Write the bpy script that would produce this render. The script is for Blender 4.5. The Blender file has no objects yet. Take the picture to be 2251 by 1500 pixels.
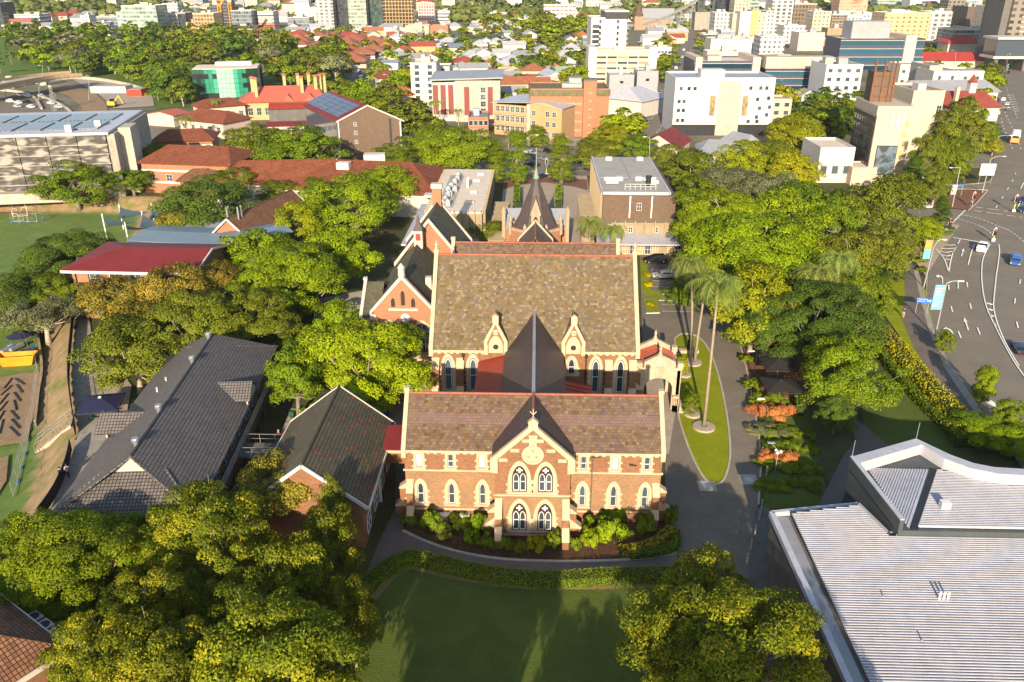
import bpy, math, random
import numpy as np
from mathutils import Vector, Matrix
from mathutils.geometry import tessellate_polygon
S = bpy.context.scene; COL = S.collection
rad = math.radians
random.seed(7)
# ---------------------------------------------------------------- camera
F, TH, YAW, HC = 1800.0, 24.2, 1.7, 50.0          # focal length in photo pixels, pitch, yaw, height
cd = bpy.data.cameras.new('camera'); cam = bpy.data.objects.new('camera', cd); COL.objects.link(cam)
cam.location = (0, 0, HC); cam.rotation_euler = (rad(90-TH), 0, rad(YAW))
cd.sensor_width = 36; cd.lens = F/2251*36; cd.clip_start = 1; cd.clip_end = 20000
S.camera = cam
S.render.resolution_x, S.render.resolution_y = 1024, 682
# ---------------------------------------------------------------- sky, sun, exposure
SUN_EL, SUN_AZ = 19.0, 4.5                           # elevation; light travels towards +Y, a little to +X
w = bpy.data.worlds.new("World"); S.world = w; w.use_nodes = True
nt = w.node_tree; bg = nt.nodes['Background']
sky = nt.nodes.new('ShaderNodeTexSky'); sky.sky_type = 'NISHITA'; sky.sun_disc = False
sky.sun_elevation = rad(SUN_EL); sky.sun_rotation = rad(180+SUN_AZ); sky.air_density = 1.0; sky.dust_density = 0.6
nt.links.new(sky.outputs[0], bg.inputs[0]); bg.inputs[1].default_value = 0.115
sl = bpy.data.lights.new('sun', 'SUN'); sl.energy = 5.0; sl.angle = rad(0.5); sl.color = (1.0, 0.83, 0.61)
so = bpy.data.objects.new('sun', sl); COL.objects.link(so)
so.rotation_euler = (rad(90-SUN_EL), 0, rad(-SUN_AZ)); so.location = (0, -50, 80)
S.view_settings.view_transform = 'Standard'; S.view_settings.look = 'None'
S.view_settings.exposure = 1.03; S.view_settings.gamma = 1.0; S.view_settings.use_curve_mapping = False
# ---------------------------------------------------------------- measuring: photo pixel -> place on the ground
_t, _y = rad(TH), rad(YAW)
def _rz(v): return Vector((v[0]*math.cos(_y)-v[1]*math.sin(_y), v[0]*math.sin(_y)+v[1]*math.cos(_y), v[2]))
FW, UP, RT = _rz((0, math.cos(_t), -math.sin(_t))), _rz((0, math.sin(_t), math.cos(_t))), _rz((1, 0, 0))
def ray(px, py): return FW + RT*((px-1125.5)/F) - UP*((py-750)/F)
def G(px, py, z=0.0):
 d = ray(px, py); s = (z-HC)/d.z; return Vector((d.x*s, d.y*s, z))
def RYZ(px, py, Y):
 d = ray(px, py); s = Y/d.y; return Vector((d.x*s, Y, HC+d.z*s))
def depth(p): return (Vector(p)-Vector((0, 0, HC))).dot(FW)
def PX(p):
 v = Vector(p)-Vector((0, 0, HC)); k = F/v.dot(FW); return 1125.5+k*v.dot(RT), 750-k*v.dot(UP)
# ---------------------------------------------------------------- things, parts, meshes
def tag(o, label=None, cat=None, group=None, kind=None):
 if label: o['label'] = label
 if cat: o['category'] = cat
 if group: o['group'] = group
 if kind: o['kind'] = kind
 return o
def thing(name, label, cat, loc=(0, 0, 0), rz=0.0, group=None, sc=None):
 o = bpy.data.objects.new(name, None); COL.objects.link(o); o.empty_display_size = .5
 o.location = loc; o.rotation_euler = (0, 0, rz)
 if sc: o.scale = sc
 return tag(o, label, cat, group)
def put(name, me, parent=None, loc=(0, 0, 0), rz=0.0, sc=None, mat=None):
 o = bpy.data.objects.new(name, me); COL.objects.link(o); o.location = loc; o.rotation_euler = (0, 0, rz)
 if sc: o.scale = sc
 if parent: o.parent = parent
 if mat:
  o.material_slots[0].link = 'OBJECT'; o.material_slots[0].material = mat
 return o
def dup(o, parent=None):
 c = o.copy(); COL.objects.link(c); c.parent = parent
 for ch in o.children: dup(ch, c)
 return c
class MB:
 def __init__(s): s.v = []; s.f = []; s.m = []; s.mi = 0
 def face(s, pts):
  b = len(s.v); s.v += [tuple(p) for p in pts]; s.f.append(tuple(range(b, b+len(pts)))); s.m.append(s.mi)
 def quads(s, vs, fs):
  b = len(s.v); s.v += [tuple(p) for p in vs]
  for f in fs: s.f.append(tuple(i+b for i in f)); s.m.append(s.mi)
 def box(s, x0, x1, y0, y1, z0, z1):
  s.quads([(x0,y0,z0),(x1,y0,z0),(x1,y1,z0),(x0,y1,z0),(x0,y0,z1),(x1,y0,z1),(x1,y1,z1),(x0,y1,z1)],
    [(3,2,1,0),(4,5,6,7),(0,1,5,4),(1,2,6,5),(2,3,7,6),(3,0,4,7)])
 def obox(s, c, a, hl, hw, z0, z1):               # box turned by angle a about z
  ca, sa = math.cos(a), math.sin(a)
  P = [(c[0]+x*ca-y*sa, c[1]+x*sa+y*ca) for x, y in ((-hl,-hw),(hl,-hw),(hl,hw),(-hl,hw))]
  s.prism(P, z0, z1)
 def bar(s, p, q, w, h=None):                     # square bar between two points
  p, q = Vector(p), Vector(q); h = h or w; d = (q-p)
  if d.length < 1e-6: return
  d.normalize(); u = d.cross(Vector((0,0,1)))
  u = Vector((1,0,0)) if u.length < 1e-3 else u.normalized(); n = u.cross(d)
  a = [u*(-w/2)+n*(-h/2), u*(w/2)+n*(-h/2), u*(w/2)+n*(h/2), u*(-w/2)+n*(h/2)]
  s.quads([p+i for i in a]+[q+i for i in a], [(3,2,1,0),(4,5,6,7),(0,1,5,4),(1,2,6,5),(2,3,7,6),(3,0,4,7)])
 def prism(s, P, z0, z1):                         # polygon in plan, extruded up
  n = len(P); area = sum(P[i][0]*P[(i+1)%n][1]-P[(i+1)%n][0]*P[i][1] for i in range(n))
  if area < 0: P = P[::-1]
  b = [(p[0], p[1], z0) for p in P]; t = [(p[0], p[1], z1) for p in P]
  s.ngon(t); s.ngon(b[::-1])
  for i in range(n): j = (i+1) % n; s.face([b[i], b[j], t[j], t[i]])
 def ngon(s, pts):
  if len(pts) <= 4: return s.face(pts)
  for tri in tessellate_polygon([[Vector(p) for p in pts]]):
   t = [Vector(pts[i]) for i in tri]
   s.face(t)
 def extr(s, P, y0, y1):                          # polygon in XZ, extruded along Y
  f = [(p[0], y0, p[1]) for p in P]; k = [(p[0], y1, p[1]) for p in P]; n = len(P)
  s.ngon(f); s.ngon(k[::-1])
  for i in range(n): j = (i+1) % n; s.face([f[j], f[i], k[i], k[j]])
 def extx(s, P, x0, x1):                          # polygon in YZ, extruded along X
  f = [(x0, p[0], p[1]) for p in P]; k = [(x1, p[0], p[1]) for p in P]; n = len(P)
  s.ngon(f[::-1]); s.ngon(k)
  for i in range(n): j = (i+1) % n; s.face([f[i], f[j], k[j], k[i]])
 def ring(s, A, B, y0, y1):                       # band between two outlines (XZ) of equal count
  n = len(A)
  for i in range(n):
   j = (i+1) % n
   a0,a1,b0,b1 = [(A[i][0],y0,A[i][1]),(A[j][0],y0,A[j][1]),(B[i][0],y0,B[i][1]),(B[j][0],y0,B[j][1])]
   s.face([a0,a1,b1,b0])
   s.face([b0,b1,(b1[0],y1,b1[2]),(b0[0],y1,b0[2])]); s.face([a1,a0,(a0[0],y1,a0[2]),(a1[0],y1,a1[2])])
 def tube(s, pts, rs, n=6, cap=True):
  pts = [Vector(p) for p in pts]; b0 = len(s.v); k = len(pts)
  for i, p in enumerate(pts):
   d = (pts[min(i+1,k-1)]-pts[max(i-1,0)]).normalized()
   u = d.cross(Vector((0,0,1))); u = Vector((1,0,0)) if u.length < 1e-3 else u.normalized(); v = u.cross(d)
   r = rs[i] if hasattr(rs, '__len__') else rs
   for j in range(n):
    a = 2*math.pi*j/n; s.v.append(tuple(p+u*(r*math.cos(a))+v*(r*math.sin(a))))
  for i in range(k-1):
   for j in range(n):
    a = b0+i*n+j; b = b0+i*n+(j+1) % n; s.f.append((a, b, b+n, a+n)); s.m.append(s.mi)
  if cap:
   s.f.append(tuple(b0+(k-1)*n+j for j in range(n))); s.m.append(s.mi)
   s.f.append(tuple(b0+j for j in range(n))[::-1]); s.m.append(s.mi)
 def lathe(s, prof, c=(0,0,0), n=12, a0=0.0):
  b0 = len(s.v)
  for r, z in prof:
   for j in range(n):
    a = 2*math.pi*j/n+a0; s.v.append((c[0]+r*math.cos(a), c[1]+r*math.sin(a), c[2]+z))
  for i in range(len(prof)-1):
   for j in range(n):
    a = b0+i*n+j; b = b0+i*n+(j+1) % n; s.f.append((a,b,b+n,a+n)); s.m.append(s.mi)
  s.f.append(tuple(b0+(len(prof)-1)*n+j for j in range(n))); s.m.append(s.mi)
 def mesh(s, name, mats, smooth=False):
  me = bpy.data.meshes.new(name); me.from_pydata(s.v, [], s.f); me.update()
  for m in (mats if isinstance(mats, (list, tuple)) else [mats]): me.materials.append(m)
  if any(s.m): me.polygons.foreach_set('material_index', s.m)
  if smooth: me.polygons.foreach_set('use_smooth', [True]*len(me.polygons))
  uv = me.uv_layers.new(name='uv').data; Z = Vector((0,0,1))
  for p in me.polygons:                        # metres along the face: bricks lie level, tiles follow the slope
   n = p.normal
   u = Z.cross(n); u = Vector((1,0,0)) if u.length < .05 else u.normalized(); v = n.cross(u)
   for li in p.loop_indices:
    co = me.vertices[me.loops[li].vertex_index].co; uv[li].uv = (co.dot(u), co.dot(v))
  return me
 def build(s, name, mats, parent=None, loc=(0,0,0), rz=0.0, smooth=False):
  return put(name, s.mesh(name, mats, smooth), parent, loc, rz)
def Bx(*a):
 m = MB(); m.box(*a); return m
# ---------------------------------------------------------------- materials (all procedural)
def nodes(name):
 m = bpy.data.materials.new(name); m.use_nodes = True; t = m.node_tree
 return m, t, t.nodes['Principled BSDF'], t.links.new
def N(t, k, **kw):
 n = t.nodes.new(k)
 for a, b in kw.items(): setattr(n, a, b)
 return n
def rgb(c): return (c[0], c[1], c[2], 1)
def hsvjit(t, L, col, amt, obj):                     # small change of tone from one copy to the next
 oi = N(t, 'ShaderNodeObjectInfo'); h = N(t, 'ShaderNodeHueSaturation')
 mr = N(t, 'ShaderNodeMapRange'); mr.inputs[3].default_value = 1-amt; mr.inputs[4].default_value = 1+amt
 L(oi.outputs['Random'], mr.inputs[0]); L(mr.outputs[0], h.inputs['Value'])
 mr2 = N(t, 'ShaderNodeMapRange'); mr2.inputs[3].default_value = .5-obj; mr2.inputs[4].default_value = .5+obj
 m2 = N(t, 'ShaderNodeMath', operation='FRACT'); m1 = N(t, 'ShaderNodeMath', operation='MULTIPLY'); m1.inputs[1].default_value = 7.31
 L(oi.outputs['Random'], m1.inputs[0]); L(m1.outputs[0], m2.inputs[0]); L(m2.outputs[0], mr2.inputs[0]); L(mr2.outputs[0], h.inputs['Hue'])
 L(col, h.inputs['Color']); return h.outputs[0]
KV = .80
def plain(name, c, rough=.75, metal=0.0, amt=.18, sc=.6, bump=0.0, bsc=20, spec=.3, stain=0.0):
 c = [x*KV for x in c]
 m, t, b, L = nodes(name); tc = N(t, 'ShaderNodeTexCoord')
 n = N(t, 'ShaderNodeTexNoise'); n.inputs['Scale'].default_value = sc; n.inputs['Detail'].default_value = 5; n.inputs['Roughness'].default_value = .65
 L(tc.outputs['Object'], n.inputs['Vector'])
 r = N(t, 'ShaderNodeValToRGB'); e = r.color_ramp.elements
 e[0].position = .3; e[1].position = .7
 e[0].color = rgb([x*(1-amt) for x in c]); e[1].color = rgb([min(1, x*(1+amt)) for x in c])
 L(n.outputs['Fac'], r.inputs[0]); out = r.outputs[0]
 if stain:                                        # streaks of grime running down
  mp = N(t, 'ShaderNodeMapping'); mp.inputs['Scale'].default_value = (1.3, 1.3, .12); L(tc.outputs['Object'], mp.inputs[0])
  n2 = N(t, 'ShaderNodeTexNoise'); n2.inputs['Scale'].default_value = 1.1; n2.inputs['Detail'].default_value = 4; L(mp.outputs[0], n2.inputs['Vector'])
  r2 = N(t, 'ShaderNodeValToRGB'); r2.color_ramp.elements[0].position = .45; r2.color_ramp.elements[1].position = .75
  r2.color_ramp.elements[0].color = (0,0,0,1); r2.color_ramp.elements[1].color = (stain,)*3+(1,)
  L(n2.outputs['Fac'], r2.inputs[0]); mx = N(t, 'ShaderNodeMix', data_type='RGBA')
  L(r2.outputs[0], mx.inputs[0]); L(out, mx.inputs[6]); mx.inputs[7].default_value = rgb([x*.45 for x in c]); out = mx.outputs[2]
 L(out, b.inputs['Base Color']); b.inputs['Roughness'].default_value = rough; b.inputs['Metallic'].default_value = metal
 b.inputs['Specular IOR Level'].default_value = spec
 if bump:
  n3 = N(t, 'ShaderNodeTexNoise'); n3.inputs['Scale'].default_value = bsc; n3.inputs['Detail'].default_value = 4; L(tc.outputs['Object'], n3.inputs['Vector'])
  bp = N(t, 'ShaderNodeBump'); bp.inputs['Strength'].default_value = bump; bp.inputs['Distance'].default_value = .1
  L(n3.outputs['Fac'], bp.inputs['Height']); L(bp.outputs[0], b.inputs['Normal'])
 return m
def tiled(name, cols, bw, bh, mortar=None, msz=.01, off=.5, rough=.8, big=.25, bump=.35, spec=.25, band=None, contrast=1.0):
 """bricks, slates and tiles: each piece takes a tone of its own from cols"""
 cols = [[x*KV for x in c] for c in cols]; mortar = mortar and [x*KV for x in mortar]
 m, t, b, L = nodes(name); uv = N(t, 'ShaderNodeUVMap'); uv.uv_map = 'uv'
 k = N(t, 'ShaderNodeTexBrick'); k.offset = off; k.inputs['Scale'].default_value = 1
 k.inputs['Brick Width'].default_value = bw; k.inputs['Row Height'].default_value = bh
 k.inputs['Mortar Size'].default_value = msz; k.inputs['Mortar Smooth'].default_value = .3
 k.inputs['Color1'].default_value = (0,0,0,1); k.inputs['Color2'].default_value = (1,1,1,1); k.inputs['Mortar'].default_value = (.5,.5,.5,1)
 L(uv.outputs[0], k.inputs['Vector'])
 r = N(t, 'ShaderNodeValToRGB'); cr = r.color_ramp
 while len(cr.elements) < len(cols): cr.elements.new(.5)
 for i, c in enumerate(cols): cr.elements[i].position = i/(max(1, len(cols)-1)); cr.elements[i].color = rgb(c)
 cr.interpolation = 'LINEAR'
 L(k.outputs['Color'], r.inputs[0]); out = r.outputs[0]
 n = N(t, 'ShaderNodeTexNoise'); n.inputs['Scale'].default_value = .35; n.inputs['Detail'].default_value = 6; n.inputs['Roughness'].default_value = .7
 L(uv.outputs[0], n.inputs['Vector'])
 mr = N(t, 'ShaderNodeMapRange'); mr.inputs[1].default_value = .3; mr.inputs[2].default_value = .7; mr.inputs[3].default_value = 1-big; mr.inputs[4].default_value = 1+big
 L(n.outputs['Fac'], mr.inputs[0])
 mu = N(t, 'ShaderNodeMix', data_type='RGBA', blend_type='MULTIPLY'); mu.inputs[0].default_value = 1
 L(out, mu.inputs[6]); L(mr.outputs[0], mu.inputs[7]); out = mu.outputs[2]
 if band:                                         # courses laid in another slate
  lo, hi, bc = band; sp = N(t, 'ShaderNodeSeparateXYZ'); L(uv.outputs[0], sp.inputs[0])
  a = N(t, 'ShaderNodeMath', operation='COMPARE'); a.inputs[1].default_value = (lo+hi)/2; a.inputs[2].default_value = (hi-lo)/2
  L(sp.outputs[1], a.inputs[0]); f = N(t, 'ShaderNodeMath', operation='MULTIPLY'); f.inputs[1].default_value = .55; L(a.outputs[0], f.inputs[0])
  mb = N(t, 'ShaderNodeMix', data_type='RGBA'); L(f.outputs[0], mb.inputs[0]); L(out, mb.inputs[6]); mb.inputs[7].default_value = rgb(bc); out = mb.outputs[2]
 mm = N(t, 'ShaderNodeMix', data_type='RGBA'); L(k.outputs['Fac'], mm.inputs[0]); L(out, mm.inputs[6])
 mc = mortar or [x*.4 for x in cols[0]]; mm.inputs[7].default_value = rgb(mc)
 L(mm.outputs[2], b.inputs['Base Color']); b.inputs['Roughness'].default_value = rough; b.inputs['Specular IOR Level'].default_value = spec
 if bump:
  iv = N(t, 'ShaderNodeMath', operation='SUBTRACT'); iv.inputs[0].default_value = 1; L(k.outputs['Fac'], iv.inputs[1])
  ad = N(t, 'ShaderNodeMath', operation='ADD'); L(iv.outputs[0], ad.inputs[0]); sc = N(t, 'ShaderNodeMath', operation='MULTIPLY'); sc.inputs[1].default_value = .6
  L(k.outputs['Color'], sc.inputs[0]); L(sc.outputs[0], ad.inputs[1])
  bp = N(t, 'ShaderNodeBump'); bp.inputs['Strength'].default_value = bump; bp.inputs['Distance'].default_value = .03
  L(ad.outputs[0], bp.inputs['Height']); L(bp.outputs[0], b.inputs['Normal'])
 return m
def facade(name, wall, glass, fw, fh, wx=(.15,.85), wz=(.3,.8), gl2=None, wall2=None, rough=.15):
 """far walls: a grid of windows, each pane its own tone"""
 wall = [x*KV for x in wall]; m, t, b, L = nodes(name); uv = N(t, 'ShaderNodeUVMap'); uv.uv_map = 'uv'; sp = N(t, 'ShaderNodeSeparateXYZ'); L(uv.outputs[0], sp.inputs[0])
 def M(op, a, v):
  n = N(t, 'ShaderNodeMath', operation=op)
  if hasattr(a, 'links'): L(a, n.inputs[0])
  else: n.inputs[0].default_value = a
  if hasattr(v, 'links'): L(v, n.inputs[1])
  else: n.inputs[1].default_value = v
  return n.outputs[0]
 def cell(o, sz, lo, hi):
  q = M('DIVIDE', o, sz); fr = M('FRACT', q, 0); return M('MULTIPLY', M('GREATER_THAN', fr, lo), M('LESS_THAN', fr, hi)), M('FLOOR', q, 0)
 a, ia = cell(sp.outputs[0], fw, *wx); c, ic = cell(sp.outputs[1], fh, *wz)
 ge = N(t, 'ShaderNodeNewGeometry'); sg = N(t, 'ShaderNodeSeparateXYZ'); L(ge.outputs['Normal'], sg.inputs[0])
 side = M('LESS_THAN', sg.outputs[2], .5)
 fac = M('MULTIPLY', M('MULTIPLY', a, c), side)
 cb = N(t, 'ShaderNodeCombineXYZ'); L(ia, cb.inputs[0]); L(ic, cb.inputs[1])
 wn = N(t, 'ShaderNodeTexWhiteNoise'); wn.noise_dimensions = '2D'; L(cb.outputs[0], wn.inputs['Vector'])
 g = N(t, 'ShaderNodeMix', data_type='RGBA'); L(wn.outputs['Value'], g.inputs[0]); g.inputs[6].default_value = rgb(glass); g.inputs[7].default_value = rgb(gl2 or [x*3+.02 for x in glass])
 n = N(t, 'ShaderNodeTexNoise'); n.inputs['Scale'].default_value = .15; n.inputs['Detail'].default_value = 5; L(uv.outputs[0], n.inputs['Vector'])
 wr = N(t, 'ShaderNodeValToRGB'); wr.color_ramp.elements[0].position = .35; wr.color_ramp.elements[1].position = .65
 wr.color_ramp.elements[0].color = rgb([x*.88 for x in wall]); wr.color_ramp.elements[1].color = rgb(wall); L(n.outputs['Fac'], wr.inputs[0])
 wc = wr.outputs[0]
 if wall2:
  z2 = N(t, 'ShaderNodeMix', data_type='RGBA'); L(M('MULTIPLY', c, side), z2.inputs[0]); L(wc, z2.inputs[6]); z2.inputs[7].default_value = rgb(wall2); wc = z2.outputs[2]
 mx = N(t, 'ShaderNodeMix', data_type='RGBA'); L(fac, mx.inputs[0]); L(wc, mx.inputs[6]); L(g.outputs[2], mx.inputs[7])
 L(mx.outputs[2], b.inputs['Base Color'])
 ro = N(t, 'ShaderNodeMapRange'); L(fac, ro.inputs[0]); ro.inputs[3].default_value = .8; ro.inputs[4].default_value = rough; L(ro.outputs[0], b.inputs['Roughness'])
 b.inputs['Specular IOR Level'].default_value = .4
 return m
def foliage(name, dark, light, accent=None, trans=.35, jit=.16, hue=.012):
 m, t, b, L = nodes(name); at = N(t, 'ShaderNodeAttribute'); at.attribute_name = 'tint'
 r = N(t, 'ShaderNodeValToRGB'); cr = r.color_ramp; cr.elements[0].color = rgb(dark); cr.elements[1].color = rgb(light)
 cr.elements[0].position = 0; cr.elements[1].position = .8
 if accent: cr.elements[1].position = .64; e = cr.elements.new(.83); e.color = rgb(accent)
 L(at.outputs['Fac'], r.inputs[0]); col = hsvjit(t, L, r.outputs[0], jit, hue)
 L(col, b.inputs['Base Color']); b.inputs['Roughness'].default_value = .6; b.inputs['Specular IOR Level'].default_value = .12
 tr = N(t, 'ShaderNodeBsdfTranslucent'); hs = N(t, 'ShaderNodeHueSaturation'); hs.inputs['Hue'].default_value = .49; hs.inputs['Saturation'].default_value = 1.1; hs.inputs['Value'].default_value = 1.3
 L(col, hs.inputs['Color']); L(hs.outputs[0], tr.inputs[0])
 mx = N(t, 'ShaderNodeMixShader'); mx.inputs[0].default_value = trans
 L(b.outputs[0], mx.inputs[1]); L(tr.outputs[0], mx.inputs[2]); L(mx.outputs[0], t.nodes['Material Output'].inputs[0])
 return m
def ground(name, cols, sc, rough=.95, sc2=None, bump=.0, spec=.15):
 m, t, b, L = nodes(name); tc = N(t, 'ShaderNodeTexCoord')
 n = N(t, 'ShaderNodeTexNoise'); n.inputs['Scale'].default_value = sc; n.inputs['Detail'].default_value = 9; n.inputs['Roughness'].default_value = .68; L(tc.outputs['Object'], n.inputs['Vector'])
 r = N(t, 'ShaderNodeValToRGB'); cr = r.color_ramp
 while len(cr.elements) < len(cols): cr.elements.new(.5)
 for i, c in enumerate(cols): cr.elements[i].position = .28+.44*i/max(1, len(cols)-1); cr.elements[i].color = rgb(c)
 L(n.outputs['Fac'], r.inputs[0]); out = r.outputs[0]
 n2 = N(t, 'ShaderNodeTexNoise'); n2.inputs['Scale'].default_value = sc2 or sc*14; n2.inputs['Detail'].default_value = 3; L(tc.outputs['Object'], n2.inputs['Vector'])
 mr = N(t, 'ShaderNodeMapRange'); mr.inputs[1].default_value = .3; mr.inputs[2].default_value = .7; mr.inputs[3].default_value = .82; mr.inputs[4].default_value = 1.18; L(n2.outputs['Fac'], mr.inputs[0])
 mu = N(t, 'ShaderNodeMix', data_type='RGBA', blend_type='MULTIPLY'); mu.inputs[0].default_value = 1; L(out, mu.inputs[6]); L(mr.outputs[0], mu.inputs[7])
 L(mu.outputs[2], b.inputs['Base Color']); b.inputs['Roughness'].default_value = rough; b.inputs['Specular IOR Level'].default_value = spec
 if bump:
  bp = N(t, 'ShaderNodeBump'); bp.inputs['Strength'].default_value = bump; bp.inputs['Distance'].default_value = .2; L(n2.outputs['Fac'], bp.inputs['Height']); L(bp.outputs[0], b.inputs['Normal'])
 return m
def glassy(name, c, rough=.08):
 m, t, b, L = nodes(name); oi = N(t, 'ShaderNodeObjectInfo'); r = N(t, 'ShaderNodeValToRGB')
 r.color_ramp.elements[0].color = rgb([x*.5 for x in c]); r.color_ramp.elements[1].color = rgb([x*1.7 for x in c]); L(oi.outputs['Random'], r.inputs[0])
 L(r.outputs[0], b.inputs['Base Color']); b.inputs['Roughness'].default_value = rough; b.inputs['Specular IOR Level'].default_value = .6
 return m
def paint(name, c, rough=.35):
 m, t, b, L = nodes(name); b.inputs['Base Color'].default_value = rgb(c); b.inputs['Roughness'].default_value = rough; b.inputs['Coat Weight'].default_value = .4; b.inputs['Coat Roughness'].default_value = .1
 return m
def emis(name, c, s):
 m, t, b, L = nodes(name); b.inputs['Base Color'].default_value = rgb(c); b.inputs['Emission Color'].default_value = rgb(c); b.inputs['Emission Strength'].default_value = s; return m

BRICK = tiled('brick_red_brown', [(.17,.062,.026),(.26,.095,.038),(.33,.128,.052),(.21,.078,.031)], .24, .085, (.32,.22,.14), .012, rough=.9, big=.22, bump=.3)
BRICK_L = tiled('brick_tan_band', [(.22,.105,.044),(.30,.15,.064),(.36,.185,.082)], .24, .085, (.38,.28,.18), .012, rough=.9, big=.18, bump=.3)
BRICK_O = tiled('brick_orange', [(.33,.125,.055),(.40,.16,.072),(.28,.105,.045)], .24, .085, (.45,.30,.2), .012, rough=.9, big=.12, bump=.2)
BRICK_D = tiled('brick_dark_brown', [(.10,.065,.045),(.15,.095,.065),(.19,.12,.08)], .24, .085, (.2,.15,.11), .012, rough=.9, big=.15, bump=.2)
BRICK_T = tiled('brick_tan', [(.50,.29,.12),(.58,.34,.15),(.46,.26,.11)], .24, .085, (.5,.36,.2), .012, rough=.9, big=.1, bump=.2)
CREAM = plain('cream_render', (.60,.455,.30), .85, amt=.1, sc=.9, stain=.25)
PSTONE = plain('pink_stone', (.50,.335,.225), .9, amt=.18, sc=1.5, stain=.3)
STONE = plain('pale_sandstone', (.52,.42,.29), .9, amt=.2, sc=1.6, stain=.35, bump=.2)
SLATE = tiled('mixed_slate', [(.10,.055,.035),(.16,.085,.04),(.11,.075,.07),(.19,.115,.05),(.135,.095,.09),(.20,.14,.085),(.13,.07,.035),(.21,.15,.10)], .34, .30, (.06,.045,.03), .012, rough=.75, big=.18, bump=.4, band=(8.1,9.2,(.16,.10,.09)))
SLATE_H = tiled('mossy_mixed_slate', [(.12,.085,.045),(.17,.125,.055),(.15,.12,.11),(.20,.14,.055),(.18,.11,.05),(.25,.2,.14),(.15,.115,.05),(.29,.24,.165)], .34, .32, (.08,.06,.03), .012, rough=.75, big=.2, bump=.4)
SLATE_D = tiled('dark_purple_slate', [(.075,.055,.05),(.095,.07,.06),(.085,.065,.07),(.12,.085,.065)], .3, .22, (.04,.03,.03), .01, rough=.55, big=.18, bump=.3)
SLATE_G = tiled('grey_green_slate', [(.075,.072,.045),(.105,.098,.06),(.13,.12,.075),(.09,.085,.06)], .36, .30, (.04,.04,.03), .015, rough=.8, big=.22, bump=.5)
CHAR = tiled('charcoal_tile', [(.15,.131,.12),(.21,.184,.168),(.178,.156,.142)], .33, .36, (.022,.02,.024), .035, off=0, rough=.62, big=.1, bump=1.0)
MOSS = tiled('weathered_tile_with_red', [(.10,.092,.06),(.14,.128,.08),(.12,.108,.08),(.165,.148,.095),(.13,.118,.08),(.15,.135,.092),(.125,.112,.072),(.14,.122,.08),(.42,.10,.05)], .36, .38, (.03,.03,.022), .03, rough=.8, big=.22, bump=.9)
TERRA = tiled('terracotta_tile', [(.24,.062,.026),(.31,.085,.038),(.37,.125,.06),(.20,.052,.024)], .30, .36, (.09,.035,.02), .03, rough=.85, big=.22, bump=.9)
TERRA_B = tiled('brown_terracotta_tile', [(.20,.10,.05),(.28,.13,.065),(.34,.17,.09),(.16,.085,.05)], .30, .36, (.06,.03,.02), .035, off=0, rough=.85, big=.22, bump=1.0)
REDCAP = plain('red_ridge_cap', (.36,.12,.075), .8, amt=.25, sc=2)
MAROON = plain('maroon_metal', (.21,.024,.024), .65, amt=.16, sc=.4, stain=.25)
REDMET = plain('red_metal', (.36,.055,.035), .5, amt=.1)
ROSE = plain('rose_red_roof', (.50,.13,.085), .7, amt=.12)
ORANGE_R = plain('orange_tile_far', (.5,.15,.06), .85, amt=.25, sc=1.5)
WHITE = plain('white_paint', (.72,.69,.64), .7, amt=.05, stain=.12)
OFFW = plain('off_white_render', (.66,.60,.52), .8, amt=.08, stain=.15)
TANW = plain('tan_render', (.60,.49,.365), .85, amt=.08, stain=.18)
YELW = plain('yellow_render', (.58,.40,.18), .85, amt=.08)
PINKW = plain('pale_pink_render', (.68,.53,.43), .85, amt=.06)
CONC = plain('concrete', (.38,.34,.28), .9, amt=.2, stain=.35)
CONC_L = plain('pale_concrete', (.50,.44,.36), .9, amt=.16, stain=.25)
CONC_D = plain('dark_concrete', (.16,.15,.135), .9, amt=.2, stain=.3)
PANEL = plain('beige_panel', (.36,.28,.17), .85, amt=.12, stain=.2)
ROOFC = plain('cream_flat_roof', (.78,.66,.53), .85, amt=.1, sc=.4, stain=.15)
ROOFG = plain('grey_flat_roof', (.42,.39,.35), .8, amt=.12, sc=.3, stain=.2)
METAL = plain('galvanised_metal', (.55,.55,.55), .35, .75, amt=.12)
METAL_L = plain('pale_metal_sheet', (.565,.56,.605), .45, .15, amt=.1, sc=.35, stain=.25)
PVM = tiled('solar_panel', [(.028,.032,.06),(.04,.045,.08),(.033,.04,.07)], 1.05, 1.7, (.30,.30,.33), .05, off=0, rough=.22, big=.1, bump=0, spec=.6)
BLUEMET = plain('blue_grey_metal', (.20,.27,.33), .5, .1, amt=.1)
GREYMET = plain('grey_metal_roof', (.34,.35,.37), .5, .1, amt=.12)
DARKMET = plain('dark_metal', (.035,.037,.042), .45, .3, amt=.2)
CLAD = plain('slate_blue_cladding', (.085,.10,.105), .5, .1, amt=.12)
BLUECLAD = plain('navy_spandrel', (.07,.07,.11), .5, amt=.1)
WOODF = plain('dark_timber_frame', (.045,.022,.018), .6)
GLASS = glassy('window_glass', (.045,.06,.075))
GLASS_B = glassy('blue_glass', (.015,.06,.09), .06)
GLASS_G = plain('green_glass', (.02,.16,.10), .15, amt=.1, spec=.6)
SHADEF = plain('grey_blue_shade_cloth', (.05,.085,.11), .9, amt=.1)
NAVYC = plain('navy_canvas', (.02,.022,.065), .8, amt=.1)
BLACKC = plain('black_canvas', (.028,.025,.022), .85, amt=.2)
BLUEC = plain('bright_blue_cover', (.01,.07,.40), .7, amt=.1)
PLASTB = plain('blue_plastic', (.03,.14,.38), .4)
PLASTG = plain('green_plastic', (.03,.10,.05), .5)
ORANGEP = plain('orange_plastic', (.75,.16,.03), .5)
YELP = plain('yellow_paint', (.75,.48,.03), .5)
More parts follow.
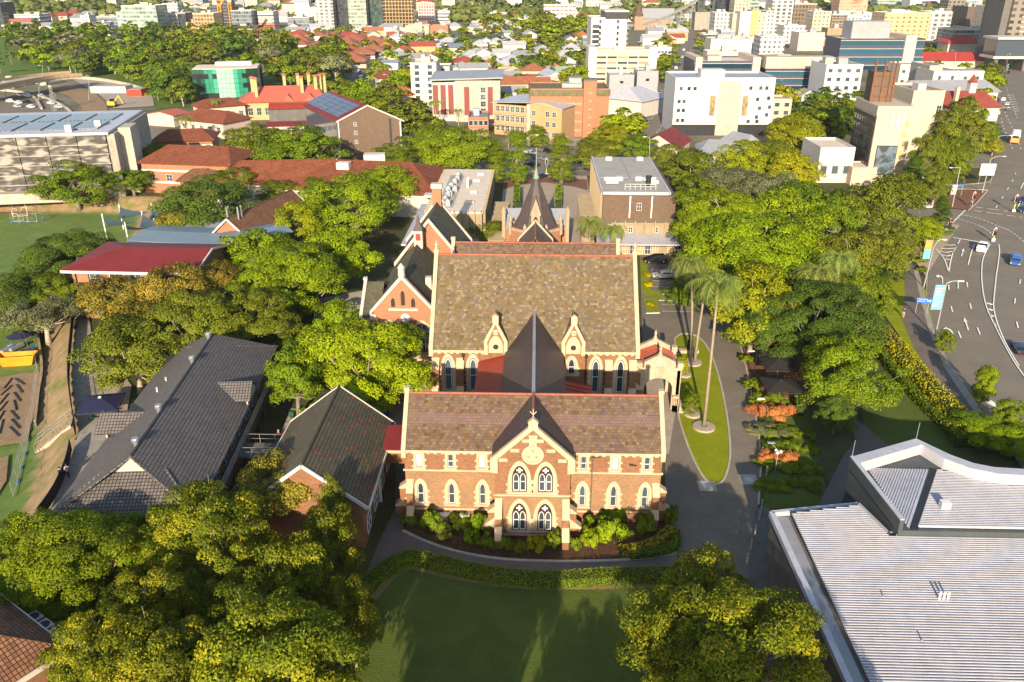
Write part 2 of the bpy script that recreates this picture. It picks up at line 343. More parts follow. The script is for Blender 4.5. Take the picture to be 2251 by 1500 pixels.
WHITEP = plain('white_gloss_paint', (.82,.80,.76), .4, amt=.04)
ROADP = plain('road_marking_paint', (.95,.92,.85), .8, amt=.22, sc=3)
GREYP = plain('grey_pole_paint', (.42,.42,.41), .5, .3, amt=.08)
BLACK = plain('black_rubber', (.012,.012,.013), .7)
RED_L = emis('red_signal_lamp', (1,.03,.02), 2.0)
GRN_L = emis('green_signal_lamp', (.05,1,.4), 2.0)
TIMBER = plain('pale_timber', (.45,.32,.18), .8, amt=.2)
MULCH = ground('mulch', [(.05,.028,.016),(.10,.055,.03),(.15,.09,.05)], 2.0, bump=.6)
ASPH = ground('asphalt', [(.15,.126,.096),(.18,.152,.118),(.21,.178,.14)], .25, sc2=9)
ASPH_W = ground('worn_road_asphalt', [(.155,.133,.106),(.185,.16,.128),(.215,.186,.15)], .14, sc2=7)
PATHM = ground('path_asphalt', [(.12,.10,.085),(.145,.122,.105),(.17,.143,.122)], .4, sc2=8)
PAVE = ground('concrete_paving', [(.30,.25,.20),(.36,.30,.24),(.41,.345,.275)], .5, sc2=6)
BRPAVE = tiled('brick_paving', [(.20,.085,.045),(.27,.12,.065),(.23,.10,.06)], .24, .12, (.15,.09,.06), .012, rough=.9, big=.15, bump=.2)
LAWN = ground('lawn', [(.17,.20,.006),(.21,.24,.007),(.26,.27,.012)], .35, sc2=10, bump=.5)
LAWN_D = ground('clipped_dark_lawn', [(.065,.095,.018),(.085,.115,.02),(.108,.135,.028)], .3, sc2=10, bump=.5)
TURF = ground('sports_turf', [(.075,.13,.02),(.095,.16,.022),(.125,.18,.03)], .12, sc2=8, bump=.3)
def bank_mat():
 m, t, b, L = nodes('bank_and_turf'); ge = N(t, 'ShaderNodeNewGeometry'); sp = N(t, 'ShaderNodeSeparateXYZ'); L(ge.outputs['Position'], sp.inputs[0]); n = N(t, 'ShaderNodeTexNoise'); n.inputs['Scale'].default_value = .45; n.inputs['Detail'].default_value = 8; n.inputs['Roughness'].default_value = .7; L(ge.outputs['Position'], n.inputs['Vector'])
 def ramp(cols):
  r = N(t, 'ShaderNodeValToRGB'); cr = r.color_ramp
  while len(cr.elements) < len(cols): cr.elements.new(.5)
  for i, c in enumerate(cols): cr.elements[i].position = .3+.4*i/(len(cols)-1); cr.elements[i].color = rgb(c)
  L(n.outputs['Fac'], r.inputs[0]); return r.outputs[0]
 dry = ramp([(.09,.13,.02),(.16,.15,.035),(.25,.165,.085),(.30,.205,.11),(.12,.14,.03)]); tf = ramp([(.07,.12,.018),(.095,.16,.02),(.13,.185,.03)])
 ad = N(t, 'ShaderNodeMath', operation='MULTIPLY_ADD'); L(n.outputs['Fac'], ad.inputs[0]); ad.inputs[1].default_value = .5; L(sp.outputs[2], ad.inputs[2]); mr = N(t, 'ShaderNodeMapRange'); mr.inputs[1].default_value = -2.72; mr.inputs[2].default_value = -2.45; L(ad.outputs[0], mr.inputs[0])
 mx = N(t, 'ShaderNodeMix', data_type='RGBA'); L(mr.outputs[0], mx.inputs[0]); L(tf, mx.inputs[6]); L(dry, mx.inputs[7]); L(mx.outputs[2], b.inputs['Base Color']); b.inputs['Roughness'].default_value = .95; return m
BANKT = bank_mat()
SOIL = ground('soil_and_litter', [(.045,.042,.02),(.07,.075,.025),(.10,.085,.042)], .25, sc2=5)
BANK = ground('dry_bank', [(.20,.125,.06),(.26,.175,.085),(.16,.15,.05),(.10,.14,.03)], .35, sc2=5, bump=.6)
DIRT = ground('bare_dirt', [(.22,.145,.08),(.28,.19,.11),(.33,.235,.14)], .4, sc2=5, bump=.5)
CITYG = ground('town_ground', [(.07,.09,.025),(.13,.125,.06),(.20,.18,.14),(.09,.12,.03)], .03, sc2=.5)
TRACK = ground('running_track', [(.30,.09,.06),(.34,.11,.075),(.37,.13,.09)], .5)
# ---------------------------------------------------------------- the setting: terrain, roads, lawns
FIELD_Z = -3.0
# top edge of the bank above the playing field (photo pixels), then round the field
_edge = [(205,560),(180,640),(162,700),(152,820),(158,890),(166,945),(150,1010),(125,1090),(85,1150),(40,1230),(-40,1330)]
_fld = [G(*p) for p in _edge] + [G(-900,1330), G(-900,432), G(-200,432), G(140,431), G(350,434), G(320,520)]
FPOLY = [(p.x, p.y) for p in _fld]
def inside(P, x, y):
 c = False; n = len(P); j = n-1
 for i in range(n):
  if (P[i][1] > y) != (P[j][1] > y) and x < (P[j][0]-P[i][0])*(y-P[i][1])/(P[j][1]-P[i][1])+P[i][0]: c = not c
  j = i
 return c
def dpoly(P, x, y):
 best = 1e9; n = len(P)
 for i in range(n):
  ax, ay = P[i]; bx, by = P[(i+1) % n]; dx, dy = bx-ax, by-ay; l = dx*dx+dy*dy
  t = max(0, min(1, ((x-ax)*dx+(y-ay)*dy)/l)) if l else 0
  d = math.hypot(x-ax-t*dx, y-ay-t*dy); best = min(best, d)
 return best
def field_h(x, y):
 if x > -30 or y > 215 or y < 20 or not inside(FPOLY, x, y): return 0.0
 t = min(1, dpoly(FPOLY, x, y)/4.6); return FIELD_Z*t*t*(3-2*t)
def hill_h(x, y):                                     # the town rises to a ring of hills far away
 d = math.hypot(x, y)
 if d < 900: return 0.0
 t = min(1, (d-900)/3800); h = 150*t*t*(3-2*t)
 return h*(.8+.25*math.sin(x*.0013+1.0)+.22*math.sin(x*.0031+y*.0007))+6*t*math.sin(x*.011+y*.004)
def terrain():
 def axis(brk):
  out = []
  for a, b, st in brk:
   k = max(1, int(round((b-a)/st))); out += [a+(b-a)*i/k for i in range(k)]
  return out+[brk[-1][1]]
 xs = axis([(-6000,-1500,300),(-1500,-300,100),(-300,-140,16),(-140,-30,1.6),(-30,300,30),(300,1500,100),(1500,6000,300)])
 ys = axis([(-400,20,60),(20,215,1.8),(215,400,18),(400,1500,60),(1500,7000,250)])
 V = []; nx = len(xs)
 for y in ys:
  for x in xs:
   h = field_h(x, y) if y < 216 else hill_h(x, y)
   V.append((x, y, h))
 Fc = [(j*nx+i, j*nx+i+1, (j+1)*nx+i+1, (j+1)*nx+i) for j in range(len(ys)-1) for i in range(nx-1)]
 me = bpy.data.meshes.new('ground'); me.from_pydata(V, [], Fc); me.materials.append(CITYG); me.materials.append(BANKT); me.materials.append(TURF); me.materials.append(SOIL)
 mi = []
 for p in me.polygons:
  c = p.center; zz = [me.vertices[i].co.z for i in p.vertices]
  if c.y < 216 and min(zz) < -.05:
   mi.append(1)
  else: mi.append(3 if (c.y < 230 and abs(c.x) < 140) else 0)
 me.polygons.foreach_set('material_index', mi); me.polygons.foreach_set('use_smooth', [True]*len(mi))
 o = bpy.data.objects.new('ground', me); COL.objects.link(o); tag(o, kind='structure')
terrain()
_lay = [0]
def sheet(name, px, m, z=None, kerb=None, world=False, h0=0.0):
 """flat sheet from an outline measured in the photo; every sheet lies a little above the one before"""
 _lay[0] += 1; z = z if z is not None else .02+.006*_lay[0]
 P = [Vector((p[0], p[1], 0)) if world else G(*p, h0) for p in px]
 mb = MB(); pts = [(p.x, p.y, z+h0) for p in P]
 area = sum(pts[i][0]*pts[(i+1) % len(pts)][1]-pts[(i+1) % len(pts)][0]*pts[i][1] for i in range(len(pts)))
 if area < 0: pts = pts[::-1]
 mb.ngon(pts)
 for i in range(len(mb.f)):                        # keep every face looking up
  f = mb.f[i]; a, b, c = [Vector(mb.v[k]) for k in f[:3]]
  if (b-a).cross(c-a).z < 0: mb.f[i] = f[::-1]
 o = mb.build(name, m); tag(o, kind='structure')
 return o
def ribbon_pts(pts, w):
 L_, R_ = [], []
 for i, p in enumerate(pts):
  a = pts[max(0, i-1)]; b = pts[min(len(pts)-1, i+1)]; d = Vector((b[0]-a[0], b[1]-a[1], 0)).normalized()
  n = Vector((-d.y, d.x, 0)); L_.append(Vector((p[0], p[1], 0))+n*w/2); R_.append(Vector((p[0], p[1], 0))-n*w/2)
 return L_, R_
def smooth(pts, k=4):                                 # Catmull-Rom through the points
 out = []; P = [Vector(p) for p in pts]
 for i in range(len(P)-1):
  p0, p1, p2, p3 = P[max(0,i-1)], P[i], P[i+1], P[min(len(P)-1,i+2)]
  for j in range(k):
   t = j/k; out.append(.5*((2*p1)+(p2-p0)*t+(2*p0-5*p1+4*p2-p3)*t*t+(3*p1-p0-3*p2+p3)*t**3))
 return out+[P[-1]]
def pxline(px, k=4, z=0.0): return smooth([G(*p, z) for p in px], k)
def strip(mb, pts, w, z0, z1):
 L_, R_ = ribbon_pts(pts, w)
 for i in range(len(pts)-1):
  a, b, c, d = L_[i], L_[i+1], R_[i+1], R_[i]
  mb.face([(d.x,d.y,z1),(c.x,c.y,z1),(b.x,b.y,z1),(a.x,a.y,z1)])
  if z1-z0 > .03:
   mb.face([(a.x,a.y,z1),(b.x,b.y,z1),(b.x,b.y,z0),(a.x,a.y,z0)]); mb.face([(c.x,c.y,z1),(d.x,d.y,z1),(d.x,d.y,z0),(c.x,c.y,z0)])
 for k_ in (0, len(pts)-1):
  a, d = L_[k_], R_[k_]; mb.face([(a.x,a.y,z1),(d.x,d.y,z1),(d.x,d.y,z0),(a.x,a.y,z0)])
def kerb(name, px, w=.28, h=.16, m=None, k=4):
 mb = MB(); strip(mb, pxline(px, k), w, -.02, h); o = mb.build(name, m or CONC_L); tag(o, kind='structure'); return o
# --- grounds of the school
sheet('path', [(700,1330),(760,1300),(800,1270),(820,1225),(838,1180),(868,1120),(872,1000),(905,1000),(905,1165),(940,1192),(1010,1214),(1100,1229),(1200,1234),(1300,1234),(1400,1229),(1460,1221),(1500,1213),(1500,1262),(1400,1262),(1250,1268),(1100,1262),(960,1240),(900,1228),(850,1255),(790,1300),(740,1345)], PATHM)
kerb('kerb', [(886,1168),(940,1193),(1010,1215),(1100,1230),(1200,1235),(1300,1235),(1400,1230),(1460,1222),(1486,1216)], .3, .13)
sheet('garden_bed', [(880,1100),(886,1168),(940,1193),(1010,1215),(1100,1230),(1200,1235),(1300,1235),(1400,1230),(1460,1222),(1486,1216),(1488,1165),(1475,1110)], MULCH)
sheet('lawn', [(770,1560),(805,1400),(822,1325),(866,1275),(905,1252),(960,1268),(1080,1290),(1200,1298),(1300,1297),(1400,1294),(1480,1296),(1520,1560)], LAWN_D)
sheet('garden_edge', [(822,1325),(866,1275),(905,1252),(960,1268),(1080,1290),(1200,1298),(1300,1297),(1400,1294),(1480,1296),(1480,1285),(1300,1286),(1200,1286),(1080,1277),(960,1254),(905,1238),(856,1262),(810,1318)], BANK)
sheet('driveway', [(1470,1245),(1462,1150),(1462,950),(1462,880),(1420,800),(1412,760),(1408,600),(1405,540),(1515,535),(1540,600),(1590,650),(1618,730),(1640,810),(1660,910),(1672,1000),(1670,1060),(1667,1110),(1655,1170),(1648,1240),(1640,1320),(1680,1560),(1480,1560),(1490,1300)], ASPH)
isl = [(1483,745),(1500,735),(1535,742),(1562,778),(1584,845),(1600,930),(1605,1000),(1596,1045),(1583,1063),(1565,1066),(1545,1048),(1525,1012),(1505,962),(1490,905),(1488,830)]
sheet('lawn', isl, LAWN)
kerb('kerb', isl+[isl[0]], .22, .15)
kerb('kerb', [(1590,650),(1618,730),(1640,810),(1660,910),(1672,1000),(1670,1060),(1667,1110)], .22, .15)
sheet('footpath', [(1648,1240),(1655,1165),(1660,1120),(1690,1110),(1725,1230),(1775,1330),(1870,1560),(1680,1560),(1640,1320)], CONC_D)
sheet('paving', [(1612,700),(1700,690),(1770,740),(1775,890),(1720,935),(1660,905),(1640,810)], BRPAVE)
sheet('garden_bed', [(1655,885),(1770,880),(1790,990),(1830,1120),(1680,1120),(1672,1000)], LAWN_D)
sheet('lawn', [(1890,840),(1980,800),(2110,960),(2090,1000),(2010,1005),(1900,960)], LAWN_D)
sheet('path', [(1862,905),(1890,930),(1960,985),(2000,1010),(1880,1060),(1840,1120),(1800,1110),(1850,1010),(1880,970)], PATHM)
# car park beds
sheet('garden_bed', [(1407,575),(1420,580),(1432,640),(1500,640),(1505,652),(1418,652),(1410,640)], LAWN)
sheet('garden_bed', [(1414,656),(1444,656),(1450,688),(1422,690)], LAWN)
sheet('lawn', [(1450,652),(1520,650),(1522,662),(1446,664)], LAWN)
kerb('kerb', [(1448,662),(1522,663)], .3, .14, WHITEP, 1); kerb('kerb', [(1420,690),(1450,689)], .3, .14, WHITEP, 1); kerb('kerb', [(1455,648),(1520,649)], .3, .14, WHITEP, 1)
# courtyard between the wings, forecourt beyond the hall, left lane
sheet('courtyard', [(700,900),(870,860),(950,800),(950,880),(1420,880),(1420,800),(1500,800),(1470,1000),(880,1000),(690,1050),(560,1090),(640,900)], PAVE)
sheet('forecourt', [(1085,560),(1100,470),(1108,400),(1180,385),(1290,385),(1300,470),(1300,560)], PAVE)
sheet('forecourt_brick', [(1105,418),(1108,396),(1180,388),(1290,396),(1292,420),(1262,412),(1200,402),(1140,408)], BRPAVE)
sheet('courtyard', [(690,660),(800,640),(830,690),(730,740),(690,720)], CONC_L)
# left: paths along the top of the bank
sheet('path', [(172,700),(195,690),(215,830),(245,880),(262,960),(230,1000),(190,1090),(150,1130),(100,1150),(150,1030),(175,950),(165,890),(160,820)], CONC)
sheet('path', [(215,800),(262,812),(290,850),(280,905),(225,905)], PAVE)
# the road junction behind, the streets into town
sheet('road', [(880,388),(960,352),(1080,322),(1130,295),(1250,300),(1380,300),(1440,330),(1500,370),(1380,390),(1300,388),(1180,388),(1090,396),(980,408)], ASPH_W)
sheet('road', [(1330,335),(1405,280),(1438,225),(1470,160),(1497,100),(1515,60),(1528,60),(1530,100),(1515,160),(1492,225),(1475,290),(1440,340)], ASPH_W)
sheet('road', [(770,215),(762,185),(770,165),(780,140),(830,125),(822,150),(812,170),(828,215),(845,240),(800,240)], ASPH_W)
sheet('forecourt', [(1120,296),(1240,300),(1300,308),(1290,322),(1180,322),(1110,312)], CONC)
sheet('courtyard', [(300,345),(400,345),(420,400),(330,412),(290,400)], PAVE)
# big road on the right
ROADL = [(2190,952),(2153,886),(2099,818),(2065,764),(2045,700),(2038,643),(2040,605),(2050,570),(2068,545),(2109,497)]
roadside = [(2400,1250)]+ROADL+[(2050,480),(1990,486),(1900,492),(1900,440),(2030,452),(2092,461),(2129,465),(2149,447),(2173,419),(2109,416),(2040,424),(2030,412),(2100,408),(2150,406),(2176,402),(2185,371),(2187,304),(2197,236),(2190,190),(2186,165),(2150,150),(2240,140),(2330,150),(2420,240),(2520,380),(2800,520),(2900,900),(2800,1250)]
sheet('road', roadside, ASPH_W)
kerb('kerb', ROADL, .3, .14); kerb('kerb', [(2129,465),(2149,447),(2173,419)], .4, .14, WHITEP, 1); kerb('kerb', [(2040,424),(2109,416),(2173,419)], .25, .14); kerb('kerb', [(2040,455),(2092,461),(2129,465)], .25, .14)
kerb('kerb', [(2030,410),(2100,407),(2150,404),(2176,398),(2185,371),(2187,304),(2197,236)], .3, .14)
sheet('traffic_island', [(2129,463),(2092,459),(2040,453),(2042,428),(2109,418),(2170,421),(2147,447)], BRPAVE, z=.13)
sheet('footpath', [(2075,545),(2109,497),(2050,484),(1990,490),(2000,560),(2035,610)], PAVE)
sheet('verge', [(1935,580),(1985,575),(2003,600),(2035,640),(2062,765),(2096,820),(2150,890),(2190,955),(2120,960),(2060,860),(1990,760),(1940,690)], LAWN)
sheet('footpath', [(1985,560),(2010,590),(2018,640),(2030,690),(2058,770),(2095,840),(2140,905),(2150,960),(2115,930),(2060,850),(2010,770),(1980,700),(1990,650),(1985,600),(1970,570)], PATHM)
sheet('footpath', [(2016,590),(2030,640),(2050,720),(2085,800),(2140,880),(2172,935),(2160,935),(2128,890),(2075,810),(2040,725),(2020,645),(2008,595)], CONC)
med = [(2177,545),(2166,568),(2160,591),(2158,610),(2160,635),(2164,655),(2168,667),(2181,668),(2185,640),(2188,610),(2192,575),(2194,555),(2186,540)]
sheet('median_island', med, CONC, z=.17); kerb('kerb', med+[med[0]], .35, .16, CONC_L, 2)
sheet('median_island', [(2215,490),(2230,470),(2251,440),(2300,400),(2320,420),(2270,470),(2240,492)], CONC, z=.16)
# playing field fittings
sheet('running_track', [(-60,462),(45,461),(112,456),(118,463),(60,469),(-60,474)], TRACK, h0=FIELD_Z)
sheet('bare_dirt', [(-10,835),(60,822),(92,820),(88,870),(70,930),(62,975),(-10,985)], DIRT, h0=FIELD_Z)
sheet('bare_dirt', [(-10,1015),(20,1005),(15,1060),(-10,1100)], DIRT, h0=FIELD_Z)
sheet('park_grass', [(-60,75),(300,80),(480,96),(640,112),(770,150),(765,172),(600,200),(430,236),(345,240),(330,200),(200,172),(-60,176)], TURF)
# motorway, rail cutting and works yard at top left
sheet('road', [(-40,215),(20,208),(60,212),(130,226),(165,240),(180,262),(60,265),(-40,262)], ASPH)
sheet('rail_bed', [(95,188),(160,190),(210,205),(235,232),(240,262),(190,262),(178,235),(150,212),(110,200)], DIRT)
sheet('works_yard', [(160,176),(230,180),(300,195),(335,212),(340,235),(250,240),(232,220),(205,200)], PAVE)
kerb('barrier_wall', [(-20,199),(40,204),(75,216),(92,242)], .8, 1.0); kerb('barrier_wall', [(60,206),(112,222),(150,243),(160,258)], .8, 1.0); kerb('barrier_wall', [(160,174),(228,180),(300,195),(340,213)], .6, 1.6)
sheet('bare_dirt', [(165,168),(220,173),(290,185),(338,205),(345,215),(300,196),(228,181),(160,176)], PAVE)
MARK = MB()
def mline(px, w=.14, z=.30, dash=None, k=3):
 pts = pxline(px, k) if len(px) > 2 else [G(*p) for p in px]
 w *= 1.25
 if not dash: return strip(MARK, pts, w, z, z)
 L_ = 0; on, off = dash
 for a, b in zip(pts, pts[1:]):
  d = (b-a).length; t = 0; u = (b-a)/d
  while t < d:
   e = min(d, t+on); strip(MARK, [a+u*t, a+u*e], w, z, z); t += on+off
def mpoly(px, z=.30):
 P = [G(*p) for p in px]; P = [(p.x, p.y, z) for p in P]; i0 = len(MARK.f); MARK.ngon(P)
 for i in range(i0, len(MARK.f)):
  f = MARK.f[i]; a, b, c = [Vector(MARK.v[k]) for k in f[:3]]
  if (b-a).cross(c-a).z < 0: MARK.f[i] = f[::-1]
# zones of the zoomed photo: x = 1960+X/6.818, y = 540+Y/6.818
def zz(*P): return [(1960+x/6.818, 540+y/6.818) for x, y in P]
for a, b in (((850,610),(855,690)),((885,935),(908,1022)),((992,1310),(1035,1415)),((1122,570),(1132,648)),((1165,888),(1190,975)),((1278,1255),(1320,1362)),((1926,530),(1912,598)),((1846,815),(1838,892)),((1866,1165),(1890,1260))): mline(zz(a, b), .16)
mline(zz((650,65),(745,170),(800,260),(850,420)), .16); mline(zz((985,0),(925,100),(880,260),(852,420)), .16)
for a, b, c in (((795,12),(880,15),(955,12)),((735,65),(850,70),(930,62)),((700,105),(810,125),(912,110)),((752,160),(820,182),(890,165)),((800,218),(840,235),(872,228))): mline(zz(a, b, c), .35, k=1)
mline(zz((1240,0),(1185,140),(1142,312)), .16)
mline(zz((1472,0),(1370,200),(1345,400),(1352,600),(1380,800),(1440,1010),(1560,1260),(1690,1520),(1850,1800),(2100,2150)), .14)
mline(zz((1600,0),(1612,100),(1590,300),(1560,500),(1540,700),(1525,850),(1525,950),(1560,1130),(1640,1350),(1730,1540),(1900,1830)), .14)
for a, b in (((1422,885),(1505,915)),((1445,975),(1515,1000)),((1468,1070),(1528,1090))): mline(zz(a, b), .5)
mpoly(zz((1515,1170),(1550,1190),(1580,1285)))
def arrow(P): mpoly(zz(*P))
arrow([(1032,182),(1050,184),(1070,110),(1088,118),(1076,62),(1042,100),(1058,104)])
arrow([(983,670),(1002,670),(998,572),(1016,572),(988,535),(966,572),(983,572)])
arrow([(1135,1298),(1155,1296),(1115,1165),(1130,1168),(1080,1100),(1070,1168),(1092,1168)])
arrow([(750,594),(767,594),(765,500),(740,478),(705,472),(700,458),(650,480),(700,510),(703,492),(730,495),(748,512)])
arrow([(925,1420),(945,1418),(905,1310),(865,1275),(815,1262),(815,1242),(765,1275),(820,1295),(818,1282),(860,1295),(885,1320)])
mpoly([(2163,888),(2192,903),(2196,905),(2188,897),(2186,890),(2176,884),(2174,887)])
def zc(*P): return [(1960+x/7.735, 380+y/7.735) for x, y in P]
mline(zc((1037,1125),(1400,1185),(1660,1225)), .35, k=1); mline(zc((1165,1145),(1040,1390)), .16)
mline(zc((1245,660),(1020,880)), .3, dash=(1.0,.35)); mline(zc((1425,605),(1700,640),(1970,680)), .25, dash=(1.5,.9), k=1); mline(zc((1405,668),(1750,715),(2210,780)), .25, dash=(1.5,.9), k=1)
mline(zc((1180,735),(1400,780),(1620,850),(1800,930),(1960,990),(2120,1090),(2250,1210)), .16, dash=(.8,.9)); mline(zc((1125,808),(1330,865),(1520,940),(1660,1030),(1750,1115)), .16, dash=(.8,.9))
for a, b in (((2105,20),(2100,50)),((2060,140),(2040,172)),((1985,272),(1960,310)),((1890,420),(1868,460)),((1790,578),(1765,622))): mline(zc(a, b), .16)
mline(zc((2240,190),(2190,290)), .2); mline(zc((2175,535),(2095,690)), .2)
for P in [((2244,330),(2228,290),(2205,240),(2190,190)),((2225,330),(2205,280),(2200,260)),((2236,262),(2222,225),(2210,190))]: mline(P, .16, dash=(3,5))
for i in range(8): mline([(2213+i*2.2,212+i*5),(2229+i*1.6,210+i*5)], .35)
for y in (597,608,621,634,690,675): mline([(1432,y),(1475 if y < 640 else 1520,y+1)], .1) if y < 640 else mline([(1455,y-2),(1522,y-1)], .1)
for P in [((1120,330),(1220,345),(1330,372)),((1100,360),(1200,368),(1300,380)),((1345,350),(1420,280),(1450,228),(1480,160),(1508,105)),((1392,345),(1448,288),(1478,228),(1500,160),(1520,105)),((776,215),(772,185),(785,150)),((800,225),(790,185),(798,158))]: mline(P, .16, dash=(2.5,4))
mpoly([(1490,1268),(1497,1219),(1507,1221),(1502,1268)]); mpoly([(1521,1240),(1524,1226),(1536,1227),(1534,1242)]); mpoly([(1551,1243),(1553,1229),(1563,1230),(1563,1246)])
tag(MARK.build('road_markings', ROADP), kind='structure')
# ---------------------------------------------------------------- shared shapes
def lancet(cx, z0, z1, wd, rise=1.0, n=7):           # pointed-arch outline, counter-clockwise in XZ
 a = wd/2; zs = z1-wd*rise; out = [(cx-a, z0), (cx+a, z0)]
 for i in range(n+1):                              # right arc then left
  t = i/n; out.append((cx+a*(1-t**1.7), zs+wd*rise*(1-(1-t)**1.6)))
 for i in range(1, n+1):
  t = 1-i/n; out.append((cx-a*(1-t**1.7), zs+wd*rise*(1-(1-t)**1.6)))
 return out
def slab(mb, a, b, c, d, th=.14):                     # roof slab: outer face abcd, thickness below
 a, b, c, d = map(Vector, (a, b, c, d)); n = (b-a).cross(d-a).normalized()*th
 lo = [p-n for p in (a, b, c, d)]; up = [a, b, c, d]
 mb.face(up); mb.face(lo[::-1])
 for i in range(4): j = (i+1) % 4; mb.face([lo[i], lo[j], up[j], up[i]])
def gothic_window(par, cx, z0, z1, wd, y, sur, quoin=True, double=False, surround=True, blind=False, sq=False):
 """surround > frame, pane; sits on the wall plane y facing -Y"""
 if sq: inner = [(cx-wd/2, z0), (cx+wd/2, z0), (cx+wd/2, z1), (cx-wd/2, z1)]
 else: inner = lancet(cx, z0, z1, wd)
 ow, oz = wd+2*sur, sur
 if sq: outer = [(cx-ow/2, z0-.05), (cx+ow/2, z0-.05), (cx+ow/2, z1+oz), (cx-ow/2, z1+oz)]
 else: outer = lancet(cx, z0-.05, z1+oz*1.25, ow)
 m = MB(); m.ring(outer, inner, y-.09, y+.05)
 if quoin:
  k = int((z1-z0)/.34); zt = z1-(0 if sq else wd)
  for i in range(k):
   z = z0+i*.34
   if z+.3 > zt: break
   if i % 2 == 0:
    m.box(cx-ow/2-.17, cx-ow/2+.01, y-.085, y+.05, z, z+.2); m.box(cx+ow/2-.01, cx+ow/2+.17, y-.085, y+.05, z, z+.2)
 m.box(cx-ow/2-.1, cx+ow/2+.1, y-.16, y+.05, z0-.24, z0-.053)
 wn = m.build('window', CREAM, par)
 f = MB(); t = .075
 if double:
  f.ring(inner, [(cx+(p[0]-cx)*.88, z0+.07+(p[1]-z0)*.93) for p in inner], y-.06, y+.02)
  f.build('frame', WOODF, wn); f2 = MB(); hw = wd*.2
  for s in (-1, 1):
   c = cx+s*wd*.225; o = lancet(c, z0+.12, z0+(z1-z0)*.70, hw*2)
   f2.ring(o, [(c+(p[0]-c)*.76, z0+.2+(p[1]-z0-.12)*.93) for p in o], y-.075, y+.02); f2.box(c-hw, c+hw, y-.07, y+.01, z0+(z1-z0)*.38, z0+(z1-z0)*.38+.07)
  zc = z0+(z1-z0)*.82; f2.box(cx-.28, cx+.28, y-.08, y+.01, zc-.085, zc+.085); f2.box(cx-.085, cx+.085, y-.083, y+.01, zc-.28, zc+.28)
  f2.build('sash', WHITEP, wn)
  g = MB(); g.extr(inner, y-.012, y+.01); g.build('tracery_panel', WOODF, wn)
  for s in (-1, 1):
   c = cx+s*wd*.225; g = MB(); g.extr(lancet(c, z0+.13, z0+(z1-z0)*.69, hw*1.9), y-.03, y); g.build('pane', GLASS, wn)
 else:
  f.ring(inner, [(cx+(p[0]-cx)*.86, z0+.05+(p[1]-z0)*.96) for p in inner], y-.05, y+.02); f.build('frame', WOODF, wn)
  f2 = MB(); i2 = [(cx+(p[0]-cx)*.86, z0+.05+(p[1]-z0)*.96) for p in inner]
  f2.ring(i2, [(cx+(p[0]-cx)*.72, z0+.11+(p[1]-z0)*.91) for p in inner], y-.045, y+.02)
  zm = z0+(z1-z0)*.46; f2.box(cx-wd*.4, cx+wd*.4, y-.046, y+.02, zm, zm+.07); f2.build('sash', WHITEP, wn)
  g = MB(); g.extr([(cx+(p[0]-cx)*.84, z0+.06+(p[1]-z0)*.94) for p in inner], y-.015, y+.01); g.build('pane', OFFW if blind else GLASS, wn)
 return wn
def buttress(par, x, y, w, d, steps, brick=BRICK):
 """stepped pier against the wall plane y, growing out to -Y; steps = [(z, depth), ...] from the foot"""
 b = MB(); cs = []; z = 0.0
 for (zt, dd) in steps:
  b.box(x-w/2, x+w/2, y-dd, y+.02, z, zt)
  nd = dict(zip(steps, steps[1:]+[(0, 0.02)]))[(zt, dd)][1]
  c = MB(); cs.append(c); c.extx([(y-dd-.05, zt+.002), (y-dd-.05, zt+.12), (y-nd, zt+.12+(dd-nd)*1.3), (y+.02, zt+.12+(dd-nd)*1.3), (y+.02, zt+.002)], x-w/2-.04, x+w/2+.04)
  z = zt+.06
 o = b.build('buttress', brick, par); [q.build('weathering', CREAM, o) for q in cs]; return o
def gable_parapet(par, x, y0, y1, ze, zr, w=.42, up=.45, mat=CREAM, name='parapet'):
 """coping along a gable end that runs in Y; x is its middle"""
 ym = (y0+y1)/2; m = MB()
 P = [(y0-.35, ze-.9), (y0-.35, ze+.1), (ym, zr+up), (y1+.35, ze+.1), (y1+.35, ze-.9), (y1-.1, ze-.9), (y1-.1, ze-.4), (ym, zr-.35), (y0+.1, ze-.4), (y0+.1, ze-.9)]
 for A in ([P[i] for i in (0,1,8,9)], [P[i] for i in (1,2,7,8)], [P[i] for i in (2,3,6,7)], [P[i] for i in (3,4,5,6)]): m.extx(A[::-1], x-w/2, x+w/2)
 m.box(x-w/2-.06, x+w/2+.06, ym-.3, ym+.3, zr+up-.1, zr+up+.25)
 return m.build(name, mat, par)
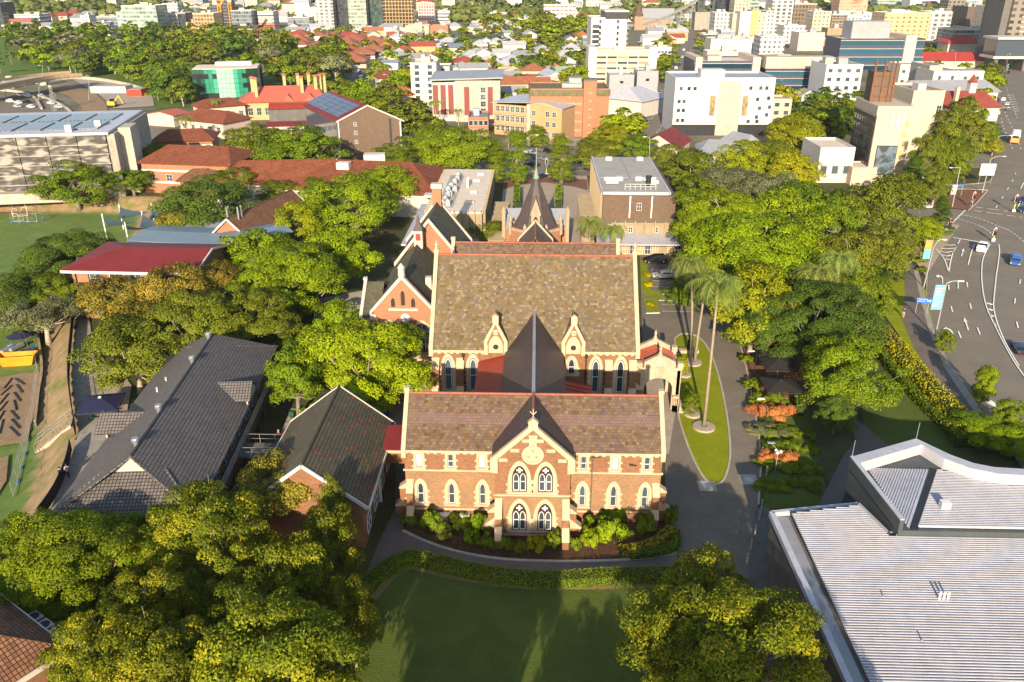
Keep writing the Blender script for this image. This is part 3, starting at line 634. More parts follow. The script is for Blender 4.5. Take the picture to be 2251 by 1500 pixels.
# ---------------------------------------------------------------- front wing of the school
def front_wing():
 t = thing('school_building', 'brick gothic wing with cream dressings and central front gable, facing the lawn', 'building', (0, 67.4, 0))
 E, Rz, D, XW = 8.25, 12.2, 7.8, 12.45
 m = MB(); m.extx([(0,0),(0,E),(D/2,Rz-.15),(D,E),(D,0)][::-1], -XW, XW); m.build('wall', BRICK, t)
 m = MB(); m.extr([(-3.55,0),(3.55,0),(3.55,8.9),(0,12.2),(-3.55,8.9)], -2.6, 3.6); m.build('gable_wall', BRICK, t)
 b = MB()                                           # lighter brick bands of the storey below
 for s in (-1, 1): b.box(*sorted((s*3.6, s*12.4)), -.006, .3, 1.45, 5.6)
 b.box(-3.54, 3.54, -2.606, -2.3, .5, 4.7); b.build('brick_band', BRICK_L, t)
 r = MB(); o = .28
 for s in (-1, 1):
  slab(r, *( [(-XW+.2,-o,E-.02),(XW-.2,-o,E-.02),(XW-.2,D/2,Rz),(-XW+.2,D/2,Rz)] if s < 0 else [(XW-.2,D+o,E-.02),(-XW+.2,D+o,E-.02),(-XW+.2,D/2,Rz),(XW-.2,D/2,Rz)]))
 r.build('roof', SLATE, t)
 r = MB(); slab(r, (-3.85,-2.45,8.72),(0,-2.45,12.34),(0,D/2,12.34),(-3.85,D/2-.1,8.72)); slab(r, (0,-2.45,12.34),(3.85,-2.45,8.72),(3.85,D/2-.1,8.72),(0,D/2,12.34)); r.build('gable_roof', SLATE_D, t)
 c = MB(); c.tube([(-XW,D/2,Rz+.05),(XW,D/2,Rz+.05)], .13, 6); c.build('ridge_cap', REDCAP, t)
 c = MB(); c.tube([(0,-2.4,12.38),(0,D/2,12.38)], .12, 6); c.build('ridge_cap', REDCAP, t)
 for s in (-1, 1): gable_parapet(t, s*XW, 0, D, E, Rz)
 k = MB()                                           # cornice with dentils, strings, sill course, plinth
 for a, bb in ((-12.6,-3.62), (3.62,12.6)):
  k.box(a, bb, -.16, .1, 7.86, 8.2)
  x = a+.15
  while x < bb-.3: k.box(x, x+.34, -.12, .1, 7.7, 7.859); x += .72
  k.box(a, bb, -.1, .1, 5.72, 5.9); k.box(a, bb, -.12, .1, 1.22, 1.42)
 k.box(-3.62, 3.62, -2.72, -2.5, 4.8, 4.98); k.box(-3.62, 3.62, -2.74, -2.5, .25, .45)
 k.build('string_course', CREAM, t)
 g = MB()                                           # coping of the front gable
 for s in (-1, 1):
  A = [(s*3.95,8.45),(s*3.95,8.95),(0,12.72),(0,12.12),(s*3.25,8.98),(s*3.25,7.4),(s*3.62,7.1),(s*3.95,7.5)]
  g.extr([A[0],A[1],A[4]], -2.86, -2.42); g.extr([A[1],A[2],A[3],A[4]], -2.86, -2.42); g.extr([A[0],A[4],A[5],A[7]], -2.84, -2.42)
  for z in (9.0, 10.05, 11.1):                   # kneeler blocks stepping into the brick
   x = s*(12.2-z)*1.03; g.box(*sorted((x-s*.15, x-s*.95)), -2.72, -2.5, z-.38, z-.06)
 g.box(-.42, .42, -2.9, -2.38, 12.3, 12.85); g.extr([(-.5,12.85),(.5,12.85),(0,13.35)], -2.9, -2.4); g.build('coping', CREAM, t)
 f = MB(); f.bar((0,-2.62,13.2),(0,-2.62,14.2),.07); f.bar((-.3,-2.62,13.95),(0,-2.62,13.6),.06); f.bar((.3,-2.62,13.95),(0,-2.62,13.6),.06); f.build('finial', CREAM, t)
 q = MB()                                           # round rose panel
 n = 28; C0 = [(1.02*math.cos(2*math.pi*i/n), 9.38+1.02*math.sin(2*math.pi*i/n)) for i in range(n)]; C1 = [(p[0]*.8, 9.38+(p[1]-9.38)*.8) for p in C0]
 q.ring(C0, C1, -2.74, -2.5); q.extr(C1, -2.66, -2.5)
 for a in (90, 210, 330):
  cx, cz = .42*math.cos(rad(a)), 9.38+.42*math.sin(rad(a))
  for d in (0, 90): u = Vector((math.cos(rad(a+d+45)), 0, math.sin(rad(a+d+45)))); q.bar(Vector((cx,-2.68,cz))-u*.22, Vector((cx,-2.68,cz))+u*.22, .13, .1)
 q.build('rose_panel', CREAM, t)
 q = MB(); q.ring([(-.34,10.35),(.34,10.35),(.34,11.35),(-.34,11.35)], [(-.2,10.5),(.2,10.5),(.2,11.22),(-.2,11.22)], -2.74, -2.5); q.box(-.42,.42,-2.78,-2.5,11.352,11.5); q.box(-.2,.2,-2.65,-2.5,10.5,11.22); q.build('niche', CREAM, t)
 for x in (-11,-7.95,-4.9,4.9,7.95,11):
  gothic_window(t, x, 1.95, 4.4, .66, 0, .38)
  gothic_window(t, x, 6.2, 7.62, .62, 0, .22, blind=x in (-11,-4.9,7.95), sq=True)
 for x in (-1.22, 1.22):
  gothic_window(t, x, 5.3, 8.2, 1.42, -2.6, .40, double=True); gothic_window(t, x, .85, 4.0, 1.42, -2.6, .40, double=True)
 m = MB()                                           # cream panel between and under the paired windows
 for z0, z1 in ((5.06,6.6),(.46,2.3)): m.box(-.2, .2, -2.68, -2.5, z0+.3, z1)
 m.build('pier', CREAM, t)
 for x in (-3.2, 3.2): buttress(t, x, -2.6, .62, 1.5, [(.9,1.9),(2.9,1.15)])
 for s in (-1, 1):
  b = MB(); cs = []; x0 = 3.55*s
  for z0, z1, dd in ((0,.9,1.2),(.96,2.6,.7)):
   b.box(*sorted((x0, x0+s*dd)), -2.3, -1.6, z0, z1); c = MB(); cs.append(c); c.extr([(x0, z1), (x0+s*(dd+.06), z1), (x0+s*(dd+.06), z1+.12), (x0, z1+.12+dd*.9)], -2.35, -1.55)
  o = b.build('buttress', BRICK, t); [q.build('weathering', CREAM, o) for q in cs]
 for s in (-1, 1):
  buttress(t, s*12.0, 0, .62, 1.2, [(1.3,1.35),(3.6,.8)])
  b = MB(); cs = []; x0 = 12.45*s
  for z0, z1, dd in ((0,1.3,1.2),(1.36,3.4,.7)):
   b.box(*sorted((x0, x0+s*dd)), .3, .95, z0, z1); c = MB(); cs.append(c); c.extr([(x0, z1), (x0+s*(dd+.06), z1), (x0+s*(dd+.06), z1+.12), (x0, z1+.12+dd*.9)], .25, 1.0)
  o = b.build('buttress', BRICK, t); [q.build('weathering', CREAM, o) for q in cs]
 d = MB(); d.extr(lancet(.02, 0, 1.35, .55), -2.66, -2.5); d.build('door', WOODF, t)
 for x in (5.75,):
  p = MB(); p.tube([(x,-.12,0),(x,-.12,7.4)], .06, 6); p.box(x-.18,x+.18,-.26,-.02,7.3,7.65); p.box(x,x+.8,-.2,-.1,7.55,7.65); p.build('downpipe', BRICK_D, t)
 p = MB(); p.box(-9.2,-8.2,-.9,-.2,.2,1.0); p.box(-7.2,-6.2,-.9,-.2,.2,1.0); p.build('air_conditioner', WHITEP, t)
 v = MB(); v.box(9.3,9.7,-.08,.02,6.7,6.9); v.box(9.7,10.0,-.2,-.1,6.74,6.8); v.build('vent', WOODF, t)
front_wing()
# ---------------------------------------------------------------- great hall with its link and dormers
def great_hall():
 t = thing('school_hall', 'tall brick school hall with huge mossy slate roof, two cream dormers and lancet windows', 'building', (0, 89.6, 0))
 E, Rz, D, XW = 8.6, 17.55, 17.8, 12.35
 m = MB(); m.extx([(0,0),(0,E),(D/2,Rz-.2),(D,E),(D,0)][::-1], -XW, XW); m.build('wall', BRICK, t)
 r = MB(); slab(r, (-XW+.2,-.3,E),(XW-.2,-.3,E),(XW-.2,D/2,Rz),(-XW+.2,D/2,Rz)); slab(r, (XW-.2,D+.3,E),(-XW+.2,D+.3,E),(-XW+.2,D/2,Rz),(XW-.2,D/2,Rz)); r.build('roof', SLATE_H, t)
 c = MB(); c.tube([(-XW,D/2,Rz+.05),(XW,D/2,Rz+.05)], .15, 6); c.build('ridge_cap', REDCAP, t)
 for s in (-1, 1):
  p = gable_parapet(t, s*(XW+.1), 0, D, E, Rz, .5, .5)
  f = MB(); f.lathe([(.2,0),(.12,.5),(.26,.6),(.1,.75),(.02,1.25)], (s*(XW+.1), D/2, Rz+.7), 8); f.build('finial', CREAM, p)
 k = MB(); k.box(-12.5,12.5,-.25,.1,8.2,8.52)
 x = -12.4
 while x < 12.2: k.box(x, x+.36, -.2, .1, 8.0, 8.199); x += .75
 k.build('cornice', CREAM, t)
 for x in (-10.45,-7.4,4.55,7.5,10.5): gothic_window(t, x, 3.0, 7.45, .92, 0, .42) if x != 4.55 else gothic_window(t, x, 5.4, 7.45, .92, 0, .42)
 for x in (-11.95,-8.95,9.05,11.95): buttress(t, x, 0, .85, 1.2, [(3.2,1.35),(6.2,.85)])
 for s in (-1, 1):
  b = MB(); cs = []; x0 = 12.35*s
  for z0, z1, dd in ((0,3.2,1.1),(3.26,5.6,.7)):
   b.box(*sorted((x0, x0+s*dd)), .3, 1.1, z0, z1); c = MB(); cs.append(c); c.extr([(x0, z1), (x0+s*(dd+.06), z1), (x0+s*(dd+.06), z1+.14), (x0, z1+.14+dd*.9)], .25, 1.15)
  o = b.build('buttress', BRICK, t); [q.build('weathering', CREAM, o) for q in cs]
 for x in (-8.55, 6.3):
  p = MB(); p.tube([(x,-.15,1),(x,-.15,8)], .08, 6); p.box(x-.2,x+.2,-.32,-.02,7.7,8.15); p.build('downpipe', WOODF, t)
 for cx in (-4.6, 4.7):                             # stone dormers
  d = MB(); d.extr([(cx-1.15,8.0),(cx+1.15,8.0),(cx+1.15,9.7),(cx,12.2),(cx-1.15,9.7)], -.3, 3.2); o = d.build('dormer', BRICK, t)
  c = MB()
  for s in (-1, 1):
   c.extr([(cx+s*1.42,9.35),(cx+s*1.42,9.85),(cx,12.7),(cx,12.05),(cx+s*1.0,9.75),(cx+s*1.0,9.35)][::1], -.5, -.08); c.box(*sorted((cx+s*.95, cx+s*1.4)), -.46, -.1, 8.05, 9.36)
  c.box(cx-.36,cx+.36,-.55,0,12.2,13.0); c.extr([(cx-.42,13.0),(cx+.42,13.0),(cx,13.35)], -.55, 0)
  A = lancet(cx, 8.3, 10.55, 1.7, .8); B = lancet(cx, 8.3, 10.15, 1.1, .8); c.extr(A, -.42, -.2)
  c.lathe([(.36,0),(.36,.1)], (cx,-.3,10.95), 16)
  c.build('coping', CREAM, o)
  g = MB(); n = 16; g.extr([(cx+.33*math.cos(2*math.pi*i/n), 9.1+.33*math.sin(2*math.pi*i/n)) for i in range(n)], -.47, -.4); g.build('round_window', WOODF, o)
  rd = MB(); n = 16; rd.extr([(cx+.34*math.cos(2*math.pi*i/n), 10.98+.34*math.sin(2*math.pi*i/n)) for i in range(n)], -.4, -.28); rd.build('disc', CREAM, o)
  rr = MB(); slab(rr, (cx-1.35,-.1,9.5),(cx,-.1,12.35),(cx,4.6,12.35),(cx-1.35,2.0,9.5),.08); slab(rr, (cx,-.1,12.35),(cx+1.35,-.1,9.5),(cx+1.35,2.0,9.5),(cx,4.6,12.35),.08); rr.build('roof', SLATE_H, o)
 # link between hall and front wing: slate roof with lead ridge, flat red roofs at its sides
 m = MB(); m.box(-3.3, 3.3, -14.6, 0, 0, 8.2); m.build('link_wall', BRICK, t)
 r = MB(); y0, y1 = -18.3, 3.5
 slab(r, (-3.55,y0+3.6,8.3),(0,y0,12.14),(0,y1,12.14),(-3.55,-.1,8.3)); slab(r, (0,y0,12.14),(3.55,y0+3.6,8.3),(3.55,-.1,8.3),(0,y1,12.14)); r.build('link_roof', SLATE_D, t)
 c = MB(); c.box(-.17,.17,y0+.1,y1-.1,12.04,12.26); c.build('lead_ridge', GREYMET, t)
 c = MB(); c.tube([(-3.55,.0,8.5),(0,3.5,12.2)], .1, 5); c.tube([(3.55,.0,8.5),(0,3.5,12.2)], .1, 5); c.build('valley_flashing', REDCAP, t)
 m = MB(); m.box(-6.5,-3.4,-14,-.2,0,6.6); m.box(3.4,6.6,-14,-3,0,5.2); m.build('side_aisle', BRICK, t)
 r = MB(); slab(r, (-6.75,-14.2,6.7),(-3.5,-14.2,7.6),(-3.5,-.1,7.9),(-6.75,-.1,7.0),.1)
 for i in range(14): y = -14+i*1.0; r.bar((-6.7,y,6.76),(-3.5,y,7.66),.06,.07)
 r.build('red_roof', REDMET, t)
 r = MB(); slab(r, (3.5,-14.2,6.0),(6.9,-14.2,5.3),(6.9,-2.8,5.3),(3.5,-2.8,6.0),.1)
 for i in range(12): y = -14+i*1.0; r.bar((3.5,y,6.06),(6.9,y,5.36),.06,.07)
 r.build('red_roof', REDMET, t)
great_hall()
def rear_wing():
 t = thing('school_building', 'narrow rear school wing, only its dark slate roof showing behind the hall ridge', 'building', (0, 108.6, 0))
 E, Rz, D, XW = 8.2, 14.9, 7.0, 11.7
 m = MB(); m.extx([(0,0),(0,E),(D/2,Rz-.2),(D,E),(D,0)][::-1], -XW, XW); m.build('wall', BRICK, t)
 r = MB(); slab(r, (-XW,-.3,E),(XW,-.3,E),(XW,D/2,Rz),(-XW,D/2,Rz)); slab(r, (XW,D+.3,E),(-XW,D+.3,E),(-XW,D/2,Rz),(XW,D/2,Rz)); r.build('roof', SLATE, t)
 c = MB(); c.tube([(-XW,D/2,Rz+.05),(XW,D/2,Rz+.05)], .15, 6); c.build('ridge_cap', REDCAP, t)
 for s in (-1, 1): gable_parapet(t, s*XW, 0, D, E, Rz, .5, .6)
 m = MB(); m.extr([(-2.2,8),(2.2,8),(2.2,12.8),(0,15.2),(-2.2,12.8)], D-1, D+5); m.build('porch_gable', BRICK, t)
 r = MB(); slab(r, (-2.5,D/2,12.9),(0,D/2,15.6),(0,D+5,15.6),(-2.5,D+5,12.9)); slab(r, (0,D/2,15.6),(2.5,D/2,12.9),(2.5,D+5,12.9),(0,D+5,15.6)); r.build('porch_roof', SLATE, t)
 g = MB()
 for s in (-1, 1): g.extr([(s*2.7,12.5),(s*2.7,13.0),(0,16.0),(0,15.3)], D+4.8, D+5.3)
 g.build('coping', CREAM, t)
 c = MB(); c.tube([(0,D/2,15.66),(0,D+5,15.66)], .12, 6); c.build('ridge_cap', REDCAP, t)
rear_wing()
def chapel():
 t = thing('tower', 'octagonal brick tower with steep brown slate spire and green copper tip behind the hall', 'tower', (0, 143, 0))
 m = MB()
 P = [(4.9*math.cos(2*math.pi*(i+.5)/8), 4.2*math.sin(2*math.pi*(i+.5)/8)) for i in range(8)]
 m.prism(P, 0, 8.4); m.build('wall', BRICK_O, t)
 c = MB()
 for i in range(8):
  a, b = P[i], P[(i+1) % 8]; c.bar((a[0],a[1],8.5),(b[0],b[1],8.5),.4,.45)
  c.bar((a[0],a[1],5.6),(b[0],b[1],5.6),.3,.25)
  c.lathe([(.32,0),(.32,1.7),(.38,1.8),(.05,2.5)], (a[0],a[1],7.4), 6)
 c.build('parapet', PSTONE, t)
 r = MB(); r.lathe([(4.1,8.6),(3.2,10.2),(.35,17.4)], (0,0,0), 8, math.pi/8); r.build('spire', SLATE_D, t)
 k = MB(); k.lathe([(.55,17.1),(.3,18.0),(.1,19.0),(.06,22.5)], (0,0,0), 8); k.build('copper_tip', plain('verdigris_copper', (.22,.34,.24), .6), t)
 l = MB(); l.box(-.75,.75,-4.4,-2.2,8,11.6); l.extr([(-.95,11.6),(.95,11.6),(0,14.6)], -4.4, -1.2); o = l.build('spire_dormer', PSTONE, t)
 wv = MB(); wv.extr(lancet(0, 9.2, 11.4, .7), -4.46, -4.38); wv.build('louvre', WOODF, o)
 b = MB(); b.box(-5.6,5.6,4.5,13,0,6.5); b.build('nave', BRICK_O, t)
 b = MB(); slab(b, (-5.9,4.2,6.5),(5.9,4.2,6.5),(5.9,8.8,9.4),(-5.9,8.8,9.4)); slab(b, (5.9,13.3,6.5),(-5.9,13.3,6.5),(-5.9,8.8,9.4),(5.9,8.8,9.4)); b.build('roof', GREYMET, t)
 for s in (-1, 1):
  p = MB(); p.box(*sorted((s*5.6,s*6.2)),4.0,5.0,0,9.6); p.lathe([(.5,0),(.45,.4),(.05,1.2)], (s*5.9,4.5,9.6), 6); p.build('pinnacle', PSTONE, t)
chapel()
def clock_building():
 t = thing('school_building', 'smaller brick gabled school building with round white clock, beside the hall', 'building', (-16.6, 97.5, 0))
 m = MB(); m.extr([(-4.2,0),(3.6,0),(3.6,10.2),(-.3,14.6),(-4.2,10.2)], 0, 16); m.build('wall', BRICK_O, t)
 m = MB(); m.box(-5.6,-4.2,0,9,0,8.8); m.build('side_wall', BRICK_O, t)
 r = MB(); slab(r, (-4.5,.3,10.0),(-.3,.3,14.7),(-.3,17,14.7),(-4.5,17,10.0)); slab(r, (-.3,.3,14.7),(3.9,.3,10.0),(3.9,17,10.0),(-.3,17,14.7)); r.build('roof', SLATE_G, t)
 # taller cross roof behind, its slope with the chimney and bell turret
 r = MB(); r.extr([(-3.4,0),(6.0,0),(6.0,11.2),(1.2,17.2),(-3.4,11.2)], 17, 28); r.build('rear_wall', BRICK_O, t)
 r = MB(); slab(r, (-3.8,16.6,10.9),(1.2,16.6,17.5),(1.2,28.4,17.5),(-3.8,28.4,10.9)); slab(r, (1.2,16.6,17.5),(6.4,16.6,10.9),(6.4,28.4,10.9),(1.2,28.4,17.5)); r.build('rear_roof', SLATE_G, t)
 c = MB()
 for s in (-1, 1): c.extr([(1.2+s*5.3,10.6),(1.2+s*5.3,11.2),(1.2,17.9),(1.2,17.3)], 28.2, 28.7); c.extr([(1.2+s*5.3,10.6),(1.2+s*5.3,11.2),(1.2,17.9),(1.2,17.3)], 16.3, 16.7)
 c.build('rear_coping', PINKW, t)
 r = MB(); slab(r, (-6.1,-.2,8.2),(-3.6,-.2,8.2),(-3.6,5.5,12.2),(-6.1,5.5,12.2)); slab(r, (-3.6,11,8.2),(-6.1,11,8.2),(-6.1,5.5,12.2),(-3.6,5.5,12.2)); r.build('side_roof', SLATE_G, t)
 gable_parapet(t, -6.1, 0, 11, 8.2, 12.2, .4, .35, PINKW)
 g = MB()
 for s in (-1, 1): g.extr([(-.3+s*4.35,9.7),(-.3+s*4.35,10.2),(-.3,15.2),(-.3,14.6)], -.25, .35); g.box(*sorted((-.3+s*3.6,-.3+s*4.35)), -.24, .3, 9.0, 9.75)
 g.lathe([(.45,0),(.4,1.0),(.5,1.1),(.05,1.7)], (-.3,0,15.0), 8); g.build('coping', PINKW, t)
 for x, z0, z1 in ((-.3,11.0,13.0),(-1.6,10.8,12.0),(1.0,10.8,12.0)): w_ = MB(); w_.extr(lancet(x, z0, z1, .5), -.06, .02); w_.build('slit_window', WOODF, t)
 s_ = MB(); s_.box(-2.2,1.6,-.15,.02,10.3,10.6); s_.build('sill', PINKW, t)
 k = MB(); n = 20; k.extr([(-.1+.62*math.cos(2*math.pi*i/n), 9.25+.62*math.sin(2*math.pi*i/n)) for i in range(n)], -.14, .02); o = k.build('clock', WHITEP, t)
 h = MB(); h.bar((-.1,-.16,9.25),(-.1,-.16,9.7),.06); h.bar((-.1,-.16,9.25),(.1,-.16,8.95),.06)
 for i in range(12): a = 2*math.pi*i/12; h.bar((-.1+.5*math.cos(a),-.155,9.25+.5*math.sin(a)),(-.1+.58*math.cos(a),-.155,9.25+.58*math.sin(a)),.05)
 h.build('clock_hands', BLACK, o)
 for cx in (-2.35, 2.0):
  A = lancet(cx, 4.6, 9.0, 3.2, .9); B = lancet(cx, 4.6, 8.55, 2.6, .9); w_ = MB(); w_.ring(A, B, -.12, .04); o = w_.build('window', CREAM, t)
  p = MB(); p.extr(B, -.03, .01); p.build('pane', GLASS, o)
  f = MB()
  for i in range(-3, 4): f.bar((cx+i*.36,-.05,4.7),(cx+i*.36,-.05,8.2-abs(i)*.55),.06)
  for z in (5.6,6.5,7.3): f.bar((cx-1.2,-.05,z),(cx+1.2,-.05,z),.06)
  f.build('sash', WHITEP, o)
 p = MB(); p.box(.6,3.4,-.1,.02,2.6,4.5); p.build('cream_panel', CREAM, t)
 for x in (1.3, 2.6): w_ = MB(); w_.box(x-.55,x+.55,-.16,-.1,1.2,2.8); o = w_.build('window', WHITEP, t); g_ = MB(); g_.box(x-.47,x+.47,-.17,-.15,1.3,2.7); g_.build('pane', GLASS, o)
 c = MB(); c.box(.5,1.9,27.2,28.2,16.8,19.6); c.build('chimney', BRICK_O, t); c2 = MB(); c2.box(.35,2.05,27.05,28.35,19.602,20.3); c2.build('chimney_cap', PINKW, t)
 b = MB(); b.box(-.7,.5,14.4,15.6,14,16.6); o = b.build('bell_turret', PINKW, t); b2 = MB(); b2.lathe([(1.05,16.6),(.4,17.6),(.05,19.0)], (-.1,15,0), 4, math.pi/4); b2.build('turret_roof', SLATE_D, o); b3 = MB(); b3.box(-.45,.25,14.34,14.42,15.2,16.2); b3.build('louvre', plain('red_louvre', (.5,.06,.05)), o)
 v = MB(); v.box(2.0,2.8,5,5.8,11,13); v.build('vent_stack', PINKW, t)
 d = MB(); d.box(3.6,4.4,-.4,.8,9.0,11.3); d.build('corner_pier', PINKW, t)
clock_building()
def porte_cochere():
 t = thing('porch', 'carved sandstone entrance arch with red metal roof at the end of the hall', 'porch', (15.4, 93.2, 0))
 m = MB()
 for s in (-1, 1):
  A = [(-2.6,0),(-1.75,0),(-1.75,3.0)]+[(-1.75*math.cos(math.pi*i/12), 3.0+1.5*math.sin(math.pi*i/12)) for i in range(1,12)]+[(1.75,3.0),(1.75,0),(2.6,0),(2.6,5.6),(-2.6,5.6)]
  y = -2.6 if s < 0 else 2.2
  n = len(A)                                     # split into simple quads: piers, then voussoirs
  m.box(-2.6,-1.75,y,y+.5,0,5.6); m.box(1.75,2.6,y,y+.5,0,5.6)
  for i in range(12):
   a0, a1 = math.pi*i/12, math.pi*(i+1)/12
   P = [(-1.75*math.cos(a0),3+1.5*math.sin(a0)),(-1.75*math.cos(a1),3+1.5*math.sin(a1)),(-1.75*math.cos(a1),5.6),(-1.75*math.cos(a0),5.6)]; m.extr(P, y, y+.5)
  m.box(-2.75,2.75,y-.12,y+.6,5.602,5.95); m.extr([(-1.9,5.95),(1.9,5.95),(1.9,6.7),(0,7.7),(-1.9,6.7)], y-.05, y+.5); m.lathe([(.3,0),(.12,.5),(.22,.7),(.03,1.2)], (0,y+.2,7.6), 6)
  for x in (-2.5, 2.5): m.box(x-.35,x+.35,y-.15,y+.55,5.95,6.6)
 m.box(2.2,2.7,-2.6,2.7,0,5.6); m.box(-2.7,-2.4,-2.0,2.2,4.6,5.6); m.build('arch', STONE, t)
 d = MB(); n = 18; d.extr([(.62*math.cos(2*math.pi*i/n), 6.7+.62*math.sin(2*math.pi*i/n)) for i in range(n)], -2.74, -2.6); d.build('shield_panel', CONC_L, t)
 r = MB(); slab(r, (-2.4,-2.1,5.9),(0,-2.1,6.9),(0,2.2,6.9),(-2.4,2.2,5.9),.08); slab(r, (0,-2.1,6.9),(2.3,-2.1,5.9),(2.3,2.2,5.9),(0,2.2,6.9),.08)
 for i in range(10): y = -2+i*.46; r.bar((-2.4,y,5.93),(0,y,6.93),.05,.06); r.bar((2.3,y,5.93),(0,y,6.93),.05,.06)
 r.build('roof', plain('bright_red_metal', (.46,.12,.075), .55), t)
 b = MB()
 for i in range(3): b.box(1.9,2.5,-3.2,-2.7,0,.9); 
 for x in (1.95,2.15,2.35): b.lathe([(.07,0),(.09,.4),(.06,1.1)], (x,-2.95,.9), 6)
 b.box(1.85,2.55,-3.2,-2.65,2.0,2.25); b.build('balustrade', STONE, t)
 s_ = MB(); s_.box(2.7,3.4,-3.4,2.0,0,.5); s_.box(2.7,3.1,-3.4,2.0,.5,1.0); s_.build('plinth_step', STONE, t)
porte_cochere()
# ---------------------------------------------------------------- other buildings nearby
def gabled(name, label, cat, A, B, hw, ze, zr, wm, rm, hipA=0.0, hipB=0.0, over=.45, gablet=0, cap=None, fascia=None, th=.14, group=None, zb=0.0):
 """long roof: ridge from A to B (plan), eaves hw to either side; local X runs along the ridge"""
 A, B = Vector((A[0], A[1])), Vector((B[0], B[1])); d = B-A; L_ = d.length; a = math.atan2(d.y, d.x); c = (A+B)/2
 t = thing(name, label, cat, (c.x, c.y, zb), a, group); x0, x1 = -L_/2, L_/2; e0, e1 = x0-hipA, x1+hipB; o = over
 m = MB(); wz = ze-.05
 m.box(e0+(.3 if hipA else .02), e1-(.3 if hipB else .02), -hw+.3, hw-.3, 0, wz)
 if not hipA: m.extx([(-hw+.3,wz),(hw-.3,wz),(0,zr-.25)], x0+.02, x0+.3)
 if not hipB: m.extx([(-hw+.3,wz),(hw-.3,wz),(0,zr-.25)], x1-.3, x1-.02)
 m.build('wall', wm, t)
 r = MB(); E0, E1 = e0-o, e1+o; R0, R1 = (x0 if hipA else E0), (x1 if hipB else E1); H = hw+o
 slab(r, (E0,-H,ze),(E1,-H,ze),(R1,0,zr),(R0,0,zr), th); slab(r, (E1,H,ze),(E0,H,ze),(R0,0,zr),(R1,0,zr), th)
 def hip(xe, xr, s):
  if gablet:                                     # dutch gable: small upright gable over a low hip
   f = .55; zg = ze+(zr-ze)*f; hg = H*(1-f); xg = xe+(xr-xe)*f
   P = [(xe,H*s,ze),(xe,-H*s,ze),(xr-s*.25,-hg*s,zg),(xr-s*.25,hg*s,zg)]
   slab(r, *[(p[0], p[1], p[2]) for p in P], th)
   g = MB(); g.extx([(-hg,zg),(hg,zg),(0,zr-.1)], *sorted((xr-s*.3, xr-s*.1))); g.build('gable_panel', PINKW, t)
  else: slab(r, (xe,H*s,ze),(xe,-H*s,ze),(xr,-.01*s,zr),(xr,.01*s,zr), th)
 if hipA: hip(E0, R0, -1) if not gablet else hip(E0, R0, -1)
 if hipB: hip(E1, R1, 1)
 r.build('roof', rm, t)
 if cap:
  k = MB(); k.tube([(R0,0,zr+.04),(R1,0,zr+.04)], .13, 6)
  if hipA and not gablet:
   for s in (-1, 1): k.tube([(R0,0,zr+.04),(E0,s*H,ze+.04)], .11, 5)
  if hipB and not gablet:
   for s in (-1, 1): k.tube([(R1,0,zr+.04),(E1,s*H,ze+.04)], .11, 5)
  k.build('ridge_cap', cap, t)
 if fascia:
  k = MB()
  for s in (-1, 1): k.box(E0,E1,*sorted((s*(H+.01), s*(H+.12))),ze-.42,ze-.02)
  for x, s in ((E0,-1),(E1,1)): k.box(*sorted((x+s*.01, x+s*.12)),-H,H,ze-.42,ze-.02) if (hipA if s < 0 else hipB) else None
  if not hipA:
   for s in (-1, 1): k.bar((E0-.05,s*H,ze-.1),(E0-.05,0,zr-.1),.16,.3)
  if not hipB:
   for s in (-1, 1): k.bar((E1+.05,s*H,ze-.1),(E1+.05,0,zr-.1),.16,.3)
  k.build('fascia', fascia, t)
 t['_dims'] = (L_, hw, e0, e1); return t
def wallwin(par, x, y, z0, z1, w_, face, mat=None, fm=None, name='window', t=.06):
 """window with pane on a wall: face 0 -Y, 1 +X, 2 +Y, 3 -X; x runs along the wall, y is the wall plane"""
 m = MB(); g = MB()
 def bx(M_, a, b, c, d, n0, n1):
  if face == 0: M_.box(a,b,y-n1,y-n0,c,d)
  elif face == 2: M_.box(a,b,y+n0,y+n1,c,d)
  elif face == 1: M_.box(y+n0,y+n1,a,b,c,d)
  else: M_.box(y-n1,y-n0,a,b,c,d)
 for a, b, c, d in ((x-w_/2-t,x-w_/2,z0-t,z1+t),(x+w_/2,x+w_/2+t,z0-t,z1+t),(x-w_/2,x+w_/2,z1,z1+t),(x-w_/2,x+w_/2,z0-t,z0),(x-.025,x+.025,z0,z1)): bx(m,a,b,c,d,-.03,.08)
 bx(m,x-w_/2,x+w_/2,(z0+z1)/2-.02,(z0+z1)/2+.025,-.03,.076)
 o = m.build(name, fm or WHITEP, par); bx(g,x-w_/2,x+w_/2,z0,z1,-.03,.03); g.build('pane', mat or GLASS, o); return o
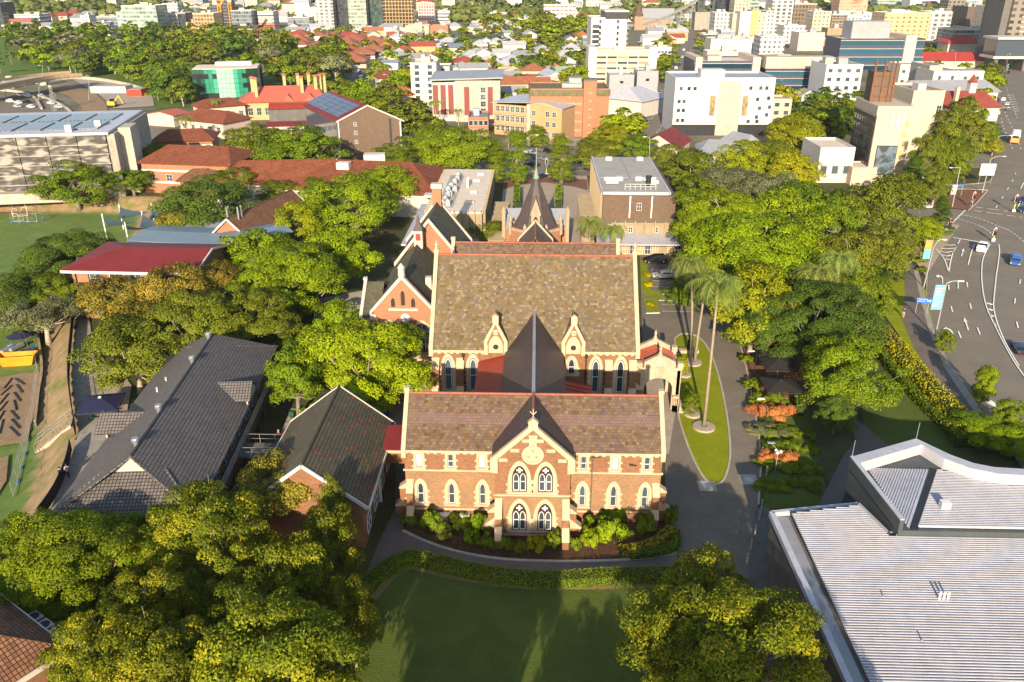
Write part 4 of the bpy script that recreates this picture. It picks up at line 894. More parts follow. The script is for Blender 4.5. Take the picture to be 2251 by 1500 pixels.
def long_building():
 t = gabled('school_building', 'long two-storey building with dark charcoal tile roof and roof vents, above the left bank', 'building', (-37.4,63.9), (-40.0,92.3), 6.2, 5.2, 9.0, BRICK_O, CHAR, 3.6, 3.6, .5, 1, CHAR)
 L_, hw, e0, e1 = t['_dims']                         # local X runs north, -Y is east
 v = MB(); v.box(-15,12,-hw-.45,-hw+.2,2.35,2.55); v.build('verandah_floor', CONC_D, t)
 v = MB()
 for i in range(10): x = -14.8+i*2.95; v.box(x-.08,x+.08,-hw-.4,-hw-.24,0,5.0)
 v.build('verandah_posts', CONC_D, t)
 v = MB(); v.box(-15,12,-hw-.46,-hw-.38,2.6,3.6); v.build('balustrade', CONC_L, t)
 for i in range(8): wallwin(t, -13+i*3.3, -hw+.3, 3.0, 4.4, 1.6, 0)
 for x, s in ((4.0,-1),(-2.5,1)):                    # small cross gables
  r = MB()
  slab(r, *([(x-2.2,s*6.9,6.0),(x,s*6.9,7.4),(x,s*2.2,7.4),(x-2.2,s*4.6,6.0)] if s < 0 else [(x-2.2,s*4.6,6.0),(x,s*2.2,7.4),(x,s*7.6,7.4),(x-2.2,s*7.6,6.0)]))
  slab(r, *([(x,s*6.9,7.4),(x+2.2,s*6.9,6.0),(x+2.2,s*4.6,6.0),(x,s*2.2,7.4)] if s < 0 else [(x,s*2.2,7.4),(x+2.2,s*4.6,6.0),(x+2.2,s*7.6,6.0),(x,s*7.6,7.4)]))
  o = r.build('cross_gable', CHAR, t); g = MB(); g.extr([(x-1.9,5.4),(x+1.9,5.4),(x+1.9,5.95),(x,7.2),(x-1.9,5.95)], *sorted((s*6.6,s*6.45))); g.build('gable_panel', PINKW, o)
 for x in (-12.2,-5.6,6.0,12.8):
  k = MB(); k.lathe([(.22,0),(.22,.5),(.36,.55),(.36,.85),(.3,.95)], (x,.15,8.85), 10); k.build('vent', METAL, t)
 for x, y in ((2.5,3.3),(5.0,3.1)): k = MB(); k.lathe([(.08,0),(.08,.5),(.14,.55)], (x,y,7.1), 6); k.build('vent_pipe', WHITEP, t)
 b = thing('footbridge', 'dark steel footbridge with mesh rails between the charcoal-roofed building and the courtyard', 'footbridge', (-26.5,75.5,0))
 m = MB(); m.box(-5.2,3.2,-1.4,1.4,2.5,2.75); m.build('deck', CONC_D, b)
 m = MB()
 for y in (-1.4,1.4):
  m.bar((-5.2,y,3.85),(3.2,y,3.85),.06); m.bar((-5.2,y,3.3),(3.2,y,3.3),.04)
  for i in range(6): m.bar((-5.2+i*1.68,y,2.7),(-5.2+i*1.68,y,3.85),.06)
 m.build('railing', METAL, b)
 for x in (-3.5,2.6): m = MB(); m.box(x-.12,x+.12,-1.2,-1.0,0,2.5); m.build('post', WHITEP, b)
long_building()
def side_block():
 t = gabled('school_building', 'brick building with mossy grey tile roof speckled with red replacement tiles', 'building', (-20.9,62.6), (-20.9,77.4), 5.4, 5.0, 9.5, BRICK, MOSS, 0, 0, .35, 0, MOSS, WHITE)
 L_, hw, e0, e1 = t['_dims']                         # local X north, -Y east
 for i, x in enumerate((-5.2,-1.6,2.2,5.4)):
  wallwin(t, x, -hw+.3, 3.4, 4.6, 1.3, 0); 
  wallwin(t, x, -hw+.3, .7, 2.6, 1.6, 0)
 m = MB(); m.box(.1,.2,-hw-.0,-hw+.32,0,4.6); m.build('downpipe', WHITEP, t)
 c = thing('covered_way', 'small maroon-roofed link between the mossy-roofed building and the front wing', 'walkway', (-13.9,74.0,0))
 m = MB(); slab(m, (-1.7,-2.0,5.2),(1.4,-2.0,5.2),(1.4,2.0,5.8),(-1.7,2.0,5.8)); m.build('roof', MAROON, c); m = MB(); m.box(-1.7,1.4,-1.9,-1.7,4.7,5.05); m.build('fascia', CREAM, c); m = MB(); m.box(-1.5,1.2,-1.2,1.8,3.0,5.0); m.build('wall', BRICK, c)
side_block()
def corner_roof():
 c = G(145,1425,6.0); a = math.atan2(.54,-.84); e1 = Vector((-.84,.54)); e2 = Vector((-.54,-.84))
 m = Vector((c.x, c.y))+e2*5; t = gabled('house', 'brown terracotta tiled roof cut off by the bottom left corner of the photo', 'building', m+e1*5, m+e1*15, 4.6, 6.0, 9.2, BRICK, TERRA_B, 4.6, 0, .5, 0, TERRA_B, OFFW)
 for i in range(3):
  p = Vector((c.x, c.y))+e1*(2.6+i*1.5)-e2*.55
  o = thing('air_conditioner', ['grey metal air-conditioner nearest the corner of the brown tiled roof','middle one of three grey air-conditioners by the brown tiled roof','farthest of three grey air-conditioners by the brown tiled roof'][i], 'air conditioner', (p.x, p.y, 0), a)
  o['group'] = 'air conditioners behind the tiled roof'
  b = MB(); b.box(-.6,.6,-.45,.45,4.3,5.6); b.build('case', METAL, o)
  f = MB(); f.lathe([(.36,0),(.36,.06),(.08,.07)], (0,0,5.6), 14); f.build('fan', DARKMET, o); f = MB(); f.box(-.55,.55,-.4,.4,0,4.3); f.build('stand', CONC_D, o)
corner_roof()
def modern_building():
 t = thing('modern_building', 'modern building with broad white ribbed metal roof filling the bottom right corner', 'building')
 z = 6.0
 def edge(px): p = G(*px, z); return (p.x, p.y)
 P = [edge((1712,1128)), edge((1884,1112)), edge((1951,1175)), (75,edge((1951,1175))[1]+2.4), (75,34), (edge((1712,1128))[0]+.6,34)]
 w_ = MB(); Q = [edge((1697,1125)), edge((1886,1106)), edge((1953,1171)), (75,edge((1953,1171))[1]+2.4), (75,34), (edge((1697,1125))[0]+.4,34)]
 w_.prism(Q, 0, z-.5); w_.build('wall', CONC_D, t)
 f = MB(); n = len(Q)
 for i in range(n-3): f.bar((*Q[i], z-.25), (*Q[i+1], z-.25), .35, .5)
 f.bar((*Q[-1], z-.25), (*Q[0], z-.25), .5, .5); f.build('parapet', METAL_L, t)
 g = MB(); g.prism([(Q[0][0]+.2,Q[0][1]-.2),(P[0][0]+.9,Q[0][1]-.2),(P[0][0]+.9,34),(Q[-1][0]+.2,34)], z-.5, z-.42); g.build('box_gutter', GREYMET, t)
 def ribs(poly, z0, slope, y0, name, pitch=.26, step=.2):
  r = MB(); ys = [p[1] for p in poly]; y = min(ys)
  while y < max(ys):
   xs = []
   for i in range(len(poly)):
    (ax,ay),(bx,by) = poly[i], poly[(i+1) % len(poly)]; ym = y+pitch/2
    if (ay > ym) != (by > ym): xs.append(ax+(ym-ay)*(bx-ax)/(by-ay))
   xs.sort()
   for a, b in zip(xs[::2], xs[1::2]):
    zz_ = z0+slope*(y-y0); q = pitch
    pr = [(y,zz_),(y+q*.12,zz_+step),(y+q*.5,zz_+step+slope*q*.4),(y+q*.62,zz_),(y+q,zz_)]
    for (ya,za),(yb,zb) in zip(pr, pr[1:]): r.face([(a,ya,za),(b,ya,za),(b,yb,zb),(a,yb,zb)])
   y += pitch
  return r.build(name, METAL_L, t)
 P2 = [(P[0][0]+1.0,P[0][1]-.35), (P[1][0]-.1,P[1][1]-.35), (P[2][0]-.1,P[2][1]-.35), (74.8,P[3][1]-.35), (74.8,34.2), (P[0][0]+1.3,34.2)]
 ribs(P2, z-.3, .03, 45, 'roof')
 v = MB()
 for i in range(3): v.lathe([(.09,0),(.09,.9),(.12,.95)], (31.4+i*.32,50.3,z-.2), 8)
 v.build('vent_pipes', WHITEP, t)
 for x, y in ((25.3,59.2),(27.2,50.5),(28.3,46.0)): k = MB(); k.lathe([(.2,0),(.22,.1),(.06,.12),(.06,.5)], (x,y,z-.2), 8); k.build('anchor', METAL, t)
 # the hall behind: raking walls, tapering roof and valley gutter
 u = thing('modern_building', 'taller slate-blue clad hall with folded metal roof and curved parapet, behind the broad white roof', 'building'); z = 8.0
 def e(px, zz_=z): p = G(*px, zz_); return (p.x, p.y)
 A, B, Cc, D = e((1873,1004)), e((2014,964)), e((1984,1144)), e((2055,1004))
 crv = [e(p) for p in ((2090,1000),(2140,1018),(2185,1027),(2251,1031))]
 Bk = [B]+crv+[(70, crv[-1][1])]
 w_ = MB(); w_.prism([A, B]+crv+[(70,crv[-1][1]),(70,57.8),(Cc[0],57.8)], 0, z-1.2); w_.build('wall', CLAD, u)
 k = MB()
 ring_ = [Vector(p[:2]) for p in [A]+Bk]; off = []
 for i, p in enumerate(ring_):
  d = (ring_[min(i+1, len(ring_)-1)]-ring_[max(i-1, 0)]).normalized(); off.append(p+Vector((d.y, -d.x))*1.15)
 for i in range(len(ring_)-1): k.prism([tuple(ring_[i]), tuple(ring_[i+1]), tuple(off[i+1]), tuple(off[i])], z-1.15, z)
 k.build('parapet', METAL_L, u)
 k = MB(); k.bar((*A, z-.6), (Cc[0],Cc[1],z-.6), .35, 1.2); k.build('side_parapet', CLAD, u); k = MB(); k.bar((*A, z+.04), (Cc[0],Cc[1],z+.04), .4, .1); k.build('side_capping', METAL_L, u)
 poly1 = [(A[0]+1.6,A[1]-.2),(D[0]-.5,D[1]-.5),(Cc[0]+.9,Cc[1]+.3)]
 s_ = MB(); s_.prism(poly1, z-1.18, z-1.12); 
 for i in range(1, 22):                             # seams of the folded sheet run with the valley
  q = i/22; a, b = Vector(poly1[0]).lerp(Vector(poly1[1]), q), Vector(poly1[0]).lerp(Vector(poly1[2]), q); s_.bar((a.x,a.y,z-1.1),(b.x,b.y,z-1.1),.06,.1)
 s_.build('folded_roof', METAL_L, u)
 gq = MB(); gq.prism([(D[0]-.5,D[1]-.5),(D[0]+.1,D[1]-.5),(Cc[0]+1.6,Cc[1]+.2),(Cc[0]+.9,Cc[1]+.2)], z-1.14, z-1.06); gq.build('valley_gutter', DARKMET, u)
 poly2 = [(D[0]+.2,D[1]-.5)]+[(p[0],p[1]-1.2) for p in crv]+[(69,crv[-1][1]-1.2),(69,58.2),(Cc[0]+1.7,58.2)]
 tt = t; t = u; ribs(poly2, z-1.15, -.01, 60, 'roof'); t = tt
 k = MB(); k.box(35.9,36.7,60.6,61.2,z-1,z-.3); k.build('roof_vent', WHITEP, u)
 for p in ((1873,1004),(2014,964)): q = G(*p, z); k = MB(); k.bar((q.x,q.y,z),(q.x,q.y,z+1.8),.05); k.build('mast', METAL, u)
modern_building()
def flat_block_left():
 t = thing('school_building', 'cream flat-roofed block with rows of rooftop machinery and stepped sunshades on its right', 'building', (-15.2,149,0))
 m = MB(); m.box(-5.2,5.2,0,36,0,9.0); m.build('wall', PANEL, t)
 r = MB(); r.box(-5.35,5.35,-.15,36.15,9.002,9.35); r.build('roof', ROOFC, t)
 f = MB()
 for i in range(9): x = -5.1+i*1.27; f.box(x-.13,x+.13,-.6,.02,4.6,9.5)
 for i in range(20): y = 1+i*1.8; f.box(5.2,5.75,y-.13,y+.13,4.6,9.5); f.box(-5.75,-5.2,y-.13,y+.13,4.6,9.5)
 f.build('fins', PANEL, t)
 for i in range(7):
  s_ = MB(); y = -3+i*3.6; s_.box(6.4,9.4,y,y+3.0,4.5,4.8); slab(s_, (6.4,y,4.8),(9.4,y,4.8),(9.4,y+3.0,5.7),(6.4,y+3.0,5.7),.1); s_.box(6.6,9.2,y+.5,y+2.6,0,4.49); s_.build('sunshade', PANEL, t)
 a = MB(); a.box(-5.6,5.0,-4.2,-.7,4.0,4.35); a.build('awning', METAL_L, t); a = MB(); a.box(-9.5,-5.8,-5,24,4.2,4.5); a.build('side_awning', METAL_L, t); a = MB(); a.box(-9,-5.9,24.2,27,5.8,6.2); a.build('canopy', WHITE, t)
 random.seed(3)
 for i, (x, y) in enumerate([(-2.6,4),(-1.6,4.2),(-2.4,7),(-2.2,10.5),(-1.9,11.5),(-2.6,15),(-1.3,15.3),(-2.3,18),(-1.9,21.5),(-1.6,24.5),(-1.8,28)]):
  k = MB(); k.box(x-.45,x+.45,y-.6,y+.6,9.4,10.5); k.lathe([(.36,0),(.36,.12),(.1,.13)], (x,y,10.5), 10); k.build('air_handler', METAL, t)
 for x, y, a_, b_ in ((2.4,6,1.6,.35),(2.6,14,1.4,.35),(2.5,24,1.6,.35),(1.0,19,.5,.7),(1.1,20.6,.5,.7),(3.0,30,1.3,.35)): k = MB(); k.box(x-a_/2,x+a_/2,y-b_/2,y+b_/2,9.4,9.9 if b_ < .5 else 11.2); k.build('duct', ROOFC, t)
 k = MB(); k.box(-3.6,-.6,2.5,30,9.36,9.4); k.build('roof_walkway', ROOFG, t)
flat_block_left()
def flat_block_right():
 t = thing('school_building', 'brown brick theatre with grey metal flat roof, white ducts and a long front awning', 'building', (19.4,156,0))
 m = MB(); m.box(-6.4,7.6,0,34,0,10.8); m.build('wall', BRICK_D, t)
 r = MB(); r.box(-6.6,6.4,.6,34.2,10.802,11.3); r.build('roof', ROOFG, t)
 k = MB(); k.box(-6.75,-6.45,.3,34.3,11.0,11.5); k.box(6.3,6.6,.3,34.3,11.0,11.5); k.box(-6.6,6.4,.3,.6,11.0,11.5); k.build('parapet', METAL_L, t)
 k = MB(); k.box(-.12,.12,13,34,11.32,11.42); k.box(-6.3,6.3,13,13.2,11.32,11.42); k.build('roof_seam', GREYMET, t)
 for x, y in ((-4.4,9.5),(-4.2,7),(3.6,9.5),(3.8,7)): d = MB(); d.lathe([(.42,0),(.42,2.4)], (0,0,0), 10); o = d.build('duct', WHITE, t, (x-1.2,y,11.9)); o.rotation_euler = (0, rad(90), 0)
 for x, y in ((-2.4,11.2),(1.6,11.4),(-3,31),(4,31)): d = MB(); d.box(x-.7,x+.7,y-.6,y+.6,11.3,12.0); d.build('skylight', WHITE, t)
 d = MB(); d.lathe([(.5,0),(.5,1.6),(.62,1.7),(.62,2.0)], (3.0,6.5,11.3), 12); d.build('flue', DARKMET, t)
 d = MB()
 for i in range(7): d.bar((-2+i,3,11.3),(-2+i,3,12.4),.06)
 d.bar((-2,3,12.4),(4,3,12.4),.06); d.bar((-2,3,11.9),(4,3,11.9),.06); d.build('roof_railing', WHITEP, t)
 p = MB(); p.box(-7.4,9.4,-3.4,-.02,0,6.2); p.build('front_wall', PANEL, t)
 p = MB()
 for i in range(8): x = -4.2+i*1.9; p.box(x-.12,x+.12,-3.75,-3.35,3.9,6.9)
 p.box(-4.9,9.5,-3.6,-3.3,6.2,6.5); p.build('piers', PANEL, t)
 for x in (-1.2,3.6): wallwin(t, x, -3.4, 4.6, 5.6, .8, 0, fm=WHITEP)
 wallwin(t, .6, -.0, 8.0, 9.4, .8, 0)
 q = MB(); q.box(-1.3,-1.05,-.12,.05,6.5,10.8); q.box(2.9,3.15,-.12,.05,6.5,10.8); q.build('white_trim', WHITEP, t)
 a = MB(); slab(a, (-7.8,-8.2,3.7),(10.4,-8.2,3.7),(10.4,-3.6,4.3),(-7.8,-3.6,4.3),.3); a.build('awning', METAL_L, t)
 for i in range(8):
  x = -2+i*1.45
  if i in (5,): continue
  wallwin(t, x, -3.4, .3, 2.1, 1.0, 0, GLASS if i % 2 else TIMBER); 
 for i, c in enumerate(((.5,.55,.6),(.55,.3,.25),(.25,.35,.5),(.6,.5,.35),(.3,.4,.3))): b = MB(); b.box(-1.4+i*1.6,-.8+i*1.6,-3.5,-3.42,2.5,3.4); b.build('poster', plain('poster_%d' % i, c), t)
 for i in range(6):
  s_ = MB(); y = 2+i*3.4; s_.box(-10.4,-7.4,y,y+2.8,4.5,4.8); slab(s_, (-10.4,y,4.8),(-7.4,y,4.8),(-7.4,y+2.8,5.7),(-10.4,y+2.8,5.7),.1); s_.box(-10.2,-7.6,y+.5,y+2.4,0,4.49); s_.build('sunshade', PANEL, t)
 for i in range(16): y = 1.5+i*2.1; s_ = MB(); s_.box(-6.95,-6.4,y-.15,y+.15,3,11.0); s_.build('fin', PANEL, t)
flat_block_right()
def red_roof_block():
 t = gabled('school_building', 'three-storey orange brick block with maroon metal roof and deep white fascia', 'building', (-66,124.3), (-52.3,123.9), 6.6, 8.3, 9.9, BRICK_O, MAROON, 6, 0, .7, 0, None, WHITE)
 L_, hw, e0, e1 = t['_dims']
 for z in (2.4,5.2): k = MB(); k.box(e0-.9,e1,-hw-.7,-hw+.3,z,z+.25); k.build('sun_ledge', OFFW, t)
 for i in range(5):
  for z in (.4,3.2,6.0): wallwin(t, e0+4+i*3.2, -hw+.3, z, z+1.5, 1.7, 0)
 for x in (e0+.9,e0+3.0): k = MB(); k.box(x-.07,x+.07,-hw+.1,-hw+.32,0,8.2); k.build('downpipe', DARKMET, t)
red_roof_block()
def sheds():
 for (a, b, hw, ze, lab, m_) in (((-73,145.5),(-54,143.5),4.6,5.8,'low blue-grey metal roof behind the maroon-roofed block',BLUEMET),((-55.5,139.5),(-47,146.5),3.2,6.8,'skewed pale blue-grey metal roof beside the orange gable',BLUEMET),((-70,154.5),(-55,153),3.6,5.0,'dark grey flat shelter roof under the shade sails',GREYMET)):
  t = gabled('shelter', lab, 'shelter', a, b, hw, ze, ze+.5, DARKMET, m_, 0, 0, .4)
 t = thing('covered_court', 'bright blue canvas court cover next to the orange gable end', 'court cover', (-44.5,143,0)); m = MB(); slab(m, (-3.5,-5,3.2),(3,-5,3.2),(4.5,5,3.6),(-2,5,3.6)); m.build('cover', BLUEC, t); m = MB()
 for x, y in ((-3,-4.6),(2.6,-4.6),(4,4.6)): m.box(x-.08,x+.08,y-.08,y+.08,0,3.1)
 m.build('posts', METAL, t)
 for i, (P, lab) in enumerate(((((225,476),(237,497),(300,488)),'dark blue shade sail nearest the playing field'),(((262,455),(258,482),(330,466)),'dark blue shade sail behind the nearest one, tilted up to a white mast'),(((312,470),(305,500),(366,497)),'dark blue shade sail with its corner on the middle mast'),(((333,453),(330,478),(362,480)),'dark blue shade sail half hidden by the umbrella-shaped tree'),(((275,495),(280,505),(330,500)),'lowest navy shade sail beside the grey shelter roof'))):
  q = [G(P[0][0],P[0][1],5.2-i*.3), G(P[1][0],P[1][1],2.9), G(P[2][0],P[2][1],3.5)]
  t = thing('shade_sail', lab, 'shade sail', (q[0].x,q[0].y,0), group='shade sails beside the field'); v = MB(); k = 6
  def pt(u, w_): 
   a = q[0]*(1-u-w_)+q[1]*u+q[2]*w_; sag = u*w_+u*(1-u-w_)+w_*(1-u-w_); c_ = (q[0]+q[1]+q[2])/3; e_ = max(0, .333-min(u, w_, 1-u-w_))*sag*1.1
   p = a+(c_-a)*e_; return (p.x-q[0].x, p.y-q[0].y, p.z-sag*1.2)
  for i_ in range(k):
   for j_ in range(k-i_):
    v.face([pt(i_/k,j_/k),pt((i_+1)/k,j_/k),pt(i_/k,(j_+1)/k)])
    if j_ < k-i_-1: v.face([pt((i_+1)/k,j_/k),pt((i_+1)/k,(j_+1)/k),pt(i_/k,(j_+1)/k)])
  v.build('sail', SHADEF if i < 4 else NAVYC, t, smooth=True); m = MB(); m.tube([(0,0,0),(0,0,5.8-i*.3)], .13, 8); m.build('mast', WHITEP, t)
sheds()
_a, _b = G(500,480,9.2), G(640,418,9.2)
t = gabled('school_building', 'orange brick gable end with weathered terracotta roof and four metal flues', 'building', _a, _b, 4.6, 5.0, 9.2, BRICK_O, TERRA_B, 0, 0, .35, 0, TERRA_B, WHITE)
L_, hw, e0, e1 = t['_dims']
for i, (x, y) in enumerate(((-8.5,.9),(-7.6,1.2),(-7.6,-.8),(-6.4,-.7))): k = MB(); k.tube([(e0+9.8+x,y,7.9),(e0+9.8+x,y,10.8)], .17, 8); k.build('flue', METAL, t)
wallwin(t, 0, e0+.02, 6.0, 6.6, .6, 3)
_a, _b = G(528,354,9.5), G(735,350,9.5)
t = gabled('school_building', 'long low school block with speckled terracotta roof and white verandah wall', 'building', _a, _b, 7.5, 5.5, 9.5, WHITE, TERRA, 5, 0, .5, 0, TERRA, OFFW)
k = MB(); k.box(18,23,-1.5,1.5,8.6,10.6); k.build('plant_box', OFFW, t)
_a, _b = G(745,352,9.5), G(905,358,9.5)
t = gabled('school_building', 'broad red-brown tiled roof with white rooftop box, left of the cream flat block', 'building', _a, _b, 13, 5.2, 9.5, OFFW, TERRA, 9, 9, .5, 0, TERRA, OFFW)
k = MB(); k.box(-8,-5,-4.4,-2.4,8.2,9.8); k.build('plant_box', OFFW, t)
_a, _b = G(425,372,6.5), G(510,370,6.5)
gabled('school_building', 'small lower terracotta roof at the left end of the long speckled roof', 'building', _a, _b, 4, 4.5, 6.5, BRICK_O, TERRA_B, 3, 0, .4, 0, TERRA_B)
# ---------------------------------------------------------------- trees, palms, hedges
LEAF = dict(
 fig=foliage('fig_leaves', (.05,.065,.006), (.17,.205,.008), (.33,.29,.014), .15),
 lush=foliage('lush_leaves', (.085,.125,.004), (.285,.365,.006), None, .15),
 jac=foliage('feathery_leaves', (.06,.11,.005), (.235,.31,.007), None, .15),
 dark=foliage('dark_feathery_leaves', (.028,.062,.010), (.115,.175,.018), None, .15),
 mid=foliage('mid_green_leaves', (.05,.088,.006), (.195,.26,.009), None, .15),
 olive=foliage('olive_leaves', (.065,.078,.010), (.21,.245,.016), None, .15),
 brown=foliage('brownish_leaves', (.075,.068,.012), (.25,.22,.024), (.36,.25,.03), .15),
 yel=foliage('yellow_green_leaves', (.13,.14,.004), (.33,.345,.008), None, .15),
 grey=foliage('grey_green_leaves', (.085,.095,.045), (.25,.26,.11), None, .15),
 hedge=foliage('hedge_leaves', (.07,.12,.004), (.25,.35,.006), None, .15),
 gold=foliage('golden_hedge_leaves', (.17,.16,.004), (.55,.46,.008), None, .15),
 red=foliage('copper_leaves', (.34,.11,.03), (.68,.28,.09), None, .15),
 palm=foliage('palm_fronds', (.06,.095,.018), (.22,.27,.05), None, .15),
 dist=foliage('distant_leaves', (.055,.075,.014), (.17,.19,.03), None, .15))
BARK = plain('grey_bark', (.24,.20,.15), .9, amt=.3, sc=3); BARK_P = plain('pale_bark', (.42,.35,.25), .9, amt=.25, sc=3); BARK_D = plain('dark_bark', (.10,.075,.05), .9, amt=.3, sc=3)
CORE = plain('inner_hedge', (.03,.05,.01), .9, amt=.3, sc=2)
def leafmesh(name, pos, nor, siz, tint, mat, rng, asp=.55):
 """many small leaf-shaped faces"""
 n = len(pos); nor = nor/np.maximum(1e-6, np.linalg.norm(nor, axis=1))[:, None]
 r = rng.normal(size=(n, 3)); u = np.cross(nor, r); u /= np.maximum(1e-6, np.linalg.norm(u, axis=1))[:, None]; v = np.cross(nor, u)
 s = siz[:, None]; b = nor*s*.12
 V = np.stack([pos-u*s*.5-b, pos+v*s*asp*.5+b, pos+u*s*.5-b, pos-v*s*asp*.5+b], 1).reshape(-1, 3)
 me = bpy.data.meshes.new(name); me.vertices.add(4*n); me.vertices.foreach_set('co', V.astype(np.float32).ravel())
 me.loops.add(4*n); me.loops.foreach_set('vertex_index', np.arange(4*n, dtype=np.int32)); me.polygons.add(n)
 me.polygons.foreach_set('loop_start', np.arange(0, 4*n, 4, dtype=np.int32)); me.update(calc_edges=True); me.materials.append(mat)
 at = me.attributes.new('tint', 'FLOAT', 'FACE'); at.data.foreach_set('value', np.clip(tint, 0, 1).astype(np.float32)); return me
def crown_pts(seed, R, V, zc, nc, nl, shape, tight=.27, fill=.25, low=-.45):
 rng = np.random.default_rng(seed); ph = rng.uniform(0, 6.28, 4); C_, RC = [], []
 for i in range(nc):
  th = rng.uniform(0, 2*np.pi); cz = rng.uniform(low, 1); sr = math.sqrt(max(0, 1-cz*cz))
  lob = 1+.16*math.sin(2*th+ph[0])+.13*math.sin(3*th+ph[1])+.10*math.sin(5*th+ph[2]); f = (rng.uniform(.70, .93) if rng.random() > fill else rng.uniform(.3, .65))
  if shape == 'cone': k = 1-(cz-low)/(1-low); sr = k*.95+.06; f = f if rng.random() < .3 else rng.uniform(.75, 1)
  if shape == 'column': sr = min(1, .35+.9*(1-((cz-low)/(1-low))**1.8))*.85
  if shape == 'umbrella': cz = abs(cz)**.7*.9; sr = math.sqrt(max(0, 1-cz*cz*.9)); lob = 1+.6*(lob-1)
  C_.append((R*sr*math.cos(th)*f*lob, R*sr*math.sin(th)*f*lob, zc+V*cz*(f if shape not in ('cone','column') else 1))); RC.append(R*tight*rng.uniform(.55, 1.45))
 C_ = np.array(C_); RC = np.array(RC); tc = rng.uniform(-.27, .27, nc)
 w_ = RC**2/np.sum(RC**2); idx = rng.choice(nc, nl, p=w_)
 d = rng.normal(size=(nl, 3)); d[:, 2] = np.where(d[:, 2] < -.25, -d[:, 2], d[:, 2]); d /= np.linalg.norm(d, axis=1)[:, None]
 rr = RC[idx]*(.45+.55*rng.random(nl)**.45)
 pos = C_[idx]+d*rr[:, None]*np.array([1, 1, .82]); oc = (pos-np.array([0, 0, zc-.35*V]))/np.array([R, R, V]); nor = d*.6+oc*.55+rng.normal(size=(nl, 3))*.42+np.array([0, 0, .15])
 tint = .53+tc[idx]+rng.normal(size=nl)*.17
 return pos, nor, tint, C_, RC, rng
SHAPE = dict(fig=('dome',BARK_P), lush=('dome',BARK_P), jac=('dome',BARK), dark=('dome',BARK), mid=('dome',BARK), olive=('dome',BARK_P), brown=('umbrella',BARK_P), yel=('dome',BARK_P), grey=('umbrella',BARK_P), column=('column',BARK), pine=('cone',BARK_D), round=('dome',BARK))
LEAFOF = dict(column='mid', pine='dark', round='mid')
_tree = {}
def tree_proto(kind, lod, var):
 key = (kind, lod, var)
 if key in _tree: return _tree[key]
 shape, bark = SHAPE[kind]; seed = sum(map(ord, kind))*7+var*31+{'x':1,'n':2,'m':3,'f':4}[lod]
 R = 5.0; H = {'column':14.0,'pine':15.0}.get(kind, 10.0); V, zc, low = .47*H, .54*H, -.72
 if shape == 'umbrella': V, zc, low = .36*H, .58*H, -.5
 if shape in ('column','cone'): R, V, zc, low = (1.6 if shape == 'column' else 2.8), .44*H, .56*H, -1
 nc, nl, ls = {'x':(170,60000,.19),'n':(120,21000,.27),'m':(52,3800,.66),'f':(22,640,1.4)}[lod]
 if kind in ('jac','dark','grey') and lod in 'xn': ls *= .8; nl = int(nl*1.25)
 if shape in ('column','cone'): nl = int(nl*.8); ls *= .75
 tight = .5 if shape in ('column',) else (.17 if lod == 'x' else .20 if lod == 'n' else .25)
 pos, nor, tint, C_, RC, rng = crown_pts(seed, R, V, zc, nc, nl, shape, tight, .3, low)
 me = leafmesh('crown', pos, nor, ls*rng.uniform(.7, 1.3, nl), tint, LEAF[LEAFOF.get(kind, kind)], rng, .5 if kind in ('fig','olive') else .6)
 t = MB(); k = .34 if lod in 'xn' else .3; zt = zc-V*.55 if shape not in ('column','cone') else zc
 bend = rng.uniform(-.4, .4, 2)
 if lod == 'f': t.tube([(0,0,-.3),(bend[0],bend[1],zc)], [.3,.15], 4)
 else:
  t.tube([(0,0,-.3),(bend[0]*.4,bend[1]*.4,zt*.5),(bend[0],bend[1],zt),(bend[0]*1.2,bend[1]*1.2,zc)], [k*1.25,k*.9,k*.75,k*.3], 8)
  order = rng.permutation(nc)[:{'x':46,'n':24,'m':8}[lod]]
  for i in order:
   c = C_[i]; a = np.array([bend[0], bend[1], zt*(.8+.3*rng.random())]); mid = a*.45+c*.55+rng.normal(size=3)*.35+np.array([0,0,-.25])
   end = c+(c-np.array([0,0,zc-1]))*rng.uniform(-.06, .02); r0 = k*.34
   t.tube([a, mid, end], [r0, r0*.6, r0*.18], 5 if lod in 'xn' else 4, False)
   if lod == 'x' or (lod == 'n' and kind in ('fig','brown','grey','olive')):
    for q in range(3):
     e2 = end+rng.normal(size=3)*RC[i]*.5+np.array([0,0,.25]); t.tube([mid*.3+end*.7, e2], [r0*.24, r0*.07], 4, False)
 tm = t.mesh('trunk', bark, True); _tree[key] = (me, tm, R, H, zc); return _tree[key]
TREES = []; POLY_AVOID = []
def plant(x, y, R, H, kind, label, lod, group=None, name='tree', z=None, cat='tree'):
 var = len(TREES) % (3 if lod in 'nm' else 2); me, tm, R0, H0, zc = tree_proto(kind, lod, var); rz = (len(TREES)*2.399) % 6.28
 z = field_h(x, y) if z is None else z
 t = thing(name, label, cat, (x, y, z), rz, group, (R/R0, R/R0, H/H0)); put('crown', me, t); put('trunk', tm, t); TREES.append(t); return t
def tree(px, py, w_, H, kind, label=None, lod=None, group=None, z=0.0, name=None):
 c = G(px, py, .62*H+z); d = depth(c); R = w_*.5*d/F
 H = max(H, 1.3*R) if py < 640 else H; c = G(px, py, .62*H+z) if py < 640 else c
 lod = lod or ('x' if R*F/d > 110 else 'n' if d < 250 else 'm' if d < 520 else 'f')
 return plant(c.x, c.y, R, H, kind, label, lod, group, name or {'pine':'pine_tree','fig':'fig_tree'}.get(kind, 'tree'), None if z == 0 else z)
